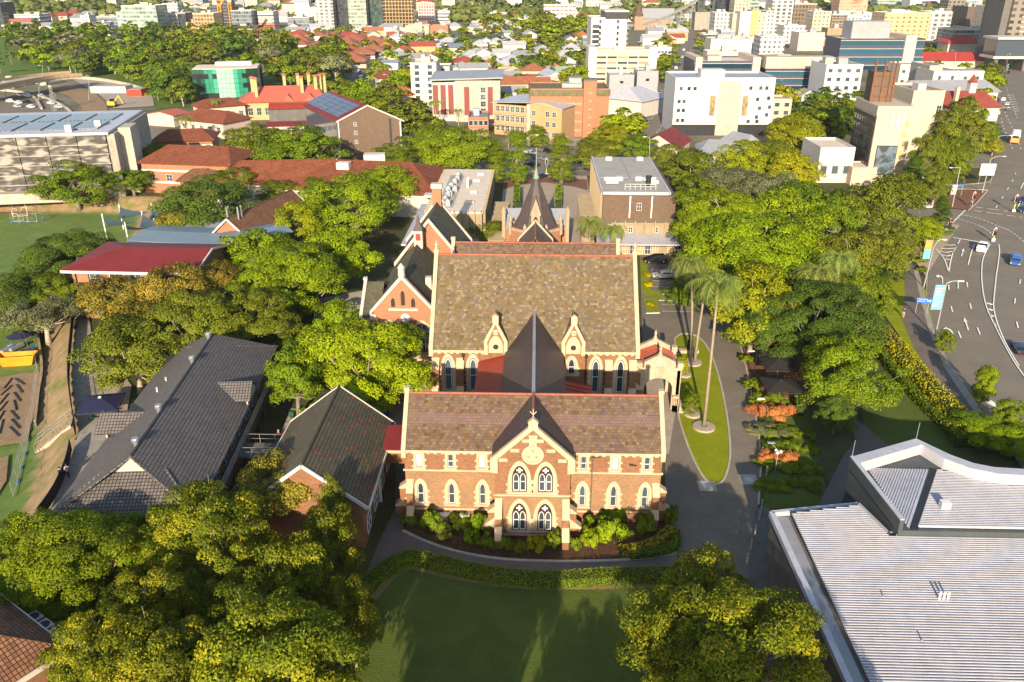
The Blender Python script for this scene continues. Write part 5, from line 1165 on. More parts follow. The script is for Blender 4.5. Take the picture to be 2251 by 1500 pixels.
NEAR = [
 # foreground, bottom left
 (460,1185,300,11,'fig','great olive-gold fig tree with bare pale branches below the charcoal roof'),
 (155,1240,310,9,'jac','bright feathery green tree at the left edge below the bank path'),
 (652,1285,205,11,'fig','golden fig crown just left of the mossy-roofed building'),
 (330,1350,235,10,'fig','dark bluish fig tree beside the banana plants, behind the brown tiled roof'),
 (590,1440,400,12,'fig','huge yellow-tipped fig tree along the bottom edge left of the dark lawn'),
 (728,1205,150,10,'fig','small fig tree against the gable of the mossy-roofed building'),
 (612,1075,165,9,'brown','dense brownish tree between the charcoal and mossy roofs'),
 (230,1440,240,10,'fig','dark green fig tree right beside the brown tiled corner roof'),
 (350,1500,330,11,'fig','fig tree cut by the bottom edge, between the tiled corner and the huge fig'),
 (770,1350,130,9,'fig','shaded fig tree at the left edge of the dark lawn'),
 (70,1200,170,8,'jac','low feathery tree at the far left under the bank fence'),
 (262,1205,140,7,'jac','feathery tree right under the hip of the charcoal roof'),
 # bottom right
 (1600,1412,410,11,'fig','big golden fig tree between the dark lawn and the white ribbed roof'),
 (1555,1305,195,9,'fig','darker fig crown behind the big golden fig, over the zebra crossing'),
 (1480,1430,160,10,'fig','left lobe fig tree at the right edge of the dark lawn'),
 # middle left
 (805,790,255,12,'lush','big rounded bright yellow-green tree left of the great hall'),
 (645,820,135,10,'mid','bright green tree between the charcoal roof and the big rounded tree'),
 (745,725,110,10,'lush','small bright crown at the top left of the big rounded tree'),
 (540,690,215,10,'olive','olive-yellow tree behind the north end of the charcoal roof'),
 (425,710,200,11,'olive','olive tree behind the west slope of the charcoal roof'),
 (290,770,190,10,'olive','olive tree over the concrete path left of the charcoal roof'),
 (380,640,150,11,'brown','sparse brown tree with pale trunk before the maroon roof'),
 (255,660,150,10,'brown','sparse brown-green tree hiding the brick wall under the maroon roof'),
 (300,720,160,9,'brown','spreading brown-green tree with bare limbs above the concrete path'),
 (480,625,90,10,'brown','small brown crown before the right end of the maroon roof'),
 (640,605,235,12,'lush','broad lime-green tree right of the maroon roof'),
 (742,555,150,11,'lush','lime-green tree below the broad terracotta roof'),
 (660,490,120,10,'yel','yellow-crowned tree beside the orange brick gable'),
 (570,560,150,11,'lush','yellow-green tree hiding the foot of the orange gable'),
 (600,650,150,9,'mid','shaded green tree under the broad lime-green tree'),
 (775,445,190,12,'jac','feathery bright tree below the broad terracotta roof and left of the flat block'),
 (850,405,130,11,'jac','feathery green tree touching the end of the broad terracotta roof'),
 (700,430,100,10,'jac','feathery tree in front of the broad terracotta roof'),
 (457,440,185,11,'dark','umbrella-shaped dark tree beside the shade sails'),
 (520,400,110,9,'olive','olive tree at the left end of the speckled terracotta roof'),
 (610,425,90,6,'olive','low olive tree before the white verandah wall'),
 (390,490,80,8,'brown','small rusty tree beside the grey shelter roof'),
 (145,572,205,11,'dark','wide dark spreading tree overhanging the playing field'),
 (45,660,165,10,'dark','dark spreading tree at the left edge above the works compound'),
 (90,690,170,9,'grey','grey-green tree with bare twigs above the works compound'),
 (130,640,110,8,'mid','small green tree at the corner of the maroon-roofed block'),
 (155,372,150,11,'mid','dense round green tree in front of the patterned car park'),
 (340,345,70,9,'round','neat green tree at the concrete end of the car park'),
 (290,395,80,6,'mid','low green tree beside the parked blue car'),
 (470,350,80,9,'mid','round dark tree before the red tiled roofs'),
 (660,325,150,9,'mid','wide dark green tree left of the solar-panelled block'),
 (560,315,140,11,'olive','airy olive tree in front of the red tiled roofs'),
 # behind the hall
 (1068,515,100,7,'olive','clipped bushy olive tree behind the rear roof'),
 (900,265,140,11,'olive','dark olive tree right of the solar-panelled block'),
 (945,310,120,11,'mid','tall leafy tree by the road junction, left one of the cluster'),
 (1010,325,150,12,'jac','large leafy tree by the road junction, in the middle of the cluster'),
 (1080,335,80,9,'jac','leafy tree by the road junction, right one of the cluster'),
 (870,340,90,8,'mid','green tree at the foot of the solar-panelled block'),
 (1180,298,50,8,'round','round street tree before the tan brick office'),
 (1370,270,100,11,'lush','bright green tree beside the street right of the orange tower'),
 (1340,300,80,9,'yel','yellow-green tree below the bright green one'),
 (1310,335,100,9,'olive','open olive tree with pale limbs behind the theatre roof'),
 (1405,320,70,9,'mid','dark green tree behind the right edge of the theatre roof'),
 (1470,350,90,10,'olive','olive tree right of the theatre roof'),
 (1530,370,120,11,'olive','tall olive tree between the theatre and the grey-roofed cottage'),
 # right-hand wood
 (1582,490,200,14,'lush','bright lime tree right beside the theatre awning'),
 (1665,545,240,15,'lush','broad yellow-lime tree in the middle of the right-hand wood'),
 (1662,660,165,13,'yel','golden-lime tree with a stout pale trunk beside the drive'),
 (1730,560,150,12,'yel','yellow-green tree with bare pale limbs behind the tall palms'),
 (1812,695,225,12,'dark','wide dark green tree beside the black garden umbrellas'),
 (1690,720,110,9,'dark','dark tree hanging over the upper black umbrella'),
 (1868,815,155,10,'jac','bright feathery tree in front of the wide dark tree'),
 (1840,905,80,5,'dark','shaded tree on the slope below the bright feathery tree'),  # no real tree here: its dark crown stands in for shade on the slope
 (1715,475,150,13,'lush','lime-green tree between the broad yellow-lime tree and the tall gum'),
 (1590,580,110,11,'lush','lime tree behind the crowns of the palms'),
 (1500,640,60,6,'mid','low tree in the car park shade behind the palms'),
 (1935,450,140,14,'olive','tall golden-olive gum tree at the street corner'),
 (1960,540,110,10,'olive','olive gum tree below the tall one at the street corner'),
 (1870,560,120,11,'olive','grey-olive tree with pale branches inside the right-hand wood'),
 (1890,640,110,10,'mid','green tree at the lawn edge of the right-hand wood'),
 (1760,450,130,12,'mid','green tree on the far side of the right-hand wood'),
 (1840,470,110,11,'mid','green tree on the far right side of the right-hand wood'),
 (1690,420,120,12,'grey','grey-green tree in the far right-hand wood'),
 (1600,405,120,11,'grey','grey-green tree behind the bright lime tree'),
 (1540,430,110,10,'mid','dark green tree behind the theatre ducts'),
 (1640,350,110,12,'yel','golden gum tree in front of the cottage with the grey roof'),
 (1745,290,110,13,'yel','tall golden gum below the white block with art panels'),
 (1745,370,120,11,'yel','golden gum tree in front of the white garage'),
 (1710,345,90,11,'olive','olive gum tree left of the white garage'),
 (1840,265,90,11,'dark','dark green tree left of the tan tower'),
 (2108,285,112,17,'olive','very tall gum tree right of the tan tower'),
 (2040,340,80,14,'olive','gum tree by the street corner, right of the tan tower'),
 (2120,310,80,13,'olive','gum tree beside the roadside footpath'),
 (2155,215,60,10,'lush','lime street tree along the main road'),
 (2125,240,60,10,'olive','olive street tree along the main road'),
 (2140,270,70,10,'lush','lime street tree closest to the bus'),
 (2150,180,60,10,'lush','lime street tree highest up the main road'),
 (2095,350,70,12,'mid','green tree under the very tall gum tree'),
 (2060,400,60,10,'olive','olive tree behind the corner garden'),
 (2165,295,60,9,'mid','dark street tree behind the bus stop lamp'),
 (1985,420,80,10,'mid','green tree behind the tall golden-olive gum'),
 (2185,320,40,5,'yel','little yellow street tree opposite the bus'),
 (2068,470,62,9,'pine','bushy hoop pine on the corner of the junction'),
 (2035,505,70,6,'lush','small bright tree at the junction kerb'),
 (1975,582,50,5,'pine','young pine on the lawn beside the footpath'),
 (2010,375,60,9,'pine','dark pine behind the corner footpath'),
 (2078,748,38,4.0,'mid','small street tree with thin trunk beside the leaning lamp'),
 (2168,842,48,6.0,'lush','upright young street tree nearest the lower right turn arrow'),
 (2220,912,60,5.5,'mid','bushy young street tree at the right edge'),
 (2160,940,110,3.2,'lush','low bushy tree behind the folded metal roof'),
 (2230,965,110,3.5,'lush','low bushy tree at the right edge behind the curved parapet'),
 (1522,885,40,3.4,'mid','clipped round shrub tree in a mulch ring on the grass island'),
 (1500,800,26,3.0,'yel','tiny golden shrub beside the stone porch'),
]
for (px, py, w_, H, k, lab) in NEAR: tree(px, py, w_*(1.0 if k == 'fig' else 1.22 if px > 1490 and 380 < py < 950 and w_ > 80 else 1.12), H, k, lab, z=FIELD_Z if 'playing field' in lab or 'works compound' in lab else 0.0)
for (px, py, w_, hpx, lab) in ((1093,395,40,70,'slim columnar tree left of the three in the brick forecourt'),(1137,405,46,105,'tallest columnar tree left of the spire tip'),(1233,405,48,100,'columnar tree right of the spire tip'),(957,400,30,45,'young columnar tree beside the cream flat roof')):
 g = G(px, py+4); d = depth(g); H = hpx*d/F*1.1; plant(g.x, g.y, w_*.5*d/F*1.0, H, 'column', lab, 'n')
plant(-18.1, 61.2, 1.5, 9.2, 'olive', 'thin pale sapling standing in front of the mossy roof', 'n')
# --- palms
def frond(mb, a, L_, droop, rng, tints, width=.55, n=13):
 pts = []; p = np.zeros(3); el = rng.uniform(.5, 1.25)
 for i in range(n+1):
  pts.append(p.copy()); el -= droop/n*(1+.6*i/n); p = p+np.array([math.cos(a)*math.cos(el), math.sin(a)*math.cos(el), math.sin(el)])*L_/n
 side = np.array([-math.sin(a), math.cos(a), 0])
 for i in range(1, n):
  wl = width*math.sin(math.pi*min(1, (i+1.5)/(n+1)))**.6
  for s in (-1, 1):
   for q in (0, .5):
    b = pts[i]*(1-q)+pts[i+1]*q; tip = b+side*s*wl*rng.uniform(.7, 1.1)+np.array([0, 0, -wl*rng.uniform(.45, 1.0)])+(pts[i+1]-pts[i])*.5
    t_ = (pts[i+1]-pts[i])*.24; mb.face([b-t_*.6, b+t_*.6, tip]); tints.append(rng.uniform(.2, .8))
 for i in range(n): mb.face([pts[i]-side*.03, pts[i]+side*.03, pts[i+1]+side*.02, pts[i+1]-side*.02]); tints.append(.75)
_palm = {}
def palm_proto(var, n=26, L_=3.4, droop=2.6, nl=13):
 if (var, n) in _palm: return _palm[(var, n)]
 rng = np.random.default_rng(50+var); mb = MB(); tints = []
 for i in range(n): frond(mb, i*2.399+rng.uniform(-.2, .2), L_*rng.uniform(.8, 1.1), droop*rng.uniform(.75, 1.2), rng, tints, .6, nl)
 me = mb.mesh('fronds', LEAF['palm']); at = me.attributes.new('tint', 'FLOAT', 'FACE'); at.data.foreach_set('value', tints); _palm[(var, n)] = me; return me
PALMBARK = plain('palm_trunk', (.34,.27,.19), .9, amt=.2, sc=4)
def palm(x, y, H, label, lean=(0, 0), sc=1.0, var=0, n=26, group=None):
 t = thing('palm_tree', label, 'palm tree', (x, y, field_h(x, y)), 0, group); m = MB()
 m.tube([(0,0,-.2),(lean[0]*.15,lean[1]*.15,H*.3),(lean[0]*.5,lean[1]*.5,H*.65),(lean[0],lean[1],H)], [.24,.17,.15,.14], 8); m.build('trunk', PALMBARK, t, smooth=True)
 k = MB(); k.tube([(lean[0],lean[1],H-.9*sc),(lean[0],lean[1],H+.3)], [.2*sc,.1*sc], 8); k.build('crownshaft', plain('palm_crownshaft', (.30,.16,.07)) if not _palm else bpy.data.materials['palm_crownshaft'], t)
 put('fronds', palm_proto(var, n, 3.4, 2.6, 13 if n > 18 else 8), t, (lean[0], lean[1], H), var*1.3, (sc, sc, sc)); return t
for (bx_, by_, cx_, cy_, lab, v_, sc) in ((1547,940,1578,640,'tallest palm, its bare trunk rising from the front of the grass island',0,1.1),(1527,797,1555,615,'leaning palm from the double planting ring on the grass island',1,.95),(1518,798,1518,590,'straight palm from the double planting ring on the grass island',2,.95)):
 b = G(bx_, by_); c = RYZ(cx_, cy_, b.y); palm(b.x, b.y, c.z+.6, lab, (c.x-b.x, 0), sc*1.35, v_, 28)
for (px, py, H, lab, sc) in ((1300,490,10,'palm in front of the brown theatre, left one of two',1.0),(1345,505,9,'palm in front of the brown theatre, right one of two',1.0),(1850,570,12,'drooping palm deep in the right-hand wood',1.15),(1800,600,11,'feathery palm above the wide dark tree',1.2),(1745,500,11,'palm rising out of the right-hand wood behind the lime tree',1.1),(1735,385,10,'tall palm left of the white garage',.9),(410,260,9,'palm behind the concrete end of the car park',1.0),(955,225,9,'date palm in front of the maroon-screened flats',1.0),(1008,245,8,'palm between the maroon-screened flats and the tan office',.8),(1118,292,5,'short palm left of the tan brick office entrance',.6),(1135,294,5,'short palm right beside the tan brick office entrance',.6),(385,345,6,'banana-leaved palm by the red tiled roofs',.9),(472,222,8,'palm in front of the green glass building',.8)):
 c = G(px, py, H); palm(c.x, c.y, H, lab, (random.uniform(-.5,.5), 0), sc*1.3, len(lab) % 3, 26 if depth(c) < 180 else 16)
# broad-leaved banana plants at lower left
def banana(px, py, lab, H):
 g = G(px, py, H*.6); t = thing('banana_plant', lab, 'banana plant', (g.x, g.y, 0)); rng = np.random.default_rng(int(px)); mb = MB(); ti = []
 for i in range(11):
  a = i*2.4; L_ = rng.uniform(1.6, 2.4); p = np.array([0, 0, H*.62]); el = rng.uniform(.5, 1.3); s = np.array([-math.sin(a), math.cos(a), 0]); prev = None
  for j in range(6):
   w_ = .36*math.sin(math.pi*(j+.6)/6.3); q = [p-s*w_, p+np.array([0,0,-.05]), p+s*w_]
   if prev: mb.face([prev[0], prev[1], q[1], q[0]]); mb.face([prev[1], prev[2], q[2], q[1]]); ti += [.6+rng.uniform(-.2,.3)]*2
   prev = q; el -= .38; p = p+np.array([math.cos(a)*math.cos(el), math.sin(a)*math.cos(el), math.sin(el)])*L_/5
 me = mb.mesh('leaves', LEAF['lush']); at = me.attributes.new('tint', 'FLOAT', 'FACE'); at.data.foreach_set('value', ti); put('leaves', me, t)
 m = MB(); m.tube([(0,0,0),(0,0,H*.64)], [.2,.12], 7); m.build('stem', BARK, t)
banana(250,1175,'tall banana plant with torn pale leaves below the charcoal roof',6.5); banana(310,1225,'shorter banana plant with broad leaves beside the tall one',5.0); banana(285,1205,'middle banana plant half hidden between its two neighbours',5.4)
# --- hedges and shrubs
def hedge(name, px, wd, ht, leaf, label, cat='hedge', ls=.16, dens=70, world=None, z=0.0, bumpy=.06, group=None, k=4):
 pts = world or pxline(px, k, z); o = pts[0].copy(); rng = np.random.default_rng(len(name)+int(abs(o.x*10))); loc = [p-o for p in pts]
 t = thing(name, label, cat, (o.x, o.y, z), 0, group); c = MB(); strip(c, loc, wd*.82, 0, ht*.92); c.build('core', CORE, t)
 P, Nn = [], []; Lf, Rt = ribbon_pts(loc, wd)
 for i in range(len(loc)-1):
  a, b = np.array(Lf[i]), np.array(Lf[i+1]); c_, d_ = np.array(Rt[i+1]), np.array(Rt[i]); L_ = max(np.linalg.norm(b-a), np.linalg.norm(c_-d_)); nn = (a-d_)/max(1e-6, np.linalg.norm(a-d_))
  for area, f in ((L_*wd, 0), (L_*ht, 1), (L_*ht, 2)):
   m = int(area*dens); u = rng.random((m, 1)); v = rng.random((m, 1))
   if f == 0: q = (a*(1-u)+b*u)*(1-v)+(d_*(1-u)+c_*u)*v; q[:, 2] = ht; n_ = np.tile([0, 0, 1.], (m, 1))
   else:
    q = (a*(1-u)+b*u) if f == 1 else (d_*(1-u)+c_*u); q[:, 2:3] = v*ht; n_ = np.tile(nn*(1 if f == 1 else -1), (m, 1))
   P.append(q); Nn.append(n_)
 P = np.concatenate(P); Nn = np.concatenate(Nn); m = len(P); P = P+Nn*rng.normal(size=(m, 1))*bumpy+.25*bumpy*np.sin(P[:, :1]*1.7+P[:, 1:2]*2.3)*Nn
 me = leafmesh('foliage', P, Nn+rng.normal(size=(m, 3))*.5, ls*rng.uniform(.7, 1.3, m), .52+.2*rng.normal(size=m), LEAF[leaf], rng, .6); put('foliage', me, t); return t
hedge('hedge', [(788,1318),(815,1290),(850,1262),(895,1238),(950,1245),(1050,1268),(1150,1282),(1250,1284),(1350,1277),(1478,1274)], 1.4, 1.05, 'hedge', 'long clipped hedge curving between the grey path and the dark lawn', ls=.12, dens=110, bumpy=.04)
hedge('hedge', [(1362,1222),(1400,1217),(1440,1203),(1478,1172)], 1.0, .9, 'gold', 'curved golden hedge at the right end of the front garden')
hedge('hedge', [(1385,1228),(1440,1222),(1482,1208),(1486,1175)], .8, .7, 'hedge', 'low green hedge outside the curved golden hedge')
hedge('hedge', [(1908,748),(1960,820),(2020,890),(2075,945),(2105,985)], 1.0, 1.3, 'hedge', 'narrow clipped hedge along the right-hand lawn', ls=.2, dens=45)
hedge('hedge', [(1925,735),(1985,805),(2045,875),(2100,935),(2140,985)], 2.8, 1.6, 'gold', 'broad yellow-green hedge along the roadside fence', ls=.26, dens=32, bumpy=.22)
hedge('hedge', [(1752,880),(1758,915)], .9, 1.4, 'hedge', 'short upright hedge beside the lower black umbrella', ls=.2, dens=45)
hedge('hedge', [(1135,470),(1137,430)], 1.4, 3.0, 'hedge', 'tall clipped hedge column left of the spire', ls=.25, dens=22)
hedge('hedge', [(1227,470),(1228,430)], 1.4, 3.0, 'hedge', 'tall clipped hedge column right of the spire', ls=.25, dens=22)
for px, py, lab in ((245,432,'leftmost ivy-clad bush on the retaining wall by the field'),(280,430,'middle ivy-clad bush on the retaining wall by the field'),(345,430,'right ivy-clad bush on the retaining wall by the field')):
 hedge('bush', [(px-22,py),(px+22,py)], 1.5, 4.2, 'gold', lab, 'bush', .5, 7, z=FIELD_Z, bumpy=.4, k=1)
hedge('hedge', [(-40,442),(60,441),(145,439)], 1.2, 2.7, 'hedge', 'hedge behind the goals at the far side of the field', ls=.35, dens=12, z=FIELD_Z, k=1)
hedge('hedge', [(225,445),(335,447)], 1.0, 1.3, 'hedge', 'hedge to the right of the field gate', ls=.35, dens=12, z=FIELD_Z, k=1)
_shrub = {}
def shrub(px, py, w_, h, leaf, label, name='shrub', dz=0.0, cat='shrub', group=None):
 """px,py is the foot of the shrub"""
 g = G(px, py); R = w_*.5*depth(g)/F; key = (leaf, int(px) % 2)
 if key not in _shrub:
  nl = 3600; pos, nor, ti, C_, RC, rng = crown_pts(11+key[1]*5+len(leaf), 1.0, .5, .5, 26, nl, 'dome', .3, .3, -.9)
  _shrub[key] = leafmesh('foliage', pos, nor, .15*rng.uniform(.6, 1.3, nl), ti, LEAF[leaf], rng, .5 if leaf != 'red' else .3)
 t = thing(name, label, cat, (g.x, g.y+R*.6, 0), px*.7, group); put('foliage', _shrub[key], t, (0,0,0), 0, (R, R, h)); k = MB(); k.tube([(0,0,-.1),(.1,0,h*.5)], [.08,.04], 5); k.build('stem', BARK_D, t); return t
for a in ((948,1176,50,2.2,'mid','tall dark shrub at the left end of the front garden'),(975,1192,38,1.6,'olive','pale olive shrub in front of the two air-conditioning units'),(1048,1178,46,1.8,'hedge','clipped green shrub left of the central buttress'),(1010,1165,60,1.2,'mid','low dark shrub beneath the left air-conditioning units'),(1036,1205,40,1.5,'lush','spiky lime shrub left of the central bay'),(1070,1212,36,1.4,'mid','dark shrub at the foot of the left buttress'),(1110,1215,32,1.4,'mid','small dark shrub right of the left front buttress'),(1140,1222,30,1.2,'olive','small olive shrub below the left window pair'),(1178,1222,42,1.5,'gold','yellow-tipped shrub below the small arched door'),(1215,1208,36,1.5,'mid','dark shrub left of the right front buttress'),(1265,1212,26,1.3,'mid','narrow dark shrub right of the right front buttress'),(1297,1212,36,2.1,'lush','bright clipped block shrub next to the bay'),(1293,1175,30,1.7,'hedge','clipped shrub behind the bright block'),(1352,1210,74,2.7,'lush','largest bright clipped shrub, shaped like a dome'),(1340,1160,70,1.4,'hedge','low clipped shrub along the wing wall'),(1362,1150,50,1.7,'hedge','rounded shrub under the middle right lancet window'),(1418,1182,42,2.2,'mid','dark rounded shrub near the right buttress'),(1475,1160,30,2.0,'mid','dark shrub at the outer corner of the right buttress'),(900,1160,32,1.4,'mid','dark low shrub beside the left buttress')): shrub(*a)
for a in ((1668,920,46,1.4,'red','left copper-orange cordyline clump in the drive border'),(1705,925,60,1.5,'red','largest copper-orange cordyline clump in the drive border'),(1732,918,40,1.2,'red','right copper-orange cordyline clump in the drive border'),(1690,1020,40,1.2,'red','shaded rusty cordyline clump beside the globe lamp'),(1730,1022,46,1.2,'red','shaded rusty cordyline clump right of the globe lamp'),(1668,955,60,.7,'grey','pale silvery groundcover mound below the copper cordylines'),(1705,962,70,.7,'grey','wider silvery groundcover mound below the copper cordylines'),(1672,895,44,1.3,'mid','glossy green shrub above the copper cordylines'),(1710,890,44,1.2,'mid','glossy green shrub beside the red cafe lamp'),(1655,860,40,1.2,'mid','white-flowered shrub at the edge of the brick terrace'),(1640,800,30,1.0,'mid','low shrub at the kerb beside the umbrellas'),(2022,580,26,1.0,'mid','low green roadside shrub under the orange banner'),(2030,600,22,.9,'mid','small roadside shrub below the other one'),(215,905,30,1.3,'lush','small bright shrub beside the navy umbrella table'),(245,848,46,1.4,'lush','bright green shrub at the edge of the pale courtyard'),(1425,610,22,.7,'gold','flower bed shrub at the upper end of the car park bed'),(1426,632,24,.7,'gold','flower bed shrub at the lower end of the car park bed'),(1432,676,24,.6,'gold','flower bed shrub in the small parking island')): shrub(*a)
for i in range(16):
 px, py = 1690+(i % 4)*32+random.uniform(-8,8), 960+(i//4)*38+random.uniform(-8,8); shrub(px, py, random.uniform(36,56), random.uniform(.4,.8), 'mid', 'low dark groundcover mound on the shady slope right of the drive', group='groundcover mounds on the shady slope')
# --- tall trees behind the photographer throw the long shadows over the lawn
for i, (x, y, R, H) in enumerate(((-9.5,21,4.2,17.5),(-4,22,4.2,18),(3.5,21,4.5,12.6),(11,24,4.5,17.5),(-8,11,4.5,17),(1.5,10,5,15),(17,17,5,19))):
 plant(x, y, R, H, 'brown', 'tall fig tree behind the viewpoint, outside the view', 'n', 'fig trees behind the viewpoint', 'fig_tree')
# ---------------------------------------------------------------- vehicles
def loft(mb, secs, cap=True):
 """secs: list of closed loops with equal counts"""
 n = len(secs[0]); b0 = len(mb.v)
 for s_ in secs: mb.v += [tuple(p) for p in s_]
 for i in range(len(secs)-1):
  for j in range(n):
   a, b = b0+i*n+j, b0+i*n+(j+1) % n; mb.f.append((a, b, b+n, a+n)); mb.m.append(mb.mi)
 if cap:
  mb.f.append(tuple(b0+j for j in range(n))[::-1]); mb.f.append(tuple(b0+(len(secs)-1)*n+j for j in range(n))); mb.m += [mb.mi]*2
def sec(x, w_, z0, z1, c=.12): return [(x,-w_,z0+c),(x,-w_+c,z0),(x,w_-c,z0),(x,w_,z0+c),(x,w_,z1-c),(x,w_-c*1.3,z1),(x,-w_+c*1.3,z1),(x,-w_,z1-c)]
PAINTS = dict(white=paint('white_car_paint',(.75,.74,.72)), black=paint('black_car_paint',(.012,.012,.014)), silver=paint('silver_car_paint',(.42,.43,.44)), grey=paint('grey_car_paint',(.13,.135,.14)), blue=paint('blue_car_paint',(.03,.09,.28)), navy=paint('navy_car_paint',(.015,.022,.06)), red=paint('red_car_paint',(.45,.02,.02)), orange=paint('orange_bus_paint',(.75,.28,.02)), green=paint('green_car_paint',(.09,.11,.06)))
CARGL = glassy('car_glass', (.012,.014,.017), .05); TAIL = plain('tail_light', (.35,.015,.01), .3); HEADL = plain('headlight', (.7,.7,.66), .2); RIM = plain('alloy_rim', (.4,.4,.41), .3, .7)
_veh = {}
def veh_meshes(kind):
 if kind in _veh: return _veh[kind]
 b, g = MB(), MB(); W = .9
 if kind == 'ute':
  loft(b, [sec(-2.6,W*.96,.42,.98),sec(-2.5,W,.36,1.02),sec(-.35,W,.36,1.02),sec(1.3,W,.34,1.08),sec(2.3,W*.96,.36,.95),sec(2.5,W*.86,.42,.82)])
  loft(b, [sec(-.45,W*.9,1.0,1.05,.02),sec(-.4,W*.88,1.0,1.72),sec(.55,W*.86,1.0,1.74),sec(1.35,W*.84,1.0,1.1,.02)]); loft(g, [sec(-.48,W*.86,1.12,1.14,.01),sec(-.44,W*.90,1.1,1.58),sec(.6,W*.88,1.1,1.6),sec(1.38,W*.80,1.06,1.12,.02)])
  b.box(-2.5,-.5,-W,-W+.06,1.0,1.3); b.box(-2.5,-.5,W-.06,W,1.0,1.3); b.box(-2.55,-2.48,-W,W,1.0,1.3); wx = 1.5
 elif kind == 'van':
  loft(b, [sec(-2.45,W*.97,.4,1.9),sec(-2.35,W*1.02,.36,2.0),sec(1.2,W*1.02,.36,1.98),sec(1.9,W,.36,1.2),sec(2.4,W*.94,.38,1.05),sec(2.5,W*.85,.42,.85)]); loft(g, [sec(.3,W*1.03,1.15,1.75),sec(1.28,W*.98,1.15,1.78),sec(1.95,W*.9,1.15,1.2,.02)]); wx = 1.5
 else:
  s_ = {'suv':1.16,'hatch':1.0,'sedan':.97}[kind]; r0 = {'suv':-2.1,'hatch':-1.95,'sedan':-1.45}[kind]
  loft(b, [sec(-2.2,W*.88,.45,.86*s_),sec(-2.1,W*.97,.36,.95*s_),sec(-1.2,W,.32,.98*s_),sec(.9,W,.32,.97*s_),sec(1.9,W*.96,.33,.82*s_),sec(2.2,W*.84,.4,.7*s_)])
  loft(b, [sec(r0,W*.88,.9*s_,.96*s_,.02),sec(r0+.45,W*.76,.9*s_,1.40*s_),sec(.0,W*.77,.9*s_,1.45*s_),sec(1.15,W*.84,.9*s_,.95*s_,.02)])
  loft(g, [sec(r0-.03,W*.80,.97*s_,.985*s_,.01),sec(r0+.40,W*.80,.96*s_,1.32*s_),sec(.03,W*.81,.96*s_,1.37*s_),sec(1.2,W*.78,.955*s_,.965*s_,.01)]); wx = 1.38
 wh = MB()
 wh.tube([(0,-.11,0),(0,.11,0)], .33, 14); rim = MB(); rim.tube([(0,-.12,0),(0,.12,0)], .2, 10)
 tl = Bx(-2.23,-2.1,-.14,.14,.68,.84); hl = Bx(2.0,2.18,-.16,.16,.56,.68)
 if kind == 'ute': tl = Bx(-2.64,-2.5,-.08,.08,.7,.95); hl = Bx(2.35,2.5,-.16,.16,.62,.78)
 _veh[kind] = (b.mesh('body', PAINTS['white']), g.mesh('windows', CARGL), wh.mesh('wheel', BLACK, True), rim.mesh('rim', RIM, True), tl.mesh('tail_light', TAIL), hl.mesh('headlight', HEADL), wx); return _veh[kind]
VEH = []
def car(px, py, tx, ty, kind, col, label, full=True, group=None, z=0.0, name='parked_car', cat='car'):
 g = G(px, py, z); h = G(tx, ty, z)-g; a = math.atan2(h.y, h.x); b, gl, wh, rim, tl, hl, wx = veh_meshes(kind)
 t = thing(name, label, cat, (g.x, g.y, z+.03), a, group); put('body', b, t, mat=PAINTS[col]); put('windows', gl, t)
 if full:
  for x in (-wx, wx):
   for y in (-.82, .82): w_ = put('wheel', wh, t, (x, y, .33)); put('rim', rim, w_)
  for y in (-.68, .68): put('tail_light', tl, t, (0, y, 0)); put('headlight', hl, t, (0, y, 0))
 return t
for a in ((1440,578,1400,579,'suv','black','black SUV parked nose-in at the top of the car park'),(1460,612,1420,612,'hatch','silver','silver hatchback parked below the black SUV, partly under the palms'),
 (2158,551,2166,530,'ute','white','white utility stopped at the junction line beside the median'),(2231,580,2224,620,'ute','blue','blue utility driving down the shaded carriageway'),(2241,773,2225,745,'hatch','navy','dark hatchback at the right edge, lower carriageway'),
 (2030,443,2060,452,'suv','black','black SUV waiting in the side street, upper lane'),(2028,456,2055,466,'sedan','silver','silver sedan waiting in the side street, lower lane'),(2252,467,2225,470,'hatch','navy','navy car waiting right of the far median'),(2250,446,2230,448,'hatch','navy','dark car at the right edge behind the navy one'),
 (52,441,110,440,'hatch','red','red car driving behind the goals'),(373,407,400,404,'van','white','white van on the parking court beside the retaining wall'),(325,380,300,377,'sedan','blue','blue car parked beside the car park end wall'),
 (1105,387,1140,384,'suv','white','white SUV beside the cream flat block forecourt'),(1170,366,1140,362,'sedan','black','black car at the junction behind the tallest columnar tree'),(1190,392,1230,378,'hatch','navy','navy hatchback turning into the brick forecourt'),
 (1165,340,1200,346,'sedan','silver','silver car crossing the junction, left of the grey one'),(1188,352,1220,356,'sedan','grey','grey sedan in the middle of the junction'),(1185,333,1215,337,'hatch','grey','dark grey car on the far lane of the junction'),(1210,338,1240,342,'suv','black','black SUV on the far lane of the junction'),(1230,346,1260,350,'sedan','silver','silver car behind the right columnar tree'),(1265,357,1285,362,'hatch','navy','navy car half hidden by the open olive tree'),(1175,322,1165,312,'hatch','red','red car parked below the round street tree'),
 (1905,407,1903,395,'hatch','grey','grey car parked in front of the white garage, left'),(1937,407,1936,395,'hatch','white','white car parked in front of the white garage, right')): car(*a[:7], name='parked_car')
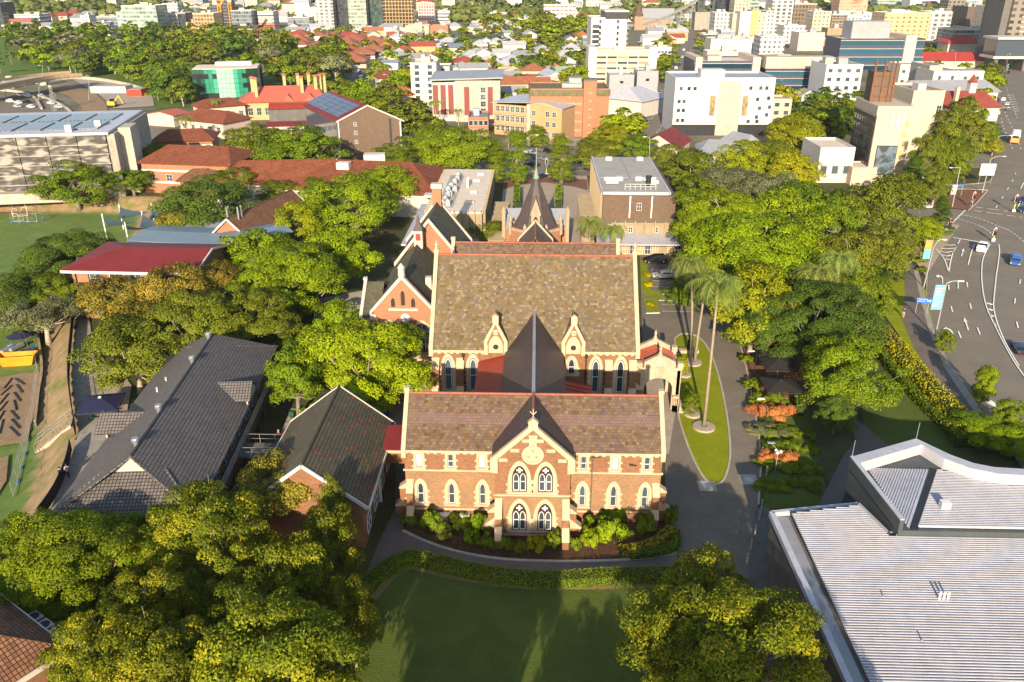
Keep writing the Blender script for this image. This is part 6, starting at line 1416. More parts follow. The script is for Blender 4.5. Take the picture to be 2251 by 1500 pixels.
# streets in the distance
_f = []
for i, (x, y) in enumerate(((2205,222),(2213,232),(2200,240),(2216,244),(2192,252),(2175,158),(2190,163),(2178,170),(2215,163),(2205,150),(2180,148))): _f.append((x,y,x+3,y-9,['white','silver','grey','green','white','white','red','red','black','white','grey'][i],'main road'))
for i, y in enumerate((143,150,158,163,171,178,184,190,196,203)): _f.append((786+(3 if y < 160 else 7)-abs(y-175)*.05, y, 787, y+12, ['white','white','silver','black','white','white','grey','white','silver','blue'][i], 'street left of the terrace roofs'))
for i, y in enumerate((176,182,188,195)): _f.append((808, y, 808, y-12, ['white','white','grey','white'][i], 'street left of the terrace roofs'))
for i, (x, y) in enumerate(((1488,135),(1494,145),(1486,152),(1500,128),(1447,218),(1465,213),(1452,206),(1470,196),(1478,175),(1405,292),(1410,284),(1418,277),(1424,270),(1396,300),(1386,310),(1503,112))): _f.append((x,y,x+5,y-12,['white','black','white','silver','white','white','grey','white','silver','red','white','silver','grey','white','black','white'][i],'street right of the orange brick tower'))
for i, (x, y) in enumerate(((22,226),(40,229),(38,237),(60,228),(62,214),(68,238),(85,222),(112,230),(128,238),(45,212),(90,214),(125,226))): _f.append((x,y,x-14,y-3,['white','white','silver','black','white','white','grey','white','white','white','silver','black'][i],'motorway at the left edge'))
for i, x in enumerate(range(232,290,7)): _f.append((x,122+(i % 3)*2,x+4,122,['white','blue','navy','white','silver','black','blue','white','red'][i % 9],'car park in the trees'))
FARCARS = [(car(x, y, tx, ty, ('hatch','sedan','suv')[i % 3], c, None, False), c, pl) for i, (x, y, tx, ty, c, pl) in enumerate(_f)]
def bus():
 g = G(2230,312); h = G(2243,250)-g; a = math.atan2(h.y, h.x); t = thing('bus', 'city bus with orange rear and white roof heading away on the main road', 'bus', (g.x, g.y, .03), a)
 b = MB(); loft(b, [sec(-5.8,1.2,.4,2.2,.15),sec(5.8,1.2,.4,2.2,.15)]); b.build('body', PAINTS['orange'], t); b = MB(); loft(b, [sec(-5.8,1.22,2.2,3.1,.2),sec(5.8,1.22,2.2,3.1,.2)]); b.build('roof', PAINTS['white'], t)
 w_ = MB(); w_.box(-5.4,5.4,-1.24,1.24,1.5,2.4); w_.build('side_windows', CARGL, t); w_ = MB(); w_.box(-5.84,-5.7,-.95,.95,2.05,2.75); w_.build('rear_window', CARGL, t); w_ = MB(); w_.box(-5.85,-5.72,-.8,.8,1.1,1.7); w_.build('advert_panel', plain('pink_advert', (.6,.3,.32)), t)
 w_ = MB(); w_.box(-5.83,-5.7,-1.15,1.15,.4,.62); w_.build('bumper', PAINTS['navy'], t)
 for x in (-3.4,3.6):
  for y in (-1.1,1.1): w_ = MB(); w_.tube([(x,y-.12,.48),(x,y+.12,.48)], .48, 12); w_.build('wheel', BLACK, t)
 for x in (-2,2.5): w_ = MB(); w_.box(x-.9,x+.9,-.6,.6,3.1,3.3); w_.build('roof_unit', PAINTS['white'], t)
bus()
# ---------------------------------------------------------------- lamps, signals, signs
def text(par, s_, size, loc, rot, mat, align='CENTER', name='lettering'):
 cu = bpy.data.curves.new(name, 'FONT'); cu.body = s_; cu.size = size; cu.align_x = align; cu.align_y = 'CENTER'; cu.extrude = .006; cu.resolution_u = 2
 o = bpy.data.objects.new(name+'_source', cu); COL.objects.link(o); dg = bpy.context.evaluated_depsgraph_get(); me = bpy.data.meshes.new_from_object(o.evaluated_get(dg)); bpy.data.objects.remove(o); me.materials.clear(); me.materials.append(mat)
 t = put(name, me, par, loc); t.rotation_euler = rot; return t
def lamp(bx, by, tx, ty, ax, ay, label, banner=None, r=.09, head=True, name='street_lamp', mat=None, foot=None):
 b = G(bx, by); top = RYZ(tx, ty, b.y); arm = RYZ(ax, ay, b.y); t = thing(name, label, 'street lamp', b); H = top.z; dx, dz = arm.x-b.x, arm.z; ox = top.x-b.x
 m = MB(); m.tube([(0,0,0),(ox*.5,0,H*.5),(ox,0,H)], [r,r*.85,r*.65], 8); m.build('pole', mat or GREYP, t)
 m = MB(); m.tube([(ox,0,H-.02),(ox+(dx-ox)*.35,0,H+(dz-H)*.75),(ox+(dx-ox)*.7,0,H+(dz-H)*1.02),(dx,0,dz)], r*.55, 6); m.build('arm', mat or GREYP, t)
 s_ = 1 if dx >= 0 else -1; m = MB(); loft(m, [[(dx-.1*s_,-.08,dz-.06),(dx-.1*s_,.08,dz-.06),(dx-.1*s_,.08,dz+.06),(dx-.1*s_,-.08,dz+.06)],[(dx+.4*s_,-.16,dz-.08),(dx+.4*s_,.16,dz-.08),(dx+.4*s_,.16,dz+.07),(dx+.4*s_,-.16,dz+.07)],[(dx+.75*s_,-.1,dz-.05),(dx+.75*s_,.1,dz-.05),(dx+.75*s_,.1,dz+.04),(dx+.75*s_,-.1,dz+.04)]]); m.build('lamp_head', WHITEP, t)
 if foot: m = MB(); m.tube([(0,0,0),(ox*.1,0,H*.16)], r*1.35, 8); m.build('foot', foot, t)
 if banner:
  z0, z1, w_, cols = banner; n = len(cols)
  for i, c in enumerate(cols):
   q = MB(); q.box(-w_-.12,-.12,-.02,.02,z0+(z1-z0)*i/n,z0+(z1-z0)*(i+1)/n); q.build('banner', c, t)
  q = MB(); q.bar((0,0,z0-.03),(-w_-.15,0,z0-.03),.05); q.bar((0,0,z1+.03),(-w_-.15,0,z1+.03),.05); q.build('banner_rail', GREYP, t)
  if n > 1: return t
  for i in range(9): q = MB(); zq = z1-.5-i*(z1-z0)/11; q.box(-w_*.86-.12,-.12-w_*(.15+.1*(i % 3)),-.032,-.022,zq-.05,zq+.05); q.build('banner_line', WHITEP, t)
 return t
BANB = plain('pale_blue_banner', (.16,.48,.60), .7); BANO = plain('orange_banner', (.75,.33,.08), .7)
lamp(2055,743,2081,623,2108,618,'leaning grey street lamp with pale blue banner of white lines', (4.6,8.4,1.5,[BANB]), .12, foot=plain('dark_green_paint', (.04,.09,.06)))
lamp(2030,634,2052,545,2072,527,'curved grey street lamp with orange and blue banner', (5.4,8.6,1.15,[BANB, BANO]), .12)
lamp(2093,456,2111,368,2094,369,'grey street lamp beside the pine on the corner', None, .13); lamp(2159,425,2178,350,2205,344,'grey street lamp on the traffic island tip', None, .13)
lamp(2180,342,2196,300,2219,298,'grey street lamp opposite the bus', None, .14); lamp(2184,290,2193,242,2215,237,'grey street lamp behind the tall gum tree', None, .14)
lamp(1163,362,1163,300,1178,297,'grey street lamp at the junction behind the forecourt, left one', None, .12); lamp(1246,352,1246,298,1235,295,'grey street lamp at the junction behind the forecourt, right one', None, .12); lamp(1428,400,1428,303,1420,301,'grey street lamp behind the theatre corner', None, .12)
lamp(1656,833,1664,776,1657,772,'dark garden lamp beside the upper black umbrellas', None, .07, mat=DARKMET); lamp(1681,957,1687,878,1679,877,'dark garden lamp over the copper cordylines', None, .07, mat=DARKMET)
for i, (x0, y0, y1) in enumerate(((2158,148,118),(2180,150,125),(2213,160,120),(2100,150,112),(852,205,165),(826,190,150),(848,330,322),(93,170,145),(55,192,170),(195,222,168),(120,240,205),(12,220,180),(85,225,185))):
 lamp(x0, y0, x0+1, y1, x0+(9 if i < 3 else -6), y1-1, ['curved lamp at the far signals, left','angular lamp at the far signals, middle','angular lamp before the far overpass','lamp above the far red roof','tall lamp right of the left street','shorter lamp beside the left street','low lamp near the leafy junction cluster','lamp beside the flyover deck','lamp beneath the flyover','lamp at the rail bed curve','lamp between the motorway and the rail bed','lamp on the motorway near the flyover','lamp on the motorway median'][i], None, .12)
def signal(bx, by, tx, ty, label, col=RED_L, sleeve=False, board=False):
 b = G(bx, by); H = RYZ(tx, ty, b.y).z; t = thing('traffic_light', label, 'traffic light', b); m = MB(); m.tube([(0,0,0),(0,0,H-.2)], .06, 8); m.build('pole', GREYP, t)
 m = MB(); m.box(-.36,.36,-.03,.03,H-1.5,H); m.build('backboard', WHITEP, t); m = MB(); m.box(-.29,.29,-.2,-.031,H-1.43,H-.07); m.build('housing', BLACK, t)
 for i, c in enumerate((H-.3,H-.75,H-1.2)):
  l = MB(); l.tube([(0,-.24,c),(0,-.19,c)], .15, 10); l.build('lens', col if (i == 0 and col is RED_L) or (i == 2 and col is GRN_L) else DARKMET, t)
 m = MB(); m.lathe([(.12,0),(.12,.3)], (0,0,H), 8); m.build('finial', WHITEP, t)
 if sleeve: m = MB(); m.tube([(0,0,.9),(0,0,2.0)], .13, 8); m.build('yellow_sleeve', plain('bright_yellow', (.75,.65,.02)), t); m = MB(); m.box(-.35,.35,-.12,-.07,.25,.85); m.build('keep_left_sign', WHITEP, t)
 if board: m = MB(); m.box(-1.5,-.25,-.05,.05,H-2.0,H-1.6); m.build('street_name_sign', WHITEP, t)
signal(2182,533,2194,503,'traffic light with yellow sleeve on the near median nose', RED_L, True); signal(2082,519,2091,484,'traffic light with street sign on the near left kerb', RED_L, False, True); signal(2136,457,2143,424,'traffic light on the traffic island next to the schoolboy', RED_L); signal(2227,468,2236,430,'traffic light with yellow sleeve on the far median', RED_L, True); signal(1201,388,1202,350,'traffic light behind the forecourt, right of the spire tip', DARKMET, True)
signal(2176,166,2178,143,'green traffic light at the far crossing, left', GRN_L); signal(2212,164,2214,142,'green traffic light at the far crossing, before the overpass', GRN_L)
def hospital_sign():
 a, b = G(2012,691), G(2036,693); c = (a+b)/2; z0, z1 = RYZ(2030,665,c.y).z, RYZ(2030,656,c.y).z; w_ = (b-a).length*1.45; an = math.atan2(b.y-a.y, b.x-a.x)
 t = thing('road_sign', 'blue hospital direction sign on two posts beside the road', 'road sign', c, an)
 for s_ in (-1, 1): m = MB(); m.tube([(s_*w_*.36,.06,0),(s_*w_*.36,.06,z0+.2)], .05, 6); m.build('post', GREYP, t)
 m = MB(); m.box(-w_/2,w_/2,-.03,.03,z0-.1,z1+.05); m.build('board', plain('sign_blue', (.02,.16,.55), .5), t); h = z1+.15-z0
 text(t, 'ST ANDREWS', h*.33, (-w_*.14,-.04,z0+h*.62), (rad(90),0,0), WHITEP); text(t, 'HOSPITAL', h*.33, (-w_*.14,-.04,z0+h*.2), (rad(90),0,0), WHITEP)
 m = MB(); x = w_*.27; zc_ = z0+h*.38
 for x, up in ((w_*.27,0),(w_*.41,1)):
  if up: m.bar((x,-.045,zc_-.2),(x,-.045,zc_+.05),.09,.02); m.extr([(x-.14,zc_),(x+.14,zc_),(x,zc_+.22)],-.05,-.035)
  else: m.bar((x+.2,-.045,zc_),(x-.02,-.045,zc_),.02,.09); m.extr([(x,zc_-.14),(x,zc_+.14),(x-.2,zc_)][::-1],-.05,-.035)
 m.build('arrows', WHITEP, t)
hospital_sign()
def board(px, py, w_, h, z, mat, label, name='sign', frame=None):
 g = G(px, py); t = thing(name, label, 'sign', g)
 for s_ in (-1, 1): m = MB(); m.tube([(s_*w_*.4,.08,0),(s_*w_*.4,.08,z+h*.5)], .06, 6); m.build('post', GREYP, t)
 m = MB(); m.box(-w_/2,w_/2,-.05,.05,z,z+h); m.build('panel', mat, t); return t
board(2163,408,3.8,3.0,2.6,plain('pale_billboard', (.72,.62,.54)),'small white and red roadside billboard behind the corner garden'); board(2094,432,1.2,2.3,.5,WHITEP,'white upright sign board at the corner pine'); board(2212,665,.7,.8,.2,WHITEP,'') if False else None
m_ = board(2105,432,1.9,.45,2.4,plain('street_sign_blue', (.03,.2,.55)),'small blue street sign on the traffic island')
# bollards
for px, py, lab in ((1674,1003,'bollard at the kerb near the globe lamp, upper one'),(1684,1046,'red-topped post beside the globe lamp'),(1673,1120,'steel bollard farthest along the ribbed-roof footpath'),(1668,1145,'second steel bollard along the ribbed-roof footpath'),(1659,1176,'third steel bollard along the ribbed-roof footpath'),(1650,1208,'fourth steel bollard along the ribbed-roof footpath'),(1641,1240,'steel bollard nearest the golden fig tree')):
 t = thing('bollard', lab, 'bollard', G(px, py), 0, 'bollards along the drive'); m = MB(); m.tube([(0,0,0),(0,0,1.05)], .08, 10); m.build('post', CONC_L, t); m = MB(); m.lathe([(.085,0),(.085,.14),(.05,.17)], (0,0,1.05), 10); m.build('cap', METAL, t)
t = thing('garden_lamp', 'three-globe white garden lamp on the shady slope', 'garden lamp', G(1704,1036)); m = MB(); m.tube([(0,0,0),(0,0,2.6)], .05, 8); m.build('pole', GREYP, t)
for a in (0, 120, 240):
 m = MB(); x, y = .3*math.cos(rad(a)), .3*math.sin(rad(a)); m.lathe([(.02,-.2),(.14,-.13),(.19,0),(.14,.13),(.02,.2)], (x,y,2.5), 10); m.build('globe', WHITEP, t, smooth=True)
m = MB(); m.bar((0,0,2.6),(-.9,0,3.6),.05); m.box(-1.3,-.5,-.15,.15,3.58,3.66); m.build('lamp_arm', GREYP, t)
# tree rings and covers on the grass island
for px, py, R, lab in ((1547,941,1.35,'pale mulch ring round the tallest palm'),(1522,799,1.3,'pale mulch ring round the two palms'),(1522,912,1.1,'pale mulch ring round the clipped shrub'),(1505,826,.9,'small mulch ring by the stone porch')):
 t = thing('tree_ring', lab, 'planting ring', G(px, py)); m = MB(); m.lathe([(R,0),(R,.28),(R-.16,.3)], (0,0,0), 24); m.build('edging', PAVE, t); m = MB(); m.lathe([(R-.15,.2),(.1,.33)], (0,0,.005), 20); m.build('mulch', BANK, t)
for px, py, lab in ((1554,1070,'square metal drain cover below the tip of the grass island'),(1646,1056,'square metal drain cover on the shaded drive')):
 t = thing('drain_cover', lab, 'drain cover', G(px, py)+Vector((0,0,.085))); m = MB(); m.box(-.95,.95,-.95,.95,0,.02); m.build('frame', CONC_L, t); m = MB(); m.box(-.4,.4,-.4,.4,.02,.035); m.build('lid', METAL, t)
# café umbrellas, benches, bins
def umbrella(px, py, h, s_, mat, label, rz=0.0, top=None):
 g = G(px, py, h*.8); t = thing('garden_umbrella', label, 'umbrella', (g.x, g.y, 0), rz); c = MB()
 for i in range(4):
  a0, a1 = math.pi/4+math.pi/2*i, math.pi/4+math.pi/2*(i+1); p0 = (s_*1.414*math.cos(a0), s_*1.414*math.sin(a0), h*.78); p1 = (s_*1.414*math.cos(a1), s_*1.414*math.sin(a1), h*.78)
  pm = ((p0[0]+p1[0])/2*.97, (p0[1]+p1[1])/2*.97, h*.80); c.face([p0,pm,(0,0,h)]); c.face([pm,p1,(0,0,h)]); c.face([p0,(p0[0],p0[1],p0[2]-.2),(p1[0],p1[1],p1[2]-.2),p1])
 c.build('canopy', mat, t); m = MB(); m.tube([(0,0,0),(0,0,h)], .05, 8); m.build('pole', GREYP, t)
 if top: m = MB(); m.lathe([(.22,0),(.18,.12),(.02,.16)], (0,0,h), 8); m.build('cap', WHITEP, t)
umbrella(1716,845,3.3,2.2,BLACKC,'black square umbrella nearest the copper cordylines'); umbrella(1712,798,3.3,2.2,BLACKC,'middle black square umbrella of the brick terrace'); umbrella(1697,766,3.3,2.0,BLACKC,'black square umbrella mostly hidden under the dark tree'); umbrella(222,885,3.4,2.3,NAVYC,'navy square umbrella over the green table by the bank path',.25,True)
def picnic(px, py, rz, mat, label):
 t = thing('picnic_table', label, 'table', G(px, py), rz); m = MB(); m.box(-.9,.9,-.38,.38,.7,.76); m.build('table_top', mat, t)
 for s_ in (-1, 1): m = MB(); m.box(-.9,.9,s_*.75-.14,s_*.75+.14,.42,.47); m.build('bench', mat, t); m = MB(); m.bar((s_*.6,-.75,0),(s_*.6,.0,.7),.07); m.bar((s_*.6,.75,0),(s_*.6,0,.7),.07); m.build('leg', mat, t)
GRN_P = plain('green_bench_paint', (.02,.07,.045), .6)
picnic(214,918,.5,GRN_P,'green picnic table under the navy umbrella, left one'); picnic(243,905,.5,GRN_P,'green picnic table under the navy umbrella, right one'); picnic(1712,885,.1,TIMBER,'brown timber table in front of the lowest black umbrella'); picnic(1700,832,.1,TIMBER,'brown timber table between the two lower black umbrellas')
def bin_(px, py, mat, label):
 t = thing('wheelie_bin', label, 'bin', G(px, py)); m = MB(); loft(m, [[(-.2,-.2,0),(.2,-.2,0),(.2,.2,0),(-.2,.2,0)],[(-.28,-.28,.95),(.28,-.28,.95),(.28,.28,.95),(-.28,.28,.95)]]); m.build('body', mat, t); m = MB(); m.box(-.3,.3,-.32,.3,.96,1.04); m.build('lid', mat, t); m = MB(); m.tube([(-.22,.24,.1),(.22,.24,.1)], .1, 8); m.build('wheels', BLACK, t)
bin_(850,915,PLASTB,'blue bin behind the mossy-roofed building'); bin_(643,920,PLASTG,'dark green bin beside the courtyard tree'); bin_(255,896,PLASTB,'blue bin beside the right green picnic table')
t = thing('tub', 'orange plastic tub beside the green picnic tables', 'tub', G(238,922)); m = MB(); m.lathe([(.3,0),(.36,.5),(.4,.55),(.4,.75),(.3,.78)], (0,0,0), 12); m.build('body', YELP, t); m = MB(); m.lathe([(.3,0),(.05,.12)], (0,0,.78), 12); m.build('lid', YELP, t)
# low stone garden seats and steps by the island
t = thing('stone_plinth', 'low stone memorial plinth with urn under the palms', 'plinth', G(1513,775)); m = MB(); m.box(-1.4,1.4,-.5,.5,0,.5); m.build('base', STONE, t); m = MB(); m.lathe([(.3,.5),(.2,.7),(.35,1.0),(.2,1.3),(.25,1.9),(.05,2.2)], (0,0,0), 10); m.build('urn', DARKMET, t)
# ---------------------------------------------------------------- people
def skin(name, pts, edges, radii, mat, par):
 me = bpy.data.meshes.new(name); me.from_pydata(pts, edges, []); o = put(name, me, par); me.materials.append(mat)
 o.modifiers.new('s', 'SKIN'); me.skin_vertices[0] if me.skin_vertices else None
 if not me.skin_vertices: me.attributes
 for i, v in enumerate(me.skin_vertices[0].data): v.radius = radii[i] if hasattr(radii[i], '__len__') else (radii[i],)*2; v.use_root = i == 0
 sb = o.modifiers.new('d', 'SUBSURF'); sb.levels = sb.render_levels = 1; return o
SKINM = plain('skin', (.42,.24,.16), .6); HAIRM = plain('dark_hair', (.03,.02,.015), .7)
_cl = {}
def cloth(c):
 if c not in _cl: _cl[c] = plain('cloth_%d' % len(_cl), c, .85)
 return _cl[c]
def person(px, py, tx, ty, shirt, trousers, label, step=.28, z=0.0, shorts=False, hat=None, bag=None, arm=.25):
 g = G(px, py, z); h = G(tx, ty, z)-g; t = thing('person', label, 'person', (g.x, g.y, z+.03+(0.12 if z == 0 and px > 1900 else 0)), math.atan2(h.y, h.x)-math.pi/2)
 s_ = step; P = [(0,0,.95),(0,0,1.15),(0,.01,1.38),(0,.02,1.5),(0,.04,1.62),(0,.05,1.72),(-.17,0,1.42),(-.22,-arm*.5,1.15),(-.2,arm*.3-.05,.92),(.17,0,1.42),(.22,arm*.4,1.15),(.2,arm*.9,.95),(-.1,0,.9),(-.1,s_*.55,.5),(-.1,s_*.6,.08),(-.1,s_*.6+.14,.04),(.1,0,.9),(.1,-s_*.3,.5),(.1,-s_*.9,.12),(.1,-s_*.8+.1,.04)]
 E_ = [(0,1),(1,2),(2,3),(3,4),(4,5),(2,6),(6,7),(7,8),(2,9),(9,10),(10,11),(0,12),(12,13),(13,14),(14,15),(0,16),(16,17),(17,18),(18,19)]
 R_ = [(.15,.1),(.14,.095),(.16,.1),.055,.09,.075,.06,.045,.035,.06,.045,.035,.085,.058,.042,.04,.085,.058,.042,.04]
 skin('body', P, E_, R_, SKINM, t); q = lambda i, k=1.18: tuple(k*x for x in R_[i]) if hasattr(R_[i], '__len__') else R_[i]*k
 ii = [0,1,2,6,7,9,10]; skin('shirt', [P[i] for i in ii], [(0,1),(1,2),(2,3),(3,4),(2,5),(5,6)], [q(i, 1.2) for i in ii], cloth(shirt), t)
 ii = [0,12,13,16,17] if shorts else [0,12,13,14,16,17,18]; e_ = [(0,1),(1,2),(0,3),(3,4)] if shorts else [(0,1),(1,2),(2,3),(0,4),(4,5),(5,6)]
 skin('trousers', [P[i] for i in ii], e_, [q(i, 1.22) for i in ii], cloth(trousers), t); m = MB(); m.lathe([(.1,-.06),(.115,.02),(.09,.08),(.02,.11)], (0,.03,1.7), 10); m.build('hair', cloth(hat) if hat else HAIRM, t, smooth=True)
 if bag: m = MB(); m.box(-.15,.15,-.3,-.1,1.02,1.45); m.build('backpack', cloth(bag), t)
person(1984,701,1990,670,(.06,.05,.06),(.55,.42,.28),'pedestrian in dark top and tan trousers on the roadside footpath')
person(2132,457,2140,450,(.75,.74,.72),(.03,.035,.08),'schoolboy in white shirt and dark shorts with blue backpack at the crossing', shorts=True, bag=(.05,.08,.3)); person(2117,411,2112,405,(.05,.05,.06),(.04,.04,.05),'person in dark clothes at the edge of the slip lane')
person(137,1058,140,1030,(.10,.16,.35),(.02,.025,.05),'pupil in blue and white top walking on the bank path, left one', bag=(.02,.02,.03)); person(152,1052,156,1022,(.65,.68,.75),(.02,.025,.05),'pupil in white striped top walking on the bank path, right one', bag=(.03,.04,.1))
person(1669,800,1665,830,(.75,.74,.72),(.25,.25,.28),'person in white shirt at the upper black umbrella'); person(1173,388,1180,392,(.8,.2,.03),(.7,.2,.05),'worker in orange hi-vis on the brick forecourt'); person(1116,462,1112,440,(.4,.4,.42),(.06,.07,.12),'pedestrian in grey top in the lane left of the spire'); person(2147,322,2150,300,(.35,.3,.6),(.06,.06,.1),'pedestrian in violet top on the main road footpath'); person(615,975,640,960,(.55,.02,.03),(.08,.08,.1),'person in red shirt at the end of the footbridge', hat=(.7,.65,.6))
# ---------------------------------------------------------------- fences, playing field, works compound
def fence(px, h, label, mat, post=2.4, panel=None, z=0.0, name='fence', k=3, rails=2, pw=.06):
 pts = pxline(px, k, z); o = pts[0].copy(); loc = [p-o for p in pts]; t = thing(name, label, 'fence', o); r = MB(); p_ = MB()
 for a, b in zip(loc, loc[1:]):
  for i in range(rails): zz_ = h*(i+1)/rails-.03; r.bar((a.x,a.y,zz_),(b.x,b.y,zz_),.05)
  if panel:
   n_ = Vector((-(b-a).y,(b-a).x,0)).normalized()*.01; p_.face([(a.x+n_.x,a.y+n_.y,.05),(b.x+n_.x,b.y+n_.y,.05),(b.x+n_.x,b.y+n_.y,h-.06),(a.x+n_.x,a.y+n_.y,h-.06)])
 r.build('rails', mat, t); L_ = 0.0; nxt = 0.0; cnt = 0
 if panel: p_.build('panel', panel, t)
 for a, b in zip(loc, loc[1:]):
  d = (b-a).length
  while nxt <= L_+d and cnt < 90:
   q = a+(b-a)*((nxt-L_)/d); m = MB(); m.box(q.x-pw/2,q.x+pw/2,q.y-pw/2,q.y+pw/2,0,h); m.build('post', mat, t); nxt += post; cnt += 1
  L_ += d
 return t
MESHP = plain('dark_fence_mesh', (.03,.03,.03), .8)
fence([(163,700),(153,820),(158,890),(167,945),(166,960)],1.5,'dark mesh fence along the top of the bank, upper run',DARKMET,2.0,MESHP); fence([(158,990),(150,1030),(125,1090),(88,1145)],1.5,'dark mesh fence along the top of the bank, lower run',DARKMET,2.0,MESHP)
fence([(190,760),(198,850),(212,905),(262,960)],1.0,'low handrail between the bank path and the pale courtyard',DARKMET,1.4); fence([(1935,730),(1990,800),(2050,870),(2105,940),(2130,975)],1.7,'black steel fence between the golden hedge and the footpath',DARKMET,2.4,None,rails=2)
fence([(140,449),(225,449)],2.2,'black gate fence at the far side of the field',DARKMET,2.5,MESHP,FIELD_Z,k=1); fence([(225,446),(340,449)],1.8,'black fence under the retaining wall bushes',DARKMET,2.8,None,FIELD_Z,k=1)
t = thing('retaining_wall', 'weathered block retaining wall behind the field, streaked by the bushes', 'wall', (0,0,0)); _w = [G(*p,FIELD_Z) for p in ((175,440),(225,440),(345,441),(400,440))]; m = MB(); strip(m, _w, .5, FIELD_Z-.3, .6); m.build('wall', DIRT, t); m = MB(); strip(m, _w, .6, .6, .75); m.build('coping', CONC, t)
def bankwall():
 pts = [G(*p, FIELD_Z) for p in ((82,720),(90,775),(95,822),(88,870),(84,905),(80,940))]; o = pts[0]; t = thing('retaining_wall', 'low dark timber wall at the foot of the bank', 'wall', o); m = MB(); strip(m, [p-o for p in smooth(pts, 3)], .25, -.3, .9); m.build('wall', CONC_D, t); m = MB(); strip(m, [p-o for p in smooth(pts, 3)], .34, .9, .97); m.build('capping', TIMBER, t)
bankwall()
def steps():
 a, b = G(82,985,FIELD_Z), G(158,925,0.0); d = Vector((b.x-a.x,b.y-a.y)); L_ = d.length; an = math.atan2(d.y, d.x); t = thing('steps', 'concrete steps with yellow nosings and steel handrails up the bank', 'steps', a, an); n = 16; m = MB(); y_ = MB()
 for i in range(n): x = L_*i/n; z = -FIELD_Z*(i+1)/n; m.box(x, x+L_/n+.02, -1.3, 1.3, max(-.2, z-.7), z); y_.box(x-.01, x+.06, -1.3, 1.3, z, z+.012)
 m.build('flight', CONC_L, t); y_.build('nosing', YELP, t)
 for y in (-1.3, 0, 1.3):
  r = MB(); r.bar((0,y,1.1),(L_,y,1.1-FIELD_Z),.06)
  for i in range(6): x = L_*i/5; r.bar((x,y,.1-FIELD_Z*i/5),(x,y,1.1-FIELD_Z*i/5),.05)
  r.build('handrail', METAL, t)
steps()
def goal(px, py, w_, h, rz, label):
 t = thing('football_goal', label, 'goal', G(px, py, FIELD_Z), rz, 'football goals by the running track'); m = MB(); m.tube([(-w_/2,0,0),(-w_/2,0,h),(w_/2,0,h),(w_/2,0,0)], .07, 8, False); m.build('posts', WHITEP, t); b = MB()
 for s_ in (-1, 1): b.tube([(s_*w_/2,0,h),(s_*w_/2,.9,h-.2),(s_*w_/2,2.0,.05),(s_*w_/2,0,.05)], .05, 6, False)
 b.bar((-w_/2,2.0,.05),(w_/2,2.0,.05),.08); b.build('back_frame', WHITEP, t)
goal(92,462,7.3,2.5,.02,'white football goal facing the field, straight on the track'); goal(58,468,6,2.2,2.2,'white football goal turned sideways, between the other goals'); goal(2,466,6,2.2,.1,'white football goal cut by the left edge'); goal(30,482,5,2.0,-1.0,'smaller white goal tipped towards the mesh fence panels')
def tempfence(px, label, z, group='temporary fence panels'):
 P = [G(*p, z) for p in px]
 for i, (a, b) in enumerate(zip(P, P[1:])):
  d = b-a; t = thing('mesh_fence', label % (['first','second','third','fourth','fifth','sixth','seventh','eighth','ninth','tenth','eleventh','twelfth','thirteenth'][i]), 'fence', a, math.atan2(d.y, d.x), group); L_ = d.length; m = MB()
  m.bar((0.05,0,.1),(0.05,0,2.0),.05); m.bar((L_-.05,0,.1),(L_-.05,0,2.0),.05); m.bar((0,0,2.0),(L_,0,2.0),.05); m.bar((0,0,.2),(L_,0,.2),.05)
  for k in range(1, 6): m.bar((L_*k/6,0,.2),(L_*k/6,0,2.0),.02)
  m.build('frame', METAL, t); f = MB(); f.box(-.3,.3,-.2,.2,0,.16); f.build('foot', PLASTB, t)
tempfence([(25,490),(43,490),(62,489),(82,488),(95,486),(108,482)],'%s mesh fence panel from the tipped goal, on the field',FIELD_Z)
tempfence([(72,770),(80,800),(85,822),(82,845),(80,870),(76,895),(73,920),(66,945),(62,970),(55,1000),(47,1030),(40,1060),(30,1095)],'%s steel mesh panel from the skip, along the foot of the bank',FIELD_Z,'steel mesh panels along the bank')
t = thing('skip', 'open orange rubbish skip on the compound grass', 'skip', G(42,800,FIELD_Z), .2); m = MB()
for s_ in (-1, 1): m.face([(-2.0,s_*.8,0),(2.0,s_*.8,0),(2.6,s_*1.0,1.5),(-2.6,s_*1.0,1.5)]); m.face([(-1.9,s_*.74,.06),(1.9,s_*.74,.06),(2.5,s_*.94,1.5),(-2.5,s_*.94,1.5)]); m.face([(s_*2.0,-.8,0),(s_*2.0,.8,0),(s_*2.6,1.0,1.5),(s_*2.6,-1.0,1.5)])
m.box(-2,2,-.8,.8,0,.06); m.build('body', plain('orange_skip_paint', (.80,.30,.015), .5), t); m = MB(); m.bar((-2.6,-1.0,1.5),(2.6,-1.0,1.5),.1); m.bar((-2.6,1,1.5),(2.6,1,1.5),.1); m.bar((-2.6,-1.0,1.5),(-2.6,1,1.5),.1); m.bar((2.6,-1.0,1.5),(2.6,1,1.5),.1); m.build('rim', plain('orange_rim', (.85,.4,.03)), t)
k_ = 0
for (x0, y0, x1, y1) in ((10,858,27,836),(3,873,27,852),(0,893,19,870),(0,908,17,887),(-3,930,10,908),(0,958,8,927),(55,849,34,836),(50,867,38,850),(46,886,32,867),(37,906,32,884),(42,926,25,907),(44,946,27,926),(43,963,23,943)):
 a, b = G(x0, y0, FIELD_Z), G(x1, y1, FIELD_Z); t = thing('drain_pipe', 'black pipe laid on bare dirt with a pale slab at one end', 'pipe', a, 0, 'black pipes laid in a herringbone on the dirt'); d = b-a; m = MB(); m.tube([(0,0,.25),(d.x,d.y,.25)], .13, 8); m.build('pipe', DARKMET, t); m = MB(); m.box(-.55,.5,-.35,.2,0.02,.12); m.build('slab', CONC_L, t)
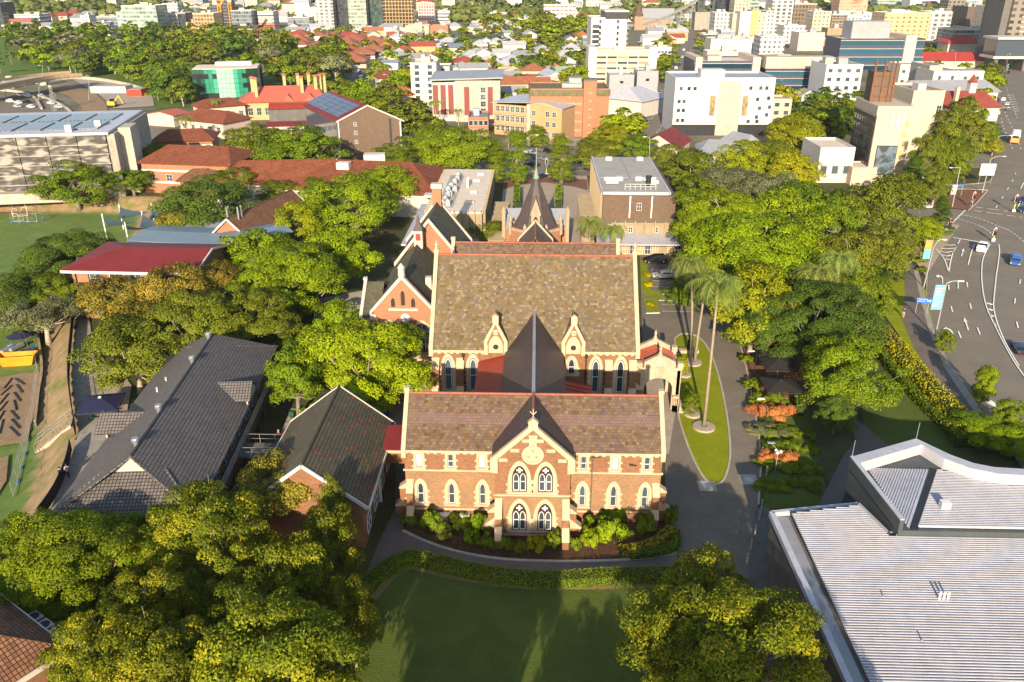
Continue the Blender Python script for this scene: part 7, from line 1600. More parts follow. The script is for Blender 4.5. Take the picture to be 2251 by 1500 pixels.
for px, py, lab in ((48,752,'navy folded gazebo canopy on a steel frame in the compound'),): 
 t = thing('gazebo', lab, 'gazebo', G(px+5, py+15, FIELD_Z)); m = MB()
 for x in (-1.4,1.4):
  for y in (-1,1): m.bar((x,y,0),(x*.8,y*.8,2.6),.06)
 m.build('frame', METAL, t); c = MB(); c.lathe([(2.0,2.3),(1.2,2.6),(.3,3.0),(.05,3.1)], (0,0,0), 7); c.build('canopy', NAVYC, t)
for px, py, lab in ((20,775,'grey water trough on the compound, left one'),(38,770,'grey water trough on the compound, right one')): t = thing('trough', lab, 'trough', G(px, py, FIELD_Z), 1.3); m = MB(); m.box(-1.2,1.2,-.35,.35,.3,.8); m.build('tank', GREYMET, t); m = MB(); m.box(-1,-.8,-.3,.3,0,.3); m.box(.8,1,-.3,.3,0,.3); m.build('legs', DARKMET, t)
for px, py, rz, lab in ((33,766,.2,'blue plastic barrier lying behind the troughs'),(67,775,1.2,'blue plastic barrier beside the mesh panels')): t = thing('barrier', lab, 'barrier', G(px, py, FIELD_Z), rz); m = MB(); m.extx([(-.25,0),(.25,0),(.1,.7),(-.1,.7)], -.9, .9); m.build('body', PLASTB, t); m = MB(); m.box(-.7,.7,-.03,.03,.7,.8); m.build('rib', PLASTB, t)
for i, px in enumerate((236,266,292,318,330,343)): t = thing('safety_barrier', 'orange safety post along the far field fence', 'safety post', G(px,443,FIELD_Z), 0, 'orange safety posts under the retaining wall'); m = MB(); m.lathe([(.3,0),(.3,.1),(.1,.14),(.09,1.1)], (0,0,.0), 8); m.build('post', ORANGEP, t); m = MB(); m.lathe([(.11,.6),(.11,.8)], (0,0,0), 8); m.build('white_band', WHITEP, t)
# ---------------------------------------------------------------- the town: blocks, towers, houses
FA = dict(
 w1=facade('white_flats', (.66,.63,.57), (.05,.06,.07), 3.2, 3.1, (.25,.72), (.3,.75)),
 w2=facade('white_office', (.70,.67,.61), (.09,.06,.055), 4.2, 3.4, (.1,.9), (.45,.8)),
 w3=facade('white_banded', (.72,.70,.66), (.04,.05,.06), 60, 3.3, (.0,1), (.45,.92)),
 cr=facade('cream_flats', (.64,.54,.39), (.09,.08,.06), 3.4, 3.0, (.25,.7), (.3,.72)),
 ta=facade('tan_flats', (.66,.48,.25), (.08,.06,.04), 4.5, 3.0, (.25,.6), (.3,.7)),
 go=facade('gold_flats', (.55,.36,.12), (.06,.05,.05), 2.6, 3.0, (.12,.85), (.2,.8)),
 gl=facade('grey_glass', (.30,.32,.32), (.025,.035,.045), 2.4, 3.4, (.08,.94), (.22,.92), (.16,.2,.22)),
 dk=facade('dark_glass', (.055,.06,.07), (.012,.016,.024), 1.8, 3.2, (.06,.94), (.15,.92), (.06,.075,.095)),
 gg=facade('green_grey_glass', (.42,.47,.40), (.07,.12,.11), 3.0, 3.3, (.06,.95), (.35,.9), (.3,.38,.33)),
 dg=facade('dark_green_glass', (.05,.07,.07), (.012,.03,.03), 2.2, 3.3, (.05,.95), (.12,.9), (.07,.12,.11)),
 bk=facade('black_gold', (.42,.28,.12), (.012,.011,.012), 3.0, 3.2, (.16,.9), (.12,.86), (.03,.025,.02)),
 cp=facade('colour_panels', (.72,.68,.62), (.40,.06,.05), 2.8, 3.0, (.12,.88), (.22,.82), (.20,.16,.14)),
 br=facade('brown_grid', (.24,.17,.11), (.03,.03,.03), 3.0, 3.4, (.2,.8), (.2,.8)),
 hz=facade('blue_grey_tower', (.42,.46,.50), (.14,.17,.21), 2.4, 3.2, (.1,.9), (.25,.9), (.28,.32,.36)),
 hot=facade('grey_hotel', (.25,.225,.19), (.025,.023,.022), 4.6, 3.3, (.18,.68), (.25,.75), (.09,.07,.05)),
 sal=facade('salmon_tower', (.62,.36,.24), (.22,.12,.08), 3.5, 3.3, (.2,.7), (.3,.75)),
 bal=facade('white_balcony', (.66,.64,.60), (.06,.07,.08), 5.0, 3.1, (.08,.62), (.25,.95), (.2,.2,.2)),
 or_=facade('orange_banded', (.62,.30,.15), (.09,.06,.05), 50, 3.4, (0,1), (.5,.85), None))
BLK = {}
def block(lab, x0, x1, yt, yb, dep, mat, rot=0.0, win=None, roof=None, slabs=0, plant_=1, par=.7, cat='building', name='office_block', side=False, z0=0.0):
 bl, br_ = G(x0, yb), G(x1, yb); c = (bl+br_)/2; w_ = (br_-bl).length; h = max(3.0, RYZ((x0+x1)/2, yt, c.y).z); an = math.atan2(br_.y-bl.y, br_.x-bl.x)+rad(rot)
 t = thing(name, lab, cat, (c.x, c.y, 0), an); X = w_/2; m = mat if not isinstance(mat, str) else FA[mat]
 b = MB(); b.box(-X, X, 0, dep, 0, h); b.build('wall', m, t)
 r = MB(); r.box(-X+.35, X-.35, .35, dep-.35, h+.002, h+.08); r.build('roof', roof or ROOFG, t)
 if par:
  p = MB(); pm = OFFW if isinstance(mat, str) else mat
  for a in ((-X,X,-.02,.3),(-X,X,dep-.3,dep),(-X-.02,-X+.3,.3,dep-.3),(X-.3,X+.02,.3,dep-.3)): p.box(*a, h+.001, h+par)
  p.build('parapet', pm, t)
 if slabs:
  fh = h/slabs; s_ = MB()
  for i in range(1, slabs+1): s_.box(-X-.25, X+.25, -.55, dep+.1, i*fh-.25, i*fh-.02)
  s_.build('floor_slabs', OFFW if slabs > 0 else CONC, t)
 rng = random.Random(int(x0*7+yt))
 for i in range(plant_):
  pw, pd = w_*rng.uniform(.12,.28), dep*rng.uniform(.15,.35); cx, cy = rng.uniform(-X*.5,X*.5), dep*rng.uniform(.35,.65); p = MB(); p.box(cx-pw/2,cx+pw/2,cy-pd/2,cy+pd/2,h+.08,h+rng.uniform(1.6,3.2)); p.build('plant_room', rng.choice([OFFW,GREYMET,CONC_L]), t)
 if win:
  n, k, ww, wh, wm = (win+(GLASS,))[:5]
  me = BLK.get((ww, wh, wm.name))
  if not me:
   q = MB(); q.box(-ww/2,ww/2,-.03,.06,0,wh); q.mi = 1
   for a in ((-ww/2-.09,-ww/2,-.09,wh+.09),(ww/2,ww/2+.09,-.09,wh+.09)): q.box(a[0],a[1],-.1,.05,a[2],a[3])
   q.box(-ww/2,ww/2,-.1,.05,wh,wh+.09); q.box(-ww/2,ww/2,-.14,.05,-.09,0); me = BLK[(ww, wh, wm.name)] = q.mesh('window', [wm, OFFW])
  fh = h/n
  for i in range(n):
   for j in range(k): put('window', me, t, (-X+w_*(j+.5)/k, 0, i*fh+fh*.28))
   if side:
    kk = max(2, int(dep/(w_/k))); sx = -1 if (x0+x1)/2 > 1125 else 1
    for j in range(kk): put('window', me, t, (sx*X, dep*(j+.5)/kk, i*fh+fh*.28), rad(90)*sx)
 t['_w'], t['_h'] = w_, h; return t
def dims(t): return t['_w'], t['_h']
# --- mid distance, one by one
t = block('white apartment block with grey centre panel and two narrow art panels', 1476, 1690, 176, 298, 20, WHITE, plant_=1, roof=GREYMET); W_, H_ = dims(t)
p = MB(); p.box(-W_*.06,W_*.17,-.12,.1,0,H_-.2); p.build('grey_panel', CONC_L, t); p = MB(); p.box(-W_/2-.05,-W_*.061,-.1,.1,0,H_*.2); p.build('dark_base', DARKMET, t); p = MB(); p.box(W_*.171,W_/2+.05,-.1,.1,0,H_*.2); p.build('dark_base', DARKMET, t)
for fx in (-.11,.22): p = MB(); p.box(W_*fx-W_*.028,W_*fx+W_*.028,-.16,.05,H_*.36,H_*.72); p.build('art_panel', plain('art_panel_%d' % int(fx*100+50), (.30,.22,.10), .7, amt=.6, sc=.7), t)
for fx, fz in [(-.44,.85),(-.36,.85),(-.3,.85),(-.45,.62),(-.40,.62),(-.45,.46),(-.40,.46),(-.45,.28),(-.40,.28),(.26,.86),(.36,.86),(.42,.86),(.34,.66),(.45,.68),(.37,.5),(.47,.52),(.35,.34),(.45,.38),(.36,.26),(.27,.26)]:
 q = MB(); q.box(W_*fx-.6,W_*fx+.6,-.08,.05,H_*fz-.7,H_*fz+.6); o = q.build('window', GREYP, t); q = MB(); q.box(W_*fx-.5,W_*fx+.5,-.1,-.05,H_*fz-.6,H_*fz+.5); q.build('pane', GLASS, o)
t = block('long orange brick office with green copper-edged roof', 1165, 1335, 200, 302, 18, BRICK_O, plant_=2, win=(5,1,.1,.1), roof=GREYMET); W_, H_ = dims(t)
p = MB(); p.box(-W_/2-.3,W_/2+.3,-.3,18.3,H_-1.6,H_+.3); p.build('copper_band', plain('green_brown_copper', (.16,.13,.06), .7, amt=.4, sc=1.2), t)
for i in range(4): p = MB(); p.box(-W_*.33,W_*.16,-.06,.1,H_*(.13+i*.19),H_*(.13+i*.19)+.7); p.build('window_strip', plain('strip_window_%d' % i, (.36,.27,.2), .4), t)
p = MB(); p.box(W_*.17,W_*.33,-1.8,4,0,H_+3.2); o = p.build('stair_tower', BRICK_O, t); p = MB(); p.box(W_*.165,W_*.335,-1.9,4.1,H_+3.201,H_+3.7); p.build('tower_cap', CONC_D, o)
for i in range(6): p = MB(); p.box(W_*.235,W_*.275,-1.88,-1.7,H_*(.1+i*.17),H_*(.1+i*.17)+.5); p.build('window', TIMBER, o)
def tan_office():
 a, b = G(1072,300), G(1237,312); d = (b-a).length; t = thing('office_block', 'tan brick three-storey office with white metal roof at the junction', 'building', (a+b)/2, math.atan2(b.y-a.y, b.x-a.x)+rad(-6)); X = d/2; H_ = 11.0
 m = MB(); m.box(-X,X*.05,3.5,22,0,H_-1); m.box(X*.05,X,0,22,0,H_-1); m.build('wall', BRICK_T, t); m = MB(); m.extr([(X*.05,H_-1),(X,H_-1),(X,H_-.6),(X*.52,H_+1.2),(X*.05,H_+.2)], 0, .6); m.build('gable_wall', BRICK_T, t)
 r = MB(); slab(r, (-X-.8,2.6,H_-.4),(X*.3,-.3,H_+.9),(X*.3,22.5,H_+1.2),(-X-.8,22.5,H_-.2)); slab(r, (X*.3,-.3,H_+.9),(X+.3,-.3,H_-.5),(X+.3,22.5,H_-.3),(X*.3,22.5,H_+1.2)); r.build('roof', METAL_L, t)
 for z in (1.4,4.6,7.8):
  for i in range(7): x = -X+1+i*(X*.98)/7; wallwin(t, x+.4, 3.5, z, z+1.7, 1.2, 0)
 for z in (1.2,4.4,7.6):
  for x in (X*.25,X*.62,X*.8): wallwin(t, x, 0, z+.2, z+1.7, 1.3, 0)
 m = MB(); m.box(-X,-.5,2.2,3.6,3.3,3.5); m.box(-X,-.5,2.6,3.6,6.8,7.0); m.build('sunshade', CONC_L, t); m = MB(); m.box(X*.06,X*.16,-.25,.1,0,H_); m.build('stair_window', CONC_L, t)
tan_office()
t = block('low blue-roofed orange brick annexe left of the tan office', 1030, 1074, 262, 300, 14, BRICK_O, plant_=1, roof=BLUEMET, win=(2,4,1.2,1.5))
t = block('grey block of flats with maroon slatted screens and curved metal roof', 1002, 1100, 182, 268, 20, CONC_L, plant_=0, roof=GREYMET); W_, H_ = dims(t)
r = MB(); slab(r, (-W_/2-9,-1.2,H_+1.2),(W_/2+1,-1.2,H_+2.0),(W_/2+1,21,H_+2.6),(-W_/2-9,21,H_+1.8),.5); r.build('curved_roof', GREYMET, t)
b = MB(); b.box(-W_/2-8.5,-W_/2-.02,1.5,19,0,H_); b.build('side_wing', OFFW, t)
MSCR = plain('maroon_screen', (.25,.06,.045), .6, amt=.25, sc=4)
for x in (-W_*.2,W_*.32): b = MB(); b.box(x-1.6,x+.2,-.4,.05,2.5,H_-1.5); b.build('screen', MSCR, t)
for x in (-W_/2-8.2,-W_/2-5.4,-W_/2-2.6): b = MB(); b.box(x,x+1.9,1.1,1.6,2.5,H_-1); b.build('screen', MSCR, t)
for i in range(4): wallwin(t, W_*.12, 0, 3+i*(H_-4)/4, 4.8+i*(H_-4)/4, 1.8, 0)
block('cream residential tower left of the maroon-screened flats', 906, 962, 142, 236, 16, OFFW, win=(7,2,1.8,1.5), plant_=2, roof=ROOFC); block('cream wing of the residential tower, lower right part', 962, 990, 150, 220, 14, OFFW, win=(6,1,1.6,1.3), plant_=0, roof=BLUEMET)
t = block('tall white hotel tower with dark rooftop pavilion', 1296, 1372, 42, 168, 26, WHITE, plant_=0, win=(10,2,1.2,1.6), side=False); W_, H_ = dims(t)
b = MB(); b.box(-W_*.12,W_/2+.4,-.6,26.4,H_+.1,H_+3.4); b.build('rooftop_pavilion', DARKMET, t); b = MB(); b.box(-W_*.13,W_/2+.8,-1,26.8,H_+3.402,H_+4); b.build('pavilion_roof', WHITE, t)
for i in range(9): b = MB(); b.box(-W_/2+.6,-W_/2+4.2,-.12,.05,4+i*(H_-6)/9,5.8+i*(H_-6)/9); b.build('corner_window', GLASS, t)
for i in range(9):
 b = MB()
 for j in range(5): b.box(W_/2,W_/2+1.1,1.5+j*5,4.2+j*5,3.5+i*(H_-6)/9,3.7+i*(H_-6)/9); b.box(W_/2+1.0,W_/2+1.1,1.5+j*5,4.2+j*5,3.7+i*(H_-6)/9,4.5+i*(H_-6)/9)
 b.build('balconies', OFFW, t)
t = block('long cream slab block with strip windows and white end towers', 1308, 1422, 112, 196, 14, plain('cream_panel_wall', (.62,.55,.38), .85, amt=.05), plant_=1, roof=ROOFC); W_, H_ = dims(t)
for s_ in (-1, 1): b = MB(); b.box(*sorted((s_*W_/2,s_*(W_/2+3.6))),-.8,15,0,H_+1.6); b.build('end_tower', WHITE, t)
for i in range(6):
 for j in range(5): b = MB(); x = -W_/2+W_*(j+.5)/5; b.box(x-W_*.09,x+W_*.09,-.08,.05,1.6+i*(H_-2.5)/6,2.5+i*(H_-2.5)/6); b.build('window_strip', GLASS if (i*5+j) % 3 else PANEL, t)
for j in range(6): b = MB(); x = -W_/2+W_*j/5; b.box(x-.15,x+.15,-.2,.05,0,H_); b.build('pier', WHITE, t)
block('white low office right of the cream slab', 1428, 1474, 106, 136, 14, WHITE, win=(2,6,1.6,1.1))
for a in ((1338,1392,168,212,12,'grey metal-clad studio below the cream slab, left one',GREYMET),(1398,1444,160,212,12,'grey metal-clad studio below the cream slab, right one',GREYMET)): block(a[5], *a[:5], a[6], win=(2,1,1.6,1.2), roof=GREYMET)
# navy banded glass offices
def glassoffice(lab, x0, x1, yt, yb, n, tower=None):
 t = block(lab, x0, x1, yt, yb, 24, BLUECLAD, plant_=1, roof=ROOFC); W_, H_ = dims(t); fh = H_/n
 for i in range(n):
  b = MB(); b.box(-W_/2+.2,W_/2-.2,-.06,.1,i*fh+fh*.35,i*fh+fh*.82); b.build('window_strip', GLASS_B, t)
  b = MB(); b.box(-W_/2-.2,W_/2+.2,-.7,.05,i*fh+fh*.9,i*fh+fh*.95); b.build('sunshade', OFFW, t)
  b = MB()
  for j in range(1, 14): x = -W_/2+W_*j/14; b.box(x-.05,x+.05,-.1,.05,i*fh+fh*.35,i*fh+fh*.82)
  b.build('mullions', DARKMET, t)
 if tower:
  for fx, fw in tower: b = MB(); b.box(W_*(fx-fw/2),W_*(fx+fw/2),-1.6,24.2,0,H_+2.4); b.build('stair_tower', PINKW, t)
 return t
glassoffice('navy-banded glass office with pink stair tower, behind the white block, left half', 1520, 1658, 138, 215, 4, [(-.44,.1),(.46,.12)]); t = glassoffice('navy-banded glass office behind the white block, right half', 1676, 1800, 140, 218, 5); W_, H_ = dims(t); b = MB(); b.box(-W_/2-.6,W_/2+.6,-.9,6,H_-2,H_+2.8); b.build('grey_crown', CONC_L, t); b = MB(); b.box(W_/2,W_/2+9,-.4,20,0,H_+1.5); b.build('white_wing', OFFW, t)
t = glassoffice('navy-banded glass office with grey rooftop box, farther right', 1838, 2020, 88, 160, 4, [(.32,.13)]); W_, H_ = dims(t); b = MB(); b.box(-W_*.34,W_*.12,6,20,H_+.1,H_+9); b.build('rooftop_box', GREYMET, t)
block('white five-storey flats right of the glass office', 1803, 1882, 146, 240, 18, WHITE, win=(5,4,1.6,1.4), plant_=2); block('small brick flats at the right end of the white block', 1690, 1732, 222, 292, 10, TANW, win=(4,2,1.6,1.3), plant_=0)
# tan towers and the wall poster
t = block('tan tower with brown brick side, rooftop chimney frame and a large wall poster', 1903, 1978, 240, 404, 17, TANW, plant_=0, roof=ROOFC, rot=-4); W_, H_ = dims(t)
b = MB(); b.box(-W_/2-.12,-W_/2+.02,.3,16.8,0,H_-2.2); b.build('brick_side', BRICK_D, t)
for i in range(7):
 for j in range(8): b = MB(); b.box(-W_/2-.2,-W_/2-.1,1.4+j*1.95,2.5+j*1.95,1.6+i*(H_-4)/7,2.9+i*(H_-4)/7); b.build('window', GLASS, t)
b = MB(); b.box(-W_*.36,W_*.22,-.25,.02,H_*.12,H_*.52); o = b.build('poster_frame', DARKMET, t)
def poster_mat():
 m, tr, bs, L = nodes('abstract_poster'); tc = N(tr, 'ShaderNodeTexCoord'); n = N(tr, 'ShaderNodeTexNoise'); n.inputs['Scale'].default_value = .42; n.inputs['Detail'].default_value = 4; n.inputs['Distortion'].default_value = 1.2; L(tc.outputs['Object'], n.inputs['Vector'])
 r = N(tr, 'ShaderNodeValToRGB'); cr = r.color_ramp
 for p_, c in ((.42,(.03,.035,.03)),(.5,(.06,.08,.09)),(.56,(.07,.16,.26)),(.64,(.20,.09,.03))): e = cr.elements.new(p_); e.color = rgb(c)
 cr.elements[0].color = rgb((.02,.03,.035)); cr.elements[-1].color = rgb((.05,.12,.09)); L(n.outputs['Fac'], r.inputs[0]); L(r.outputs[0], bs.inputs['Base Color']); bs.inputs['Roughness'].default_value = .5; return m
b = MB(); b.box(-W_*.345,W_*.205,-.3,-.251,H_*.13,H_*.51); b.build('poster', poster_mat(), o)
for i in range(3): b = MB(); b.box(-W_*.12+i*W_*.16,-W_*.06+i*W_*.16,-.5,.02,H_*.78,H_*.93); b.build('antenna', WHITEP, t)
for i in range(6): b = MB(); b.box(W_*.29,W_*.42,-.05,.02,2+i*(H_-4)/6,3.6+i*(H_-4)/6); b.build('ochre_panel', YELW, t)
b = MB(); b.box(-W_/2-.3,W_/2+.3,-.3,17.2,H_-1.6,H_+.6); b.build('ochre_band', TANW, t); b = MB(); b.box(-W_*.45,W_*.1,8,13.5,H_,H_+8); o = b.build('roof_frame', BRICK_D, t); b = MB()
for x in (-W_*.47,-W_*.2,W_*.0,W_*.12): b.box(x-.2,x+.2,7.6,8,H_,H_+11)
for z in (2,4.5,7): b.box(-W_*.5,W_*.14,7.7,7.9,H_+z,H_+z+.25)
b.build('rusty_posts', plain('rust', (.2,.09,.05), .9), o)
t = block('cream tower right of the poster tower, with one column of windows', 1978, 2045, 205, 362, 18, TANW, win=(6,1,.1,.1), plant_=1, roof=ROOFG); W_, H_ = dims(t)
for i in range(6): wallwin(t, W_*.4, 0, 3+i*(H_-6)/6, 5+i*(H_-6)/6, 1.3, 0, fm=WHITEP)
block('white single-storey garage office with tall corner posts', 1793, 1868, 330, 402, 14, OFFW, win=(1,3,1.6,2.0), roof=ROOFC, plant_=0); block('low cream boundary building under the poster', 1868, 1922, 372, 408, 8, TANW, plant_=0, par=.4, roof=ROOFC)
block('grey and white townhouse left of the main road', 2040, 2096, 160, 225, 16, OFFW, win=(3,2,1.2,1.6), plant_=0); block('grey concrete end of the townhouse', 2030, 2058, 148, 220, 18, CONC_L, plant_=0); block('white house with balconies beside the main road', 2098, 2150, 160, 222, 16, WHITE, win=(3,2,1.6,1.3), plant_=0); block('low white house row behind the bunya pine', 1972, 2062, 145, 188, 14, OFFW, win=(2,5,1.6,1.3), plant_=0)
t = block('tall grey hotel tower at the right edge', 2196, 2330, -60, 150, 30, 'hot', plant_=0, par=0); W_, H_ = dims(t)
for i in range(14):
 b = MB(); z = 12+i*(H_-14)/14; b.box(-W_/2+6,W_/2,-.9,.05,z-.5,z+.3); b.build('balcony_band', CONC_L, t)
b = MB(); b.box(-W_/2-4,-W_/2-.02,2,20,0,H_-4); b.build('dark_core', CONC_D, t)
t = thing('pavilion', 'glazed white-edged bridge building over the end of the main road', 'building', G(2235,158)); b = MB(); b.box(-14,22,0,14,8,17); b.build('glazed_hall', GLASS, t); b = MB(); b.box(-15,23,-1.5,15,16.9,18); b.box(-15,23,-1,15,6.8,8.1); b.build('white_edge', OFFW, t); b = MB()
for x in (-12,4,20): b.box(x-1,x+1,1,12,0,6.9)
b.build('piers', CONC_D, t)
# --- left middle ground
def car_park():
 t = thing('car_park', 'multi-storey car park clad in wavy moire panels with solar panels on its roof', 'car park', (-101.8,194.4,0), rad(11.5)); H_ = 15.5
 def moire():
  m, tr, bs, L = nodes('moire_panels'); uv = N(tr, 'ShaderNodeUVMap'); uv.uv_map = 'uv'; n = N(tr, 'ShaderNodeTexNoise'); n.inputs['Scale'].default_value = .5; n.inputs['Detail'].default_value = 1.2; mp = N(tr, 'ShaderNodeMapping'); mp.inputs['Scale'].default_value = (.55,1.5,1); L(uv.outputs[0], mp.inputs[0]); L(mp.outputs[0], n.inputs['Vector'])
  k = N(tr, 'ShaderNodeMath', operation='MULTIPLY'); k.inputs[1].default_value = 11; L(n.outputs['Fac'], k.inputs[0]); s_ = N(tr, 'ShaderNodeMath', operation='SINE'); L(k.outputs[0], s_.inputs[0]); r = N(tr, 'ShaderNodeValToRGB'); r.color_ramp.elements[0].position = .0; r.color_ramp.elements[1].position = .85; r.color_ramp.elements[0].color = (.025,.022,.02,1); r.color_ramp.elements[1].color = (.27,.245,.21,1); mr = N(tr, 'ShaderNodeMapRange'); mr.inputs[1].default_value = -1; L(s_.outputs[0], mr.inputs[0]); L(mr.outputs[0], r.inputs[0]); L(r.outputs[0], bs.inputs['Base Color']); bs.inputs['Roughness'].default_value = .5; return m
 b = MB(); b.box(-62,-.3,.4,34,0,H_-.4); b.build('wall', CONC_D, t); mm = moire()
 for i in range(6):
  z = 1.6+i*2.25
  for j in range(9): b = MB(); x = -.6-j*6.6; b.box(x-6.4,x,-.1,.25,z,z+2.1); b.build('wavy_panel', mm, t)
  b = MB(); b.box(-62,-.3,-.25,.3,z+2.11,z+2.24); b.build('floor_edge', CONC_L, t)
 b = MB(); b.box(-62,.3,-.6,34.4,H_-.39,H_+.2); b.build('roof', METAL_L, t); b = MB(); b.box(-.28,1.4,.2,34,0,H_-.4); b.build('end_wall', CONC, t); b = MB(); b.box(1.4,4.2,4,11,0,H_+.4); b.build('stair_tower', CONC_L, t)
 PV = PVM
 for i in range(9):
  for j in range(2): b = MB(); b.box(-60+i*6.4,-54.4+i*6.4,4+j*13,15+j*13,H_+.25,H_+.5); b.build('solar_panel', PV, t)
 for x, y in ((-9,2.2),(-30,2),(-40,12),(-4,8)): b = MB(); b.box(x-.7,x+.7,y-.6,y+.6,H_+.2,H_+1.7); b.build('roof_unit', WHITE, t)
 b = MB(); b.box(-48,-10,-3,-.4,0,2.4); b.build('low_front', CONC_L, t); return PV
PV = car_park()
def solar_block():
 t = thing('school_building', 'tall dark brown brick block with a pitched roof covered in solar panels', 'building', (-48.9,240,0), 0); 
 m = MB(); m.extr([(-8.6,0),(9.9,0),(9.9,11.3),(.2,15.3),(-8.6,10.9)], 0, 30); m.build('wall', BRICK_D, t)
 r = MB(); slab(r, (-9.2,-.4,10.9),(.2,-.4,15.6),(.2,30.5,15.6),(-9.2,30.5,10.9)); slab(r, (.2,-.4,15.6),(10.4,-.4,11.3),(10.4,30.5,11.3),(.2,30.5,15.6)); r.build('roof', MAROON, t)
 for j in range(5): q = MB(); y = 2+j*5.6; slab(q, (-7.8,y,11.85),(-1.0,y,15.25),(-1.0,y+6.1,15.25),(-7.8,y+6.1,11.85),.08); q.build('solar_panel', PV, t)
 g = MB(); g.box(-8.75,-8.6,1,29,1,10.3); g.build('glazed_side', GLASS, t); b = MB(); b.bar((-9.2,-.45,10.8),(.2,-.45,15.5),.2,.35); b.bar((.2,-.45,15.5),(10.4,-.45,11.2),.2,.35); b.build('barge_board', OFFW, t); b = MB(); b.box(9.3,9.6,-.3,.05,0,11.2); b.build('downpipe', OFFW, t); b = MB(); b.box(-8.7,-8.4,-.3,.05,0,10.8); b.build('downpipe', OFFW, t); b = MB(); b.box(6.3,6.9,-.08,.05,0,11.8); b.build('dark_slot', DARKMET, t)
 for z in (2.0,4.6,7.2,9.6): wallwin(t, -3.6, 0, z, z+1.0, .8, 0)
 for o in t.children:
  for q in o.data.vertices: q.co.x -= .58*q.co.y
solar_block()
def mansion():
 a, b = G(548,262,0), G(700,250,0); t = gabled('mansion', 'rose-red roofed heritage mansion with many tall ochre chimneys', 'building', (-104,318), (-84,322), 9, 6.5, 11.0, YELW, ROSE, 8, 3, .7, 0, ROSE); L_, hw, e0, e1 = t['_dims']
 for x, y in ((-13,-3),(-11.5,-6),(-2,5),(3,6),(5,-4),(7,7),(10,-2),(11.5,1),(13,3)): q = MB(); q.box(x-.55,x+.55,y-.55,y+.55,6,14.2); o = q.build('chimney', YELW, t); q = MB(); q.box(x-.7,x+.7,y-.7,y+.7,14.2,15.0); q.build('chimney_cap', ROSE, o)
 for x in (-14,-11,-8): wallwin(t, x, -hw+.3, 1.8, 4.4, 1.6, 0)
 for x in (0,8): q = MB(); q.extr([(x-2,6.6),(x+2,6.6),(x,9)], -hw-.6, -hw+3); q.build('gablet', ROSE, t)
 q = MB(); slab(q, (e0+11,-hw-4.5,4.6),(e1,-hw-4.5,4.6),(e1,-hw+.3,6.0),(e0+11,-hw+.3,6.0)); q.build('verandah_roof', REDMET, t); q = MB(); q.box(e0+11,e1,-hw-3.5,-hw-.1,0,4.4); q.build('verandah', CONC_D, t)
mansion()
for A_, B_, hw, ze, zr, lab, rm, wm in (((372,318),(500,322),8,7.5,10.5,'deep red tiled roof building nearest the car park',TERRA,BRICK_O),((590,300),(690,288),7,7,10,'deep red tiled roof behind the airy olive tree',TERRA,BRICK_O),((372,284),(440,282),6,6,8.5,'red tiled roof behind the car park end',TERRA,BRICK_O),((440,238),(500,244),6.5,5,8,'brown-red hipped roof left of the mansion',TERRA,PINKW),((452,218),(505,214),5,6,8.4,'brown-red hipped roof in front of the green glass building',TERRA,PINKW),((350,245),(385,238),6,4,5.2,'pinkish flat metal roof at the back of the car park',ROSE,PINKW),((590,268),(670,266),3.5,5,5.8,'long thin maroon roof in front of the mansion',MAROON,PINKW)):
 t = gabled('school_building', lab, 'building', G(*A_, zr), G(*B_, zr), hw, ze, zr, wm, rm, 4 if zr > 6 else 0, 4 if zr > 6 else 0, .5); L_, hw, e0, e1 = t['_dims']; q = MB(); [q.box(e0+.2,e1-.2,-hw+.18,-hw+.31,z,z+.5) for z in (ze*.33,ze*.72)]; q.build('cream_band', OFFW, t)
 for i in range(5): wallwin(t, e0+(e1-e0)*(i+.6)/5.2, -hw+.3, ze*.42, ze*.42+1.5, 1.5, 0)
def green_building():
 t = thing('office_block', 'curved green glass office with a white roof edge', 'building', (-130.5,354,0), rad(14)); H_ = 13.5; n = 16; c = [(-13.5+27*i/n, 2*math.sin(math.pi*i/n)*-1+2) for i in range(n+1)]
 b = MB(); b.prism(c+[(13.5,20),(-13.5,20)], 0, H_-.2); b.build('core', DARKMET, t)
 P_ = [plain('green_panel_%d' % i, k, .2, spec=.6) for i, k in enumerate(((.012,.05,.03),(.02,.10,.065),(.03,.26,.16),(.06,.40,.27),(.34,.58,.46),(.02,.03,.03)))]; rng = random.Random(4)
 for r_ in range(7):
  for i in range(n):
   a, q = c[i], c[i+1]; z0_, z1_ = H_*r_/7, H_*(r_+1)/7; d_ = abs(i-n/2+.5); k = 4 if d_ < 2 else 3 if d_ < 3.2 else 2 if d_ < 4.6 else (1 if rng.random() < .6 else 0)
   if r_ in (1,3,5) and d_ > 2.2 and rng.random() < .45: k = 5
   b = MB(); b.prism([(a[0]+.04,a[1]-.14),(q[0]-.04,q[1]-.14),(q[0]-.04,q[1]-.02),(a[0]+.04,a[1]-.02)], z0_+.05, z1_-.05); b.build('glass_panel', P_[k], t) if r_ > 0 else None
 b = MB(); b.prism([(p[0]*.97,p[1]+.6) for p in c]+[(13,19.4),(-13,19.4)], H_-.19, H_+.1); b.build('roof', ROOFC, t); b = MB()
 for i in range(11): b.box(13.52,13.8,.5+i*1.75,1.0+i*1.75,0,H_+.5)
 b.build('side_fins', DARKMET, t); b = MB(); b.box(-5,10,14,18,H_+.1,H_+1.5); b.build('plant_screen', WHITE, t)
green_building()
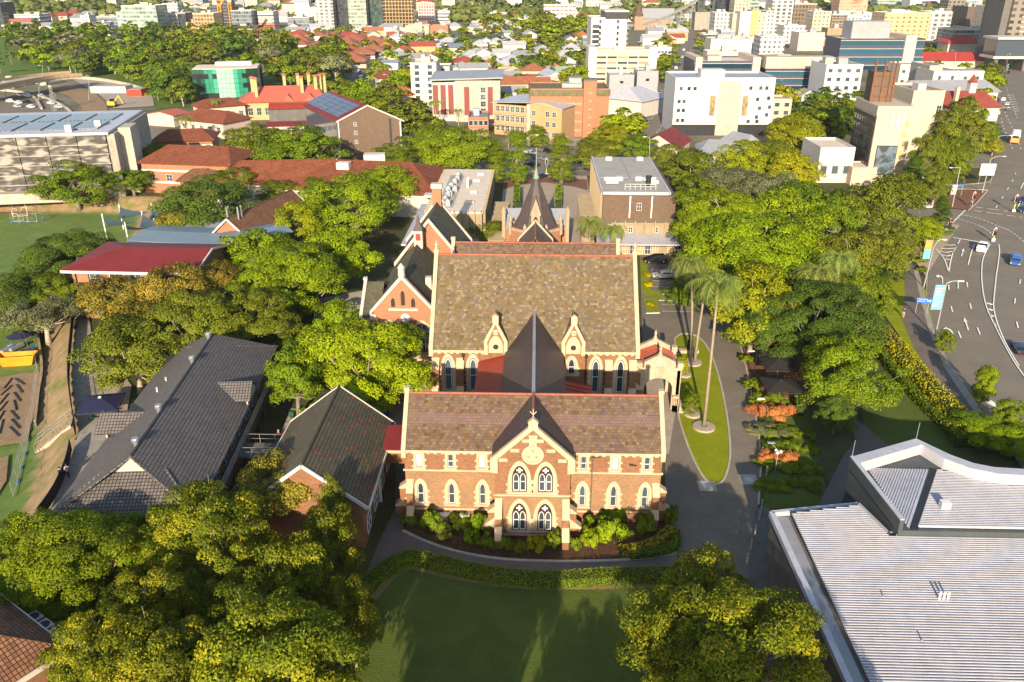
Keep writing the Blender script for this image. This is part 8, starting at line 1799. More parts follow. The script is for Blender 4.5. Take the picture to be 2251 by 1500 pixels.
# cottages close to the junction
gabled('cottage', 'white cottage with broad grey metal hipped roofs below the white block', 'house', G(1560,310,6), G(1625,312,6), 7, 3.5, 6.5, OFFW, GREYMET, 3, 3, .6); gabled('cottage', 'grey steep gabled roof behind the broad hipped cottage', 'house', G(1612,292,7), G(1650,300,7), 5, 3.5, 7.5, OFFW, GREYMET, 2, 2, .5); gabled('house', 'maroon gabled roof left of the white block', 'house', G(1448,300,7), G(1478,282,7), 6, 4, 7.5, PINKW, MAROON, 0, 0, .4); gabled('house', 'white metal roofed house with dark windows below the grey studios', 'house', G(1382,205,8), G(1408,200,8), 9, 6, 10, OFFW, METAL_L, 5, 5, .5)
for px, c, lab in ((1775,OFFW,'small pale gabled house in the row below the white flats, left'),(1811,PINKW,'small pink gabled house in the row below the white flats, middle'),(1849,BLUEMET,'small blue gabled house in the row below the white flats, right')): a = G(px, 240); gabled('house', lab, 'house', (a.x, a.y), (a.x, a.y+8), 3.2, 5, 7.4, c, BLUEMET if c is BLUEMET else GREYMET, 0, 0, .3)
a = G(2085,262); t = gabled('church', 'red-roofed church hall with a little lantern tower', 'church', (a.x-14,a.y), (a.x+12,a.y+3), 8, 5, 10, OFFW, plain('brick_red_roof', (.28,.06,.04), .7), 0, 3, .5); b = MB(); b.box(7,9.4,-1.2,1.2,9,13); o = b.build('lantern', OFFW, t); b = MB(); b.lathe([(2,13),(.1,16)], (8.2,0,0), 6); b.build('lantern_roof', plain('lantern_red', (.25,.06,.04), .7), o); b = MB(); b.box(-1,.2,-6,-4.6,5,12); b.build('chimney', TANW, t)
a = G(2085,236); gabled('church', 'grey slate hall roof behind the red-roofed church', 'church', (a.x-16,a.y+4), (a.x+16,a.y+8), 7, 6, 10, OFFW, GREYMET, 3, 3, .5); a = G(2100,125); gabled('house', 'cream villa with bright red pyramid roof and chimney', 'house', (a.x-3,a.y), (a.x+3,a.y), 8, 9, 15, TANW, plain('bright_red_roof', (.5,.06,.04), .7), 7, 7, .8); a = G(2075,146); gabled('house', 'long bright red roof below the red pyramid villa', 'house', (a.x-14,a.y), (a.x+14,a.y), 9, 4, 8, PINKW, plain('red_long_roof', (.42,.055,.04), .7), 8, 8, .8)
gabled('townhouse', 'pale blue flat-fronted house near the left street', 'house', G(842,140,7), G(878,140,7), 6, 8, 9, plain('pale_blue_wall', (.55,.62,.70), .8), GREYMET, 0, 0, .3); gabled('house', 'long red tiled roof behind the pale blue house', 'house', G(840,160,7), G(900,158,7), 6, 5, 8, OFFW, TERRA, 3, 3, .5); gabled('house', 'orange and grey hipped roof left of the cream tower', 'house', G(850,190,7), G(885,196,7), 7, 5, 8, TANW, ORANGE_R, 4, 4, .5)
# flyover, works yard, mast
t = thing('flyover', 'concrete flyover with ochre edge crossing the motorway at the left edge', 'bridge', (0,0,0)); _p = [G(x, y, 7) for x, y in ((-60,196),(40,178),(100,169),(168,163))]; m = MB(); strip(m, smooth(_p, 4), 12, 5.6, 7.0); m.build('deck', CONC_L, t); m = MB(); L__, R__ = ribbon_pts(smooth(_p, 4), 12.6)
for q in (L__, R__):
 for u, v in zip(q, q[1:]): m.bar((u.x,u.y,7.3),(v.x,v.y,7.3),.3,1.4)
m.build('parapet', TIMBER, t); m = MB()
for x, y in ((27,186),(98,180)): q = G(x, y+8); m.box(q.x-1.5,q.x+1.5,q.y-1,q.y+1,0,5.6)
m.build('pier', CONC_L, t)
for x0, x1, y0, y1, c, lab in ((200,278,194,206,OFFW,'row of white site cabins in the works yard'),(280,312,207,213,plain('red_tarp', (.6,.06,.03)),'stack of red barriers in the works yard')): block(lab, x0, x1, y0, y1, 8, c, plant_=0, par=0, name='site_cabin' if c is OFFW else 'barrier_stack', cat='cabin' if c is OFFW else 'barriers')
t = thing('lattice_mast', 'steel lattice mast beside the motorway', 'mast', G(122,245)); H_ = RYZ(120,190,G(122,245).y).z; m = MB()
for s_ in ((-1,-1),(1,-1),(1,1),(-1,1)): m.bar((s_[0]*.9,s_[1]*.9,0),(s_[0]*.3,s_[1]*.3,H_),.14)
for i in range(8): z = H_*i/8; k = .9-.6*i/8; m.bar((-k,-k,z),(k,-k,z+H_/8),.08); m.bar((k,-k,z),(-k,-k,z+H_/8),.08); m.bar((-k,k,z),(k,k,z+H_/8),.08)
m.build('lattice', METAL, t); m = MB(); m.box(-.6,.6,-.2,.2,H_-1,H_+.4); m.build('head', METAL, t)
a = G(248,236); t = thing('excavator', 'yellow excavator in the works yard', 'excavator', a); m = MB(); m.box(-1.5,1.5,-1.2,1.2,.9,2.4); m.build('body', YELP, t); m = MB(); m.box(-1.8,1.8,-1.4,-.6,0,.85); m.box(-1.8,1.8,.6,1.4,0,.85); m.build('tracks', BLACK, t); m = MB(); m.bar((1,0,2),(3.2,0,4.6),.4); m.bar((3.2,0,4.6),(4.6,0,1.5),.35); m.build('arm', YELP, t); m = MB(); m.box(-.2,1.2,-1.1,-.1,2.4,3.5); m.build('cab', CARGL, t)
# --- towers of the far town: label, x0, x1, top y, base y, depth, facade, extras
TOW = [
 ('dark glass tower cut by the left edge',-22,13,6,64,24,'dk',0),('white horizontally banded flats near the left edge',37,92,33,62,22,'w3',6),('white block with small red sign near the left parkland',181,201,36,64,14,'w1',0),('long grey low office with blank end wall',202,266,38,56,18,'gl',0),('pale glass apartment tower with white side column',277,352,14,78,26,'gg',0),('grey slim tower left of the pale glass apartment tower',263,278,28,74,14,'hz',0),('white grid tower right of the pale glass apartments',359,396,31,72,22,'w1',0),('white tower rising behind the white grid tower',362,396,9,50,18,'w1',0),('dark flats at the side of the white grid tower',396,414,30,74,18,'dk',0),('hazy blue-grey tower, far left of the cranes',404,424,-22,34,18,'hz',0),('second hazy blue-grey tower left of the cranes',432,450,-22,36,18,'hz',0),('grey banded office behind the golden flats',420,448,16,44,18,'gl',0),('golden yellow apartment block beside the cranes',430,476,31,80,22,'go',0),('low yellow house block left of the golden apartments',412,434,51,76,14,YELW,0),('dark concrete tower under construction behind the cranes',466,508,-26,56,22,'dk',12),('wide grey-green glass office right of the cranes',512,556,25,66,22,'gl',0),('black cinema building with red and pale bands',510,568,59,74,16,DARKMET,0),('white banded office right of the cinema',570,604,27,64,20,'w3',7),('orange banded office behind the white banded office',606,634,27,48,18,'or_',0),('glass office with white framed end',634,682,40,70,22,'gl',0),('brown grid office on the skyline',578,606,8,30,18,'br',0),('dark office on the skyline right of the brown grid',602,626,1,30,18,'dk',0),('long dark office on the skyline',634,684,2,30,20,'dk',0),('plain cream slab left of the rippled tower',672,700,18,56,16,OFFW,0),('white rippled balcony tower',699,736,-34,66,22,'bal',18),('dark glass side tower right of the rippled tower',737,768,-34,64,22,'dk',0),('pale green curved-front tower with white bands',769,808,-34,68,22,'gg',18),('dark green glass tower in the pair',808,843,-34,66,22,'dg',0),('black and gold patterned tower',846,911,-34,68,26,'bk',0),('tower of coloured square panels',920,956,9,52,18,'cp',0),('banded white and black office right of the coloured panels',957,990,25,50,18,'w3',0),('orange brick office with arched top',946,986,58,84,18,BRICK_O,0),('white podium at the foot of the pale green tower',782,835,64,78,16,OFFW,0),('pink podium building at the foot of the black and gold tower',836,892,66,80,14,PINKW,0),('grey podium building right of the black and gold tower',892,944,58,82,18,CONC_L,0),('dark flat-roofed house block before the podium',890,930,76,92,14,CONC_D,0),
 ('broad white office with rows of brown windows',1195,1265,13,60,26,'w2',0),('white grid office behind the white hotel tower',1287,1327,4,44,20,'w1',0),('blank white block beside the white grid office',1328,1357,9,40,18,WHITE,0),('cream apartments left of the church spire',1384,1426,11,36,18,'cr',0),('grey flats behind the white hotel tower',1280,1297,84,132,12,'gl',0),('pale apartments right of the church spire',1500,1530,8,36,16,'w1',0),
 ('dark striped tower on the right skyline',1574,1608,-34,60,20,'dk',0),('cream punched-window tower on the right skyline',1609,1642,-34,66,20,'cr',0),('slim green glass tower on the right skyline',1643,1664,-34,60,16,'gg',0),('white apartments with dark windows left of the yellow-striped tower',1568,1606,30,80,20,'w1',0),('shaded grey slab left of the yellow-striped tower',1606,1623,32,82,16,CONC_L,0),('white half of the yellow-striped tower',1622,1646,27,84,18,OFFW,0),('yellow-fronted flats, the stripe of the tower pair',1646,1661,24,84,18,YELW,0),('beige balcony stack right of the yellow stripe',1661,1678,30,84,16,'cr',9),('white flats with a sloping top right of the yellow stripe',1678,1700,26,84,18,'w1',0),('tall white balcony tower on the right skyline',1690,1736,-34,76,22,'bal',0),('brown block with arched metal roof',1738,1788,10,72,20,'br',0),('white flats with black window edge before the arched roof',1741,1778,17,70,16,'w1',0),('wide cream office right of the arched roof',1781,1820,27,84,20,'cr',0),('beige open-balcony car park block',1823,1856,33,80,18,'br',8),('pale flats right of the beige balconies',1857,1890,34,80,18,'w1',0),('salmon tower carrying red letters',1838,1900,-34,56,22,'sal',0),('white stepped flats in front of the yellow stripe',1719,1766,58,96,18,'w1',0),('pale pink gabled block behind the glass office',1752,1808,74,112,18,PINKW,0),('low white terraces behind the pink gabled block',1668,1722,82,120,16,'w1',0),('low grey and white shops behind the pink stair tower',1560,1650,88,124,18,OFFW,0),('beige blank box behind the grey rooftop box',1815,1856,64,96,14,PANEL,0),('pinkish roof block of the left glass office',1552,1622,116,150,12,PINKW,0),
 ('tan balcony building behind the right glass office',1934,2034,30,100,24,'ta',0),('grey and white apartments with blue balconies',2032,2080,28,98,20,'bal',9),('broad white office on the upper right skyline',1994,2076,-6,44,22,WHITE,0),('green-grey office on the upper right skyline',1922,1976,-24,40,20,'gg',0),('grey balcony tower on the upper right skyline',2076,2112,-34,52,20,'hot',0),('dark slim tower beside the grey balcony tower',2113,2150,-34,50,18,'hz',0),('brown windowless block with a salmon fin',2112,2166,17,96,24,plain('brown_cladding', (.13,.095,.08), .7),0),('pale grey windowless slab right of the brown block',2166,2200,16,110,26,CONC_L,0),('shaded grey apartments below the brown block',2082,2178,66,126,20,'gl',8),('white shops left of the grey apartments',1884,1930,34,72,16,'w1',0),
]
for lab, x0, x1, yt, yb, dep, mt, sl in TOW:
 t = block(lab, x0, x1, yt, yb, dep, mt, slabs=sl, plant_=2 if yt > 0 else 0, name='tower_block')
 if 'red letters' in lab: text(t, 'MIO', 5.2, (4,-.12,RYZ(1856,4,t.location.y).z), (rad(90),0,0), plain('red_letter', (.6,.03,.02)))
 if 'cinema' in lab: W_, H_ = dims(t); b = MB(); b.box(-W_/2-.2,W_/2+.2,-.3,.05,H_*.05,H_*.3); b.build('red_band', plain('red_band', (.65,.02,.03)), t); b = MB(); b.box(-W_*.44,W_*.4,-.3,.05,H_*.35,H_*.7); b.build('pale_band', CONC_L, t)
 if 'curved-front' in lab or 'rippled' in lab: pass
# church spire, steel bridge, cranes
a = G(1402,66); t = thing('church', 'brown stone church with sharp dark spire on the skyline', 'church', a); m = MB(); m.box(-4,4,-4,4,0,RYZ(1407,36,a.y).z); m.build('tower', plain('brown_stone', (.36,.25,.17), .9), t); m = MB(); m.lathe([(4.6,RYZ(1407,36,a.y).z),(.1,RYZ(1407,4,a.y).z)], (0,0,0), 8); m.build('spire', plain('brown_spire', (.14,.08,.05), .8), t); m = MB(); m.box(4,34,2,16,0,10); m.build('nave', plain('brown_stone_nave', (.38,.28,.19), .9), t); m = MB(); slab(m, (4,1,10),(35,1,10),(35,9,19),(4,9,19)); slab(m, (35,17,10),(4,17,10),(4,9,19),(35,9,19)); m.build('roof', GREYMET, t)
a = G(1545,66); t = thing('steel_bridge', 'dark steel cantilever bridge on the skyline', 'bridge', a); m = MB(); Z = RYZ(1555,-8,a.y).z; zd = RYZ(1545,38,a.y).z
for x in (-6,8):
 m.bar((x,0,0),(x,0,Z),2.2); m.bar((x,10,0),(x,10,Z),2.2)
for i in range(5): z = Z*i/5; m.bar((-6,0,z),(8,0,z+Z/5),1.2); m.bar((8,0,z),(-6,0,z+Z/5),1.2)
m.build('tower', plain('bridge_grey', (.06,.065,.075), .6), t); m = MB()
for y in (0,10):
 P_ = [(-75+i*10.5, y, zd*.3+(Z-zd*.3)*(i/7)**1.8) for i in range(8)]
 for u, v in zip(P_, P_[1:]): m.bar(u, v, 1.6); m.bar((u[0],y,u[2]),(u[0],y,zd*.3-6),.9); m.bar((u[0],y,u[2]),(v[0],y,zd*.3-6),.8)
 m.bar((-75,y,zd*.3-6),(8,y,zd*.3-6),2)
m.build('truss', plain('bridge_pale', (.22,.22,.22), .6), t); m = MB(); m.bar((-75,5,zd*.3-5),(60,5,zd*.3-5),9,1.5); m.build('deck', CONC_D, t); m = MB(); m.box(-9,11,-3,14,0,16); m.build('pier', CONC, t)
for x, yb, yt, jx, jy, lab in ((491,76,14,503,-20,'orange tower crane, front one of the pair'),(512,64,8,499,-18,'orange tower crane, rear one of the pair')):
 a = G(x, yb); t = thing('tower_crane', lab, 'crane', a); H_ = RYZ(x, yt, a.y).z; J = RYZ(jx, jy, a.y); OR = plain('crane_orange', (.60,.24,.03), .6) if 'crane_orange' not in bpy.data.materials else bpy.data.materials['crane_orange']; m = MB()
 for s_ in ((-1,-1),(1,-1),(1,1),(-1,1)): m.bar((s_[0]*1.3,s_[1]*1.3,0),(s_[0]*1.3,s_[1]*1.3,H_),.8)
 for i in range(9): z = H_*i/9; m.bar((-1.3,-1.3,z),(1.3,-1.3,z+H_/9),.5)
 m.build('mast', OR, t); m = MB(); m.bar((0,0,H_),(J.x-a.x,0,J.z),2.0); m.bar((0,0,H_),((a.x-J.x)*.35,0,H_+4),2.4); m.bar(((a.x-J.x)*.3,0,H_+4),((J.x-a.x)*.35,0,H_+(J.z-H_)*.45),.5); m.build('jib', OR, t); m = MB(); m.box((a.x-J.x)*.35-2,(a.x-J.x)*.35+2,-1.5,1.5,H_+1,H_+5); m.build('counterweight', CONC_L, t)
# ---------------------------------------------------------------- houses and trees of the suburbs
occ = [(o.location.x, o.location.y, max(8.0, o.get('_w', 24.0)*.55)) for o in COL.objects if o.parent is None and o.type == 'EMPTY' and o.get('category') in ('building','house','church','car park','bridge') and o.location.y > 130]
ROADS_ = [[(1330,335),(1405,280),(1438,225),(1470,160),(1497,100),(1515,60),(1528,60),(1530,100),(1515,160),(1492,225),(1475,290),(1440,340)],[(770,215),(762,185),(770,165),(780,140),(830,125),(822,150),(812,170),(828,215),(845,240),(800,240)],[(880,388),(960,352),(1080,322),(1130,295),(1250,300),(1380,300),(1440,330),(1500,370),(1380,390),(980,408)],[(-40,205),(60,205),(180,180),(340,195),(340,262),(-40,262)],[(2080,480),(2186,165),(2150,140),(2400,140),(2500,480)]]
RPOLY = [[(G(*p).x, G(*p).y) for p in r] for r in ROADS_]
def free(x, y, r, gap=1.0):
 if any(inside(P, x, y) for P in RPOLY): return False
 return all((x-a)**2+(y-b)**2 > ((r+c)*gap)**2 for a, b, c in occ)
ROOFS = dict(grey=GREYMET, white=METAL_L, silver=plain('silver_roof',(.46,.46,.46),.5), red=plain('red_house_roof',(.36,.075,.045),.7), orange=ORANGE_R, terracotta=plain('terracotta_house_roof',(.33,.12,.06),.8), blue=plain('blue_grey_roof',(.18,.22,.28),.6), cream=plain('cream_roof',(.55,.47,.37),.7), green=plain('pale_green_roof',(.30,.38,.30),.6))
WALLS = dict(white=WHITE, cream=OFFW, tan=TANW, pink=PINKW, yellow=YELW)
_h = {}
def house_meshes(k):
 if k in _h: return _h[k]
 w_, d_, h, r = [(9,13,4.2,2.6),(11,10,4.6,3.0),(8,16,6.4,2.4),(14,11,3.6,2.8)][k]; a = MB(); a.box(-w_/2,w_/2,-d_/2,d_/2,0,h); b = MB(); W, D = w_/2+.6, d_/2+.6
 if k in (1,3): y = max(.01, D-W); slab(b,(-W,-D,h),(W,-D,h),(.01,-y,h+r),(-.01,-y,h+r)); slab(b,(W,D,h),(-W,D,h),(-.01,y,h+r),(.01,y,h+r)); slab(b,(W,-D,h),(W,D,h),(0,y,h+r),(0,-y,h+r)); slab(b,(-W,D,h),(-W,-D,h),(0,-y,h+r),(0,y,h+r))
 else: slab(b,(-W,-D,h),(0,-D,h+r),(0,D,h+r),(-W,D,h)); slab(b,(0,-D,h+r),(W,-D,h),(W,D,h),(0,D,h+r)); a.extr([(-w_/2,h),(w_/2,h),(0,h+r-.3)], -d_/2, d_/2)
 c = MB(); c.box(-w_*.32,-w_*.08,-d_/2-.06,-d_/2+.05,1.2,2.6); e = MB(); e.box(w_*.08,w_*.32,-d_/2-.06,-d_/2+.05,1.2,2.6); v = MB(); slab(v,(-w_/2,-d_/2-2.4,2.7),(w_/2,-d_/2-2.4,2.7),(w_/2,-d_/2-.02,3.2),(-w_/2,-d_/2-.02,3.2),.1)
 _h[k] = (a.mesh('wall', WHITE), b.mesh('roof', GREYMET), c.mesh('window', GLASS), e.mesh('window', GLASS), v.mesh('verandah_roof', GREYMET), max(w_, d_)*.55); return _h[k]
AUTO = []
def house(x, y, k, roof, wall, rz, s_=1.0, big=True):
 a, b, c, e, v, r = house_meshes(k); t = thing('house', None, 'house', (x, y, hill_h(x, y)), rz, 'houses of the suburb', (s_, s_, s_)); put('wall', a, t, mat=WALLS[wall]); put('roof', b, t, mat=ROOFS[roof])
 if big: put('window', c, t); put('window', e, t); put('verandah_roof', v, t, mat=ROOFS[roof])
 occ.append((x, y, r*s_*.8)); AUTO.append((t, f"{roof}-roofed {wall} {['gabled','hipped','two-storey','broad'][k]} house")); return t
def region(poly, n, tries, f, r0=5.0):
 xs = [p[0] for p in poly]; ys = [p[1] for p in poly]; got = 0
 for _ in range(tries):
  if got >= n: break
  px, py = random.uniform(min(xs), max(xs)), random.uniform(min(ys), max(ys))
  if not inside(poly, px, py): continue
  g = G(px, py)
  if free(g.x, g.y, r0, .85): f(g, py); got += 1
random.seed(21)
RW = ['grey']*5+['white']*4+['silver']*4+['red']*2+['orange']*2+['terracotta']*2+['blue']*2+['cream']*2+['green']
WW = ['white']*5+['cream']*4+['tan']*2+['pink']+['yellow']
def hs(g, py): house(g.x, g.y, random.randrange(4), random.choice(RW), random.choice(WW), rad(random.choice([8,98,-82,10,-78])+random.uniform(-5,5)), random.uniform(.85,1.15), py > 100)
def hs_red(g, py): house(g.x, g.y, random.choice([1,3,3]), random.choice(['orange','orange','red','terracotta','terracotta']), random.choice(['cream','tan','white']), rad(random.uniform(-15,15)), random.uniform(1.0,1.35), py > 100)
def mid(lo, hi):
 def f(g, py):
  px = PX(g)[0]; w_ = random.uniform(16, 44); h = random.uniform(lo, hi); k = random.choice(['w1','w1','w2','w3','cr','gl','hz','gg','or_','bal','dk']); t = block(None, px-w_/2, px+w_/2, py-h, py, random.uniform(12, 20), k, name='office_block'); occ.append((g.x, g.y, t['_w']*.6)); AUTO.append((t, {'w1':'white','w2':'pale','w3':'white banded','cr':'cream','gl':'grey glass','hz':'blue-grey','gg':'pale green','or_':'orange banded','bal':'balconied','dk':'dark glass'}[k]+' mid-rise block'))
 return f
for P_, n_, lo_, hi_ in (([(0,58),(700,60),(700,78),(0,74)],14,8,18),([(940,46),(1290,42),(1290,62),(950,66)],10,8,20),([(1420,44),(1560,40),(1560,66),(1430,66)],6,8,20),([(1550,80),(2090,80),(2090,124),(1550,124)],16,10,26),([(0,38),(1560,34),(1560,46),(0,48)],30,6,18),([(1560,56),(2200,56),(2200,76),(1560,76)],16,14,40)): region(P_, n_, 700, mid(lo_, hi_), 9)
# parkland trees first, then houses between them
KW = {'mid':'mid green leafy','olive':'olive','dark':'dark spreading','jac':'feathery green','lush':'bright lime','brown':'brownish open','grey':'grey-green twiggy','pine':'conical dark','yel':'yellow-green'}
SPEC = []
def tr(kinds, hmin, hmax, gap=.8):
 def f(g, py):
  k = random.choice(kinds); H = random.uniform(hmin, hmax); R = H*random.uniform(.5,.72) if k != 'pine' else H*.22; SPEC.append((R/depth(g), g.x, g.y, R, H, k)); occ.append((g.x, g.y, R*.55))
 return f
region([(450,190),(640,175),(760,170),(780,215),(720,190),(600,200),(470,190)], 14, 300, tr(['olive','mid','grey','olive','brown'], 11, 15), 3)
region([(0,95),(200,108),(420,110),(760,120),(760,165),(620,168),(420,168),(330,190),(200,170),(0,165)], 120, 4000, tr(['mid','olive','dark','mid','jac','olive','grey','pine'], 11, 17), 3.2)
region([(0,72),(240,80),(400,85),(640,92),(640,112),(0,104)], 34, 900, tr(['olive','mid','dark','jac'], 11, 15), 3)
region([(330,196),(420,180),(430,240),(345,232)], 15, 500, tr(['mid','dark','olive'], 10, 13), 3); region([(0,235),(40,232),(60,262),(0,262)], 2, 60, tr(['mid','olive'], 7, 9), 3)
region([(1050,58),(1290,54),(1290,92),(1180,98),(1060,84)], 26, 600, tr(['lush','olive','jac','olive'], 13, 17), 3.4)
region([(480,84),(760,88),(860,100),(850,150),(760,150),(640,112),(500,96)], 34, 900, hs_red, 5)
region([(820,96),(1290,92),(1290,180),(1110,235),(1000,160),(820,150)], 66, 2600, hs, 5)
region([(640,72),(1290,50),(1290,92),(820,96),(640,88)], 44, 1500, hs, 5); region([(1400,60),(1500,56),(1500,110),(1430,112)], 16, 500, hs, 5); region([(0,62),(500,72),(500,84),(0,74)], 26, 600, hs, 5)
region([(830,80),(1290,85),(1300,215),(1110,240),(1000,165),(830,150)], 85, 3000, tr(['mid','olive','jac','lush','dark','pine','yel'], 6, 11), 2.2)
region([(640,66),(830,70),(830,150),(700,120),(640,100)], 14, 500, tr(['mid','olive','jac'], 6, 10), 2.4); region([(1488,60),(1515,60),(1490,160),(1440,200),(1430,130)], 14, 300, tr(['mid','lush','jac'], 7, 10), 2); region([(1530,60),(1560,60),(1530,160),(1518,160)], 4, 200, tr(['mid','lush'], 6, 9), 1.5)
region([(1700,200),(1880,215),(1880,330),(1720,330)], 10, 400, tr(['mid','dark','yel','olive'], 8, 12), 2.5); region([(2030,105),(2140,105),(2150,190),(2030,190)], 8, 300, tr(['mid','olive','lush'], 6, 9), 2); region([(1040,235),(1160,215),(1160,260),(1110,280)], 5, 200, tr(['mid','lush','jac'], 6, 9), 2); region([(2170,160),(2185,165),(2180,330),(2160,330)], 6, 200, tr(['lush','olive'], 7, 9), 1.5)
region([(680,170),(900,185),(900,240),(800,260),(690,200)], 14, 400, tr(['mid','olive','jac','lush'], 8, 12), 2.4); region([(1280,160),(1330,160),(1330,190),(1180,190)], 4, 200, tr(['mid','lush'], 6, 9), 2)
SPEC.sort(reverse=True); NK = 296-len(TREES)
for _, x, y, R, H, k in SPEC[:NK]:
 t = plant(x, y, R, H, k, None, 'm' if y < 480 else 'f', 'trees of the park and suburb', 'pine_tree' if k == 'pine' else 'tree', hill_h(x, y)); AUTO.append((t, f"{'large' if H > 11.5 else 'small'} {KW[k]} tree"))
def rest():
 ks = sorted({q[5] for q in SPEC}); V, T, M = [], [], []; tb = MB(); rng = np.random.default_rng(8)
 for _, x, y, R, H, k in SPEC[NK:]:
  me, tm, R0, H0, zc = tree_proto(k, 'f', int(x) % 2); n = len(me.vertices); co = np.zeros(n*3, np.float32); me.vertices.foreach_get('co', co); co = co.reshape(-1, 3); a = x; c, s_ = math.cos(a), math.sin(a); co = co@np.array([[c,s_,0],[-s_,c,0],[0,0,1]])*np.array([R/R0, R/R0, H/H0])+np.array([x, y, hill_h(x, y)])
  ti = np.zeros(n//4, np.float32); me.attributes['tint'].data.foreach_get('value', ti); V.append(co); T.append(ti+rng.uniform(-.1, .1)); M.append(np.full(n//4, ks.index(k))); tb.tube([(x,y,hill_h(x,y)-.3),(x,y,hill_h(x,y)+H*.5)], .22, 4)
 V = np.concatenate(V); n = len(V)//4; me = bpy.data.meshes.new('crowns'); me.vertices.add(4*n); me.vertices.foreach_set('co', V.astype(np.float32).ravel()); me.loops.add(4*n); me.loops.foreach_set('vertex_index', np.arange(4*n, dtype=np.int32)); me.polygons.add(n); me.polygons.foreach_set('loop_start', np.arange(0, 4*n, 4, dtype=np.int32)); me.update(calc_edges=True)
 for k in ks: me.materials.append(LEAF[LEAFOF.get(k, k)])
 me.polygons.foreach_set('material_index', np.concatenate(M).astype(np.int32)); at = me.attributes.new('tint', 'FLOAT', 'FACE'); at.data.foreach_set('value', np.clip(np.concatenate(T), 0, 1).astype(np.float32))
 t = thing('tree_cover', 'smaller trees massed between the far houses and in the far parkland', 'trees'); tag(t, kind='stuff'); tag(put('crowns', me, t), kind='stuff'); tag(tb.build('trunks', BARK, t), kind='stuff')
rest()
# --- beyond: what nobody could count, on the hills
def far_mass():
 rng = np.random.default_rng(5); hv = MB(); rv = MB(); P_, Nn, S_, T_ = [], [], [], []
 for i in range(2600):
  py = 50+(abs(rng.normal())*-1.0)*26; px = rng.uniform(-60, 2310); g = G(px, max(-30, py)) if py > -44 else None
  if g is None: continue
  d = math.hypot(g.x, g.y)
  if d < 860 or d > 5200 or not free(g.x, g.y, 5, .8): continue
  z = hill_h(g.x, g.y); k = .8+d/2600
  if rng.random() < .55:
   w_, dp, h = rng.uniform(4,8)*k, rng.uniform(4,7)*k, rng.uniform(3.5,6)*k*(1 if rng.random() < .93 else 3); hv.mi = int(rng.integers(0,4)); rv.mi = int(rng.integers(0,6)); hv.box(g.x-w_, g.x+w_, g.y-dp, g.y+dp, z-2, z+h)
   rv.face([(g.x-w_-1,g.y-dp-1,z+h),(g.x+w_+1,g.y-dp-1,z+h),(g.x+w_*.5,g.y,z+h+3*k),(g.x-w_*.5,g.y,z+h+3*k)]); rv.face([(g.x+w_+1,g.y+dp+1,z+h),(g.x-w_-1,g.y+dp+1,z+h),(g.x-w_*.5,g.y,z+h+3*k),(g.x+w_*.5,g.y,z+h+3*k)]); rv.face([(g.x-w_-1,g.y+dp+1,z+h),(g.x-w_-1,g.y-dp-1,z+h),(g.x-w_*.5,g.y,z+h+3*k)]); rv.face([(g.x+w_+1,g.y-dp-1,z+h),(g.x+w_+1,g.y+dp+1,z+h),(g.x+w_*.5,g.y,z+h+3*k)])
  else:
   m = 46; R = rng.uniform(5,9)*k; dd = rng.normal(size=(m,3)); dd /= np.linalg.norm(dd, axis=1)[:,None]; P_.append(np.array([g.x,g.y,z+R*.8])+dd*R*np.array([1.3,1.1,.75])); Nn.append(dd+np.array([0,-.1,.2])); S_.append(np.full(m, R*.75)); T_.append(np.full(m, rng.uniform(.2,.7))+rng.normal(size=m)*.1)
 t = thing('distant_suburb', 'hazy far-off hillside suburb of tiny pale houses on the skyline', 'suburb'); tag(t, kind='stuff'); tag(hv.build('walls', [WHITE,OFFW,TANW,PINKW], t), kind='stuff'); tag(rv.build('roofs', [GREYMET,METAL_L,ROOFS['silver'],ROOFS['red'],ROOFS['terracotta'],ROOFS['cream']], t), kind='stuff')
 me = leafmesh('foliage', np.concatenate(P_), np.concatenate(Nn), np.concatenate(S_), np.concatenate(T_), LEAF['dist'], rng, .8); o = put('distant_wood', me); tag(o, 'far-off tree cover dotted between the hillside houses on the skyline', 'wood', kind='stuff')
far_mass()
# ---------------------------------------------------------------- the air: far things fade
hz_ = MB(); hz_.box(-7500, 7500, -600, 7600, -6, 420); hm = bpy.data.materials.new('haze'); hm.use_nodes = True; ht = hm.node_tree; ht.nodes.remove(ht.nodes['Principled BSDF']); pv = ht.nodes.new('ShaderNodeVolumePrincipled'); pv.inputs['Color'].default_value = (.86,.90,.97,1); pv.inputs['Density'].default_value = .00007; pv.inputs['Anisotropy'].default_value = .2
ht.links.new(pv.outputs[0], ht.nodes['Material Output'].inputs['Volume']); o = hz_.build('haze', hm); tag(o, kind='stuff'); tag(o, 'thin pale air over the whole scene', 'haze')
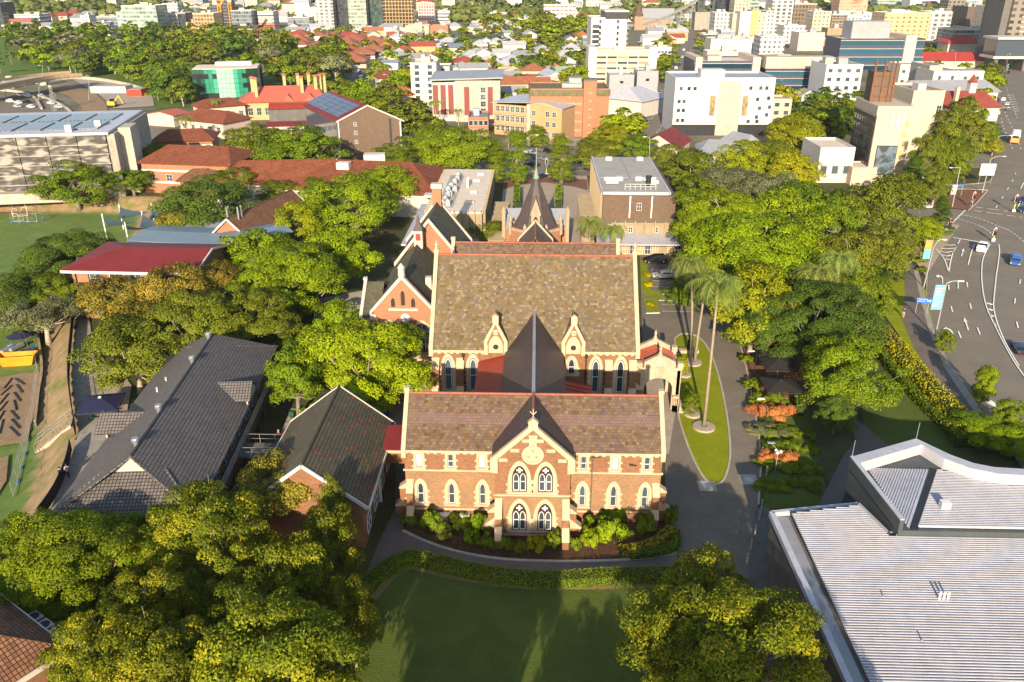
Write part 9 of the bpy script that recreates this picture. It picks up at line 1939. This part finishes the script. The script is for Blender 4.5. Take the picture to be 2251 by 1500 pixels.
# ---------------------------------------------------------------- labels that tell the many apart: by the landmark they stand beside
LM = [('the green glass office',505,195),('the rose-roofed mansion',620,225),('the solar-panelled brick block',785,280),('the wavy-panelled car park',170,330),('the orange brick office',1250,245),('the tan brick office',1160,270),('the white block with art panels',1580,230),('the poster tower',1935,320),('the cream slab block',1365,150),('the white hotel tower',1340,70),('the maroon-screened flats',1040,215),('the cream residential tower',940,180),('the works yard cabins',240,205),('the lattice mast',122,215),('the flyover',95,172),('the red-roofed church',2085,240),('the grey-topped glass office',1930,115),('the twin orange cranes',500,50),('the red pyramid villa',2100,115),('the church spire',1408,50),('the steel bridge',1540,40),('the black and gold tower',878,60),('the white rippled tower',717,60),('the broad white office',1230,45),('the pale blue house',858,140),('the left street',790,180),('the white banded flats',65,55),('the pale glass apartments',315,60),('the golden apartments',453,65),('the coloured panel tower',938,45),('the grey studios',1390,190),('the broad grey-roofed cottage',1590,310),('the tiny coloured house row',1810,225),('the brown windowless block',2155,90),('the white flats by the glass office',1842,190),('the cinema',540,70),('the arched orange office',966,72),('the long red roof',870,162),('the junction lamps',1200,330),('the yellow-striped tower',1660,70),('the flats left of the yellow stripe',1590,70),('the low white terraces',1700,100),('the white low office',1450,120),('the grey hotel tower',2220,120)]
ORD = ['','second ','third ','fourth ','fifth ','sixth ','seventh ','eighth ','ninth ','tenth ','eleventh ','twelfth ','thirteenth ','fourteenth ','fifteenth ']
def autolabel(items):
 book = {}
 for t, base in items:
  px, py = PX(t.location); nm, lx, ly = min(LM, key=lambda L_: (L_[1]-px)**2+((L_[2]-py)*2.2)**2); dx, dy = px-lx, py-ly
  rel = ('left of' if dx < 0 else 'right of') if abs(dx) > 1.3*abs(dy)*2.2 else ('behind' if dy < 0 else 'in front of'); book.setdefault((base, rel, nm), []).append((dx*dx+dy*dy, t.name, t))
 for (base, rel, nm), L_ in book.items():
  for i, (_, _, t) in enumerate(sorted(L_)):
   t['label'] = f"{base} {rel} {nm}" if len(L_) == 1 else (f"{base} {rel} {nm}, {ORD[min(i,14)]}nearest")
autolabel(AUTO)
_b = {}
for t, c, pl in FARCARS: t['group'] = 'cars on the ' + pl; _b.setdefault((c, pl), []).append(t)
for (c, pl), L_ in _b.items():
 L_.sort(key=lambda t: t.location.y)
 for i, t in enumerate(L_): t['label'] = f"{c} car on the {pl}" if len(L_) == 1 else f"{ORD[i]}nearest {c} car on the {pl}"
for o in COL.objects:
 for k in ('_w','_h','_dims'):
  if k in o: del o[k]
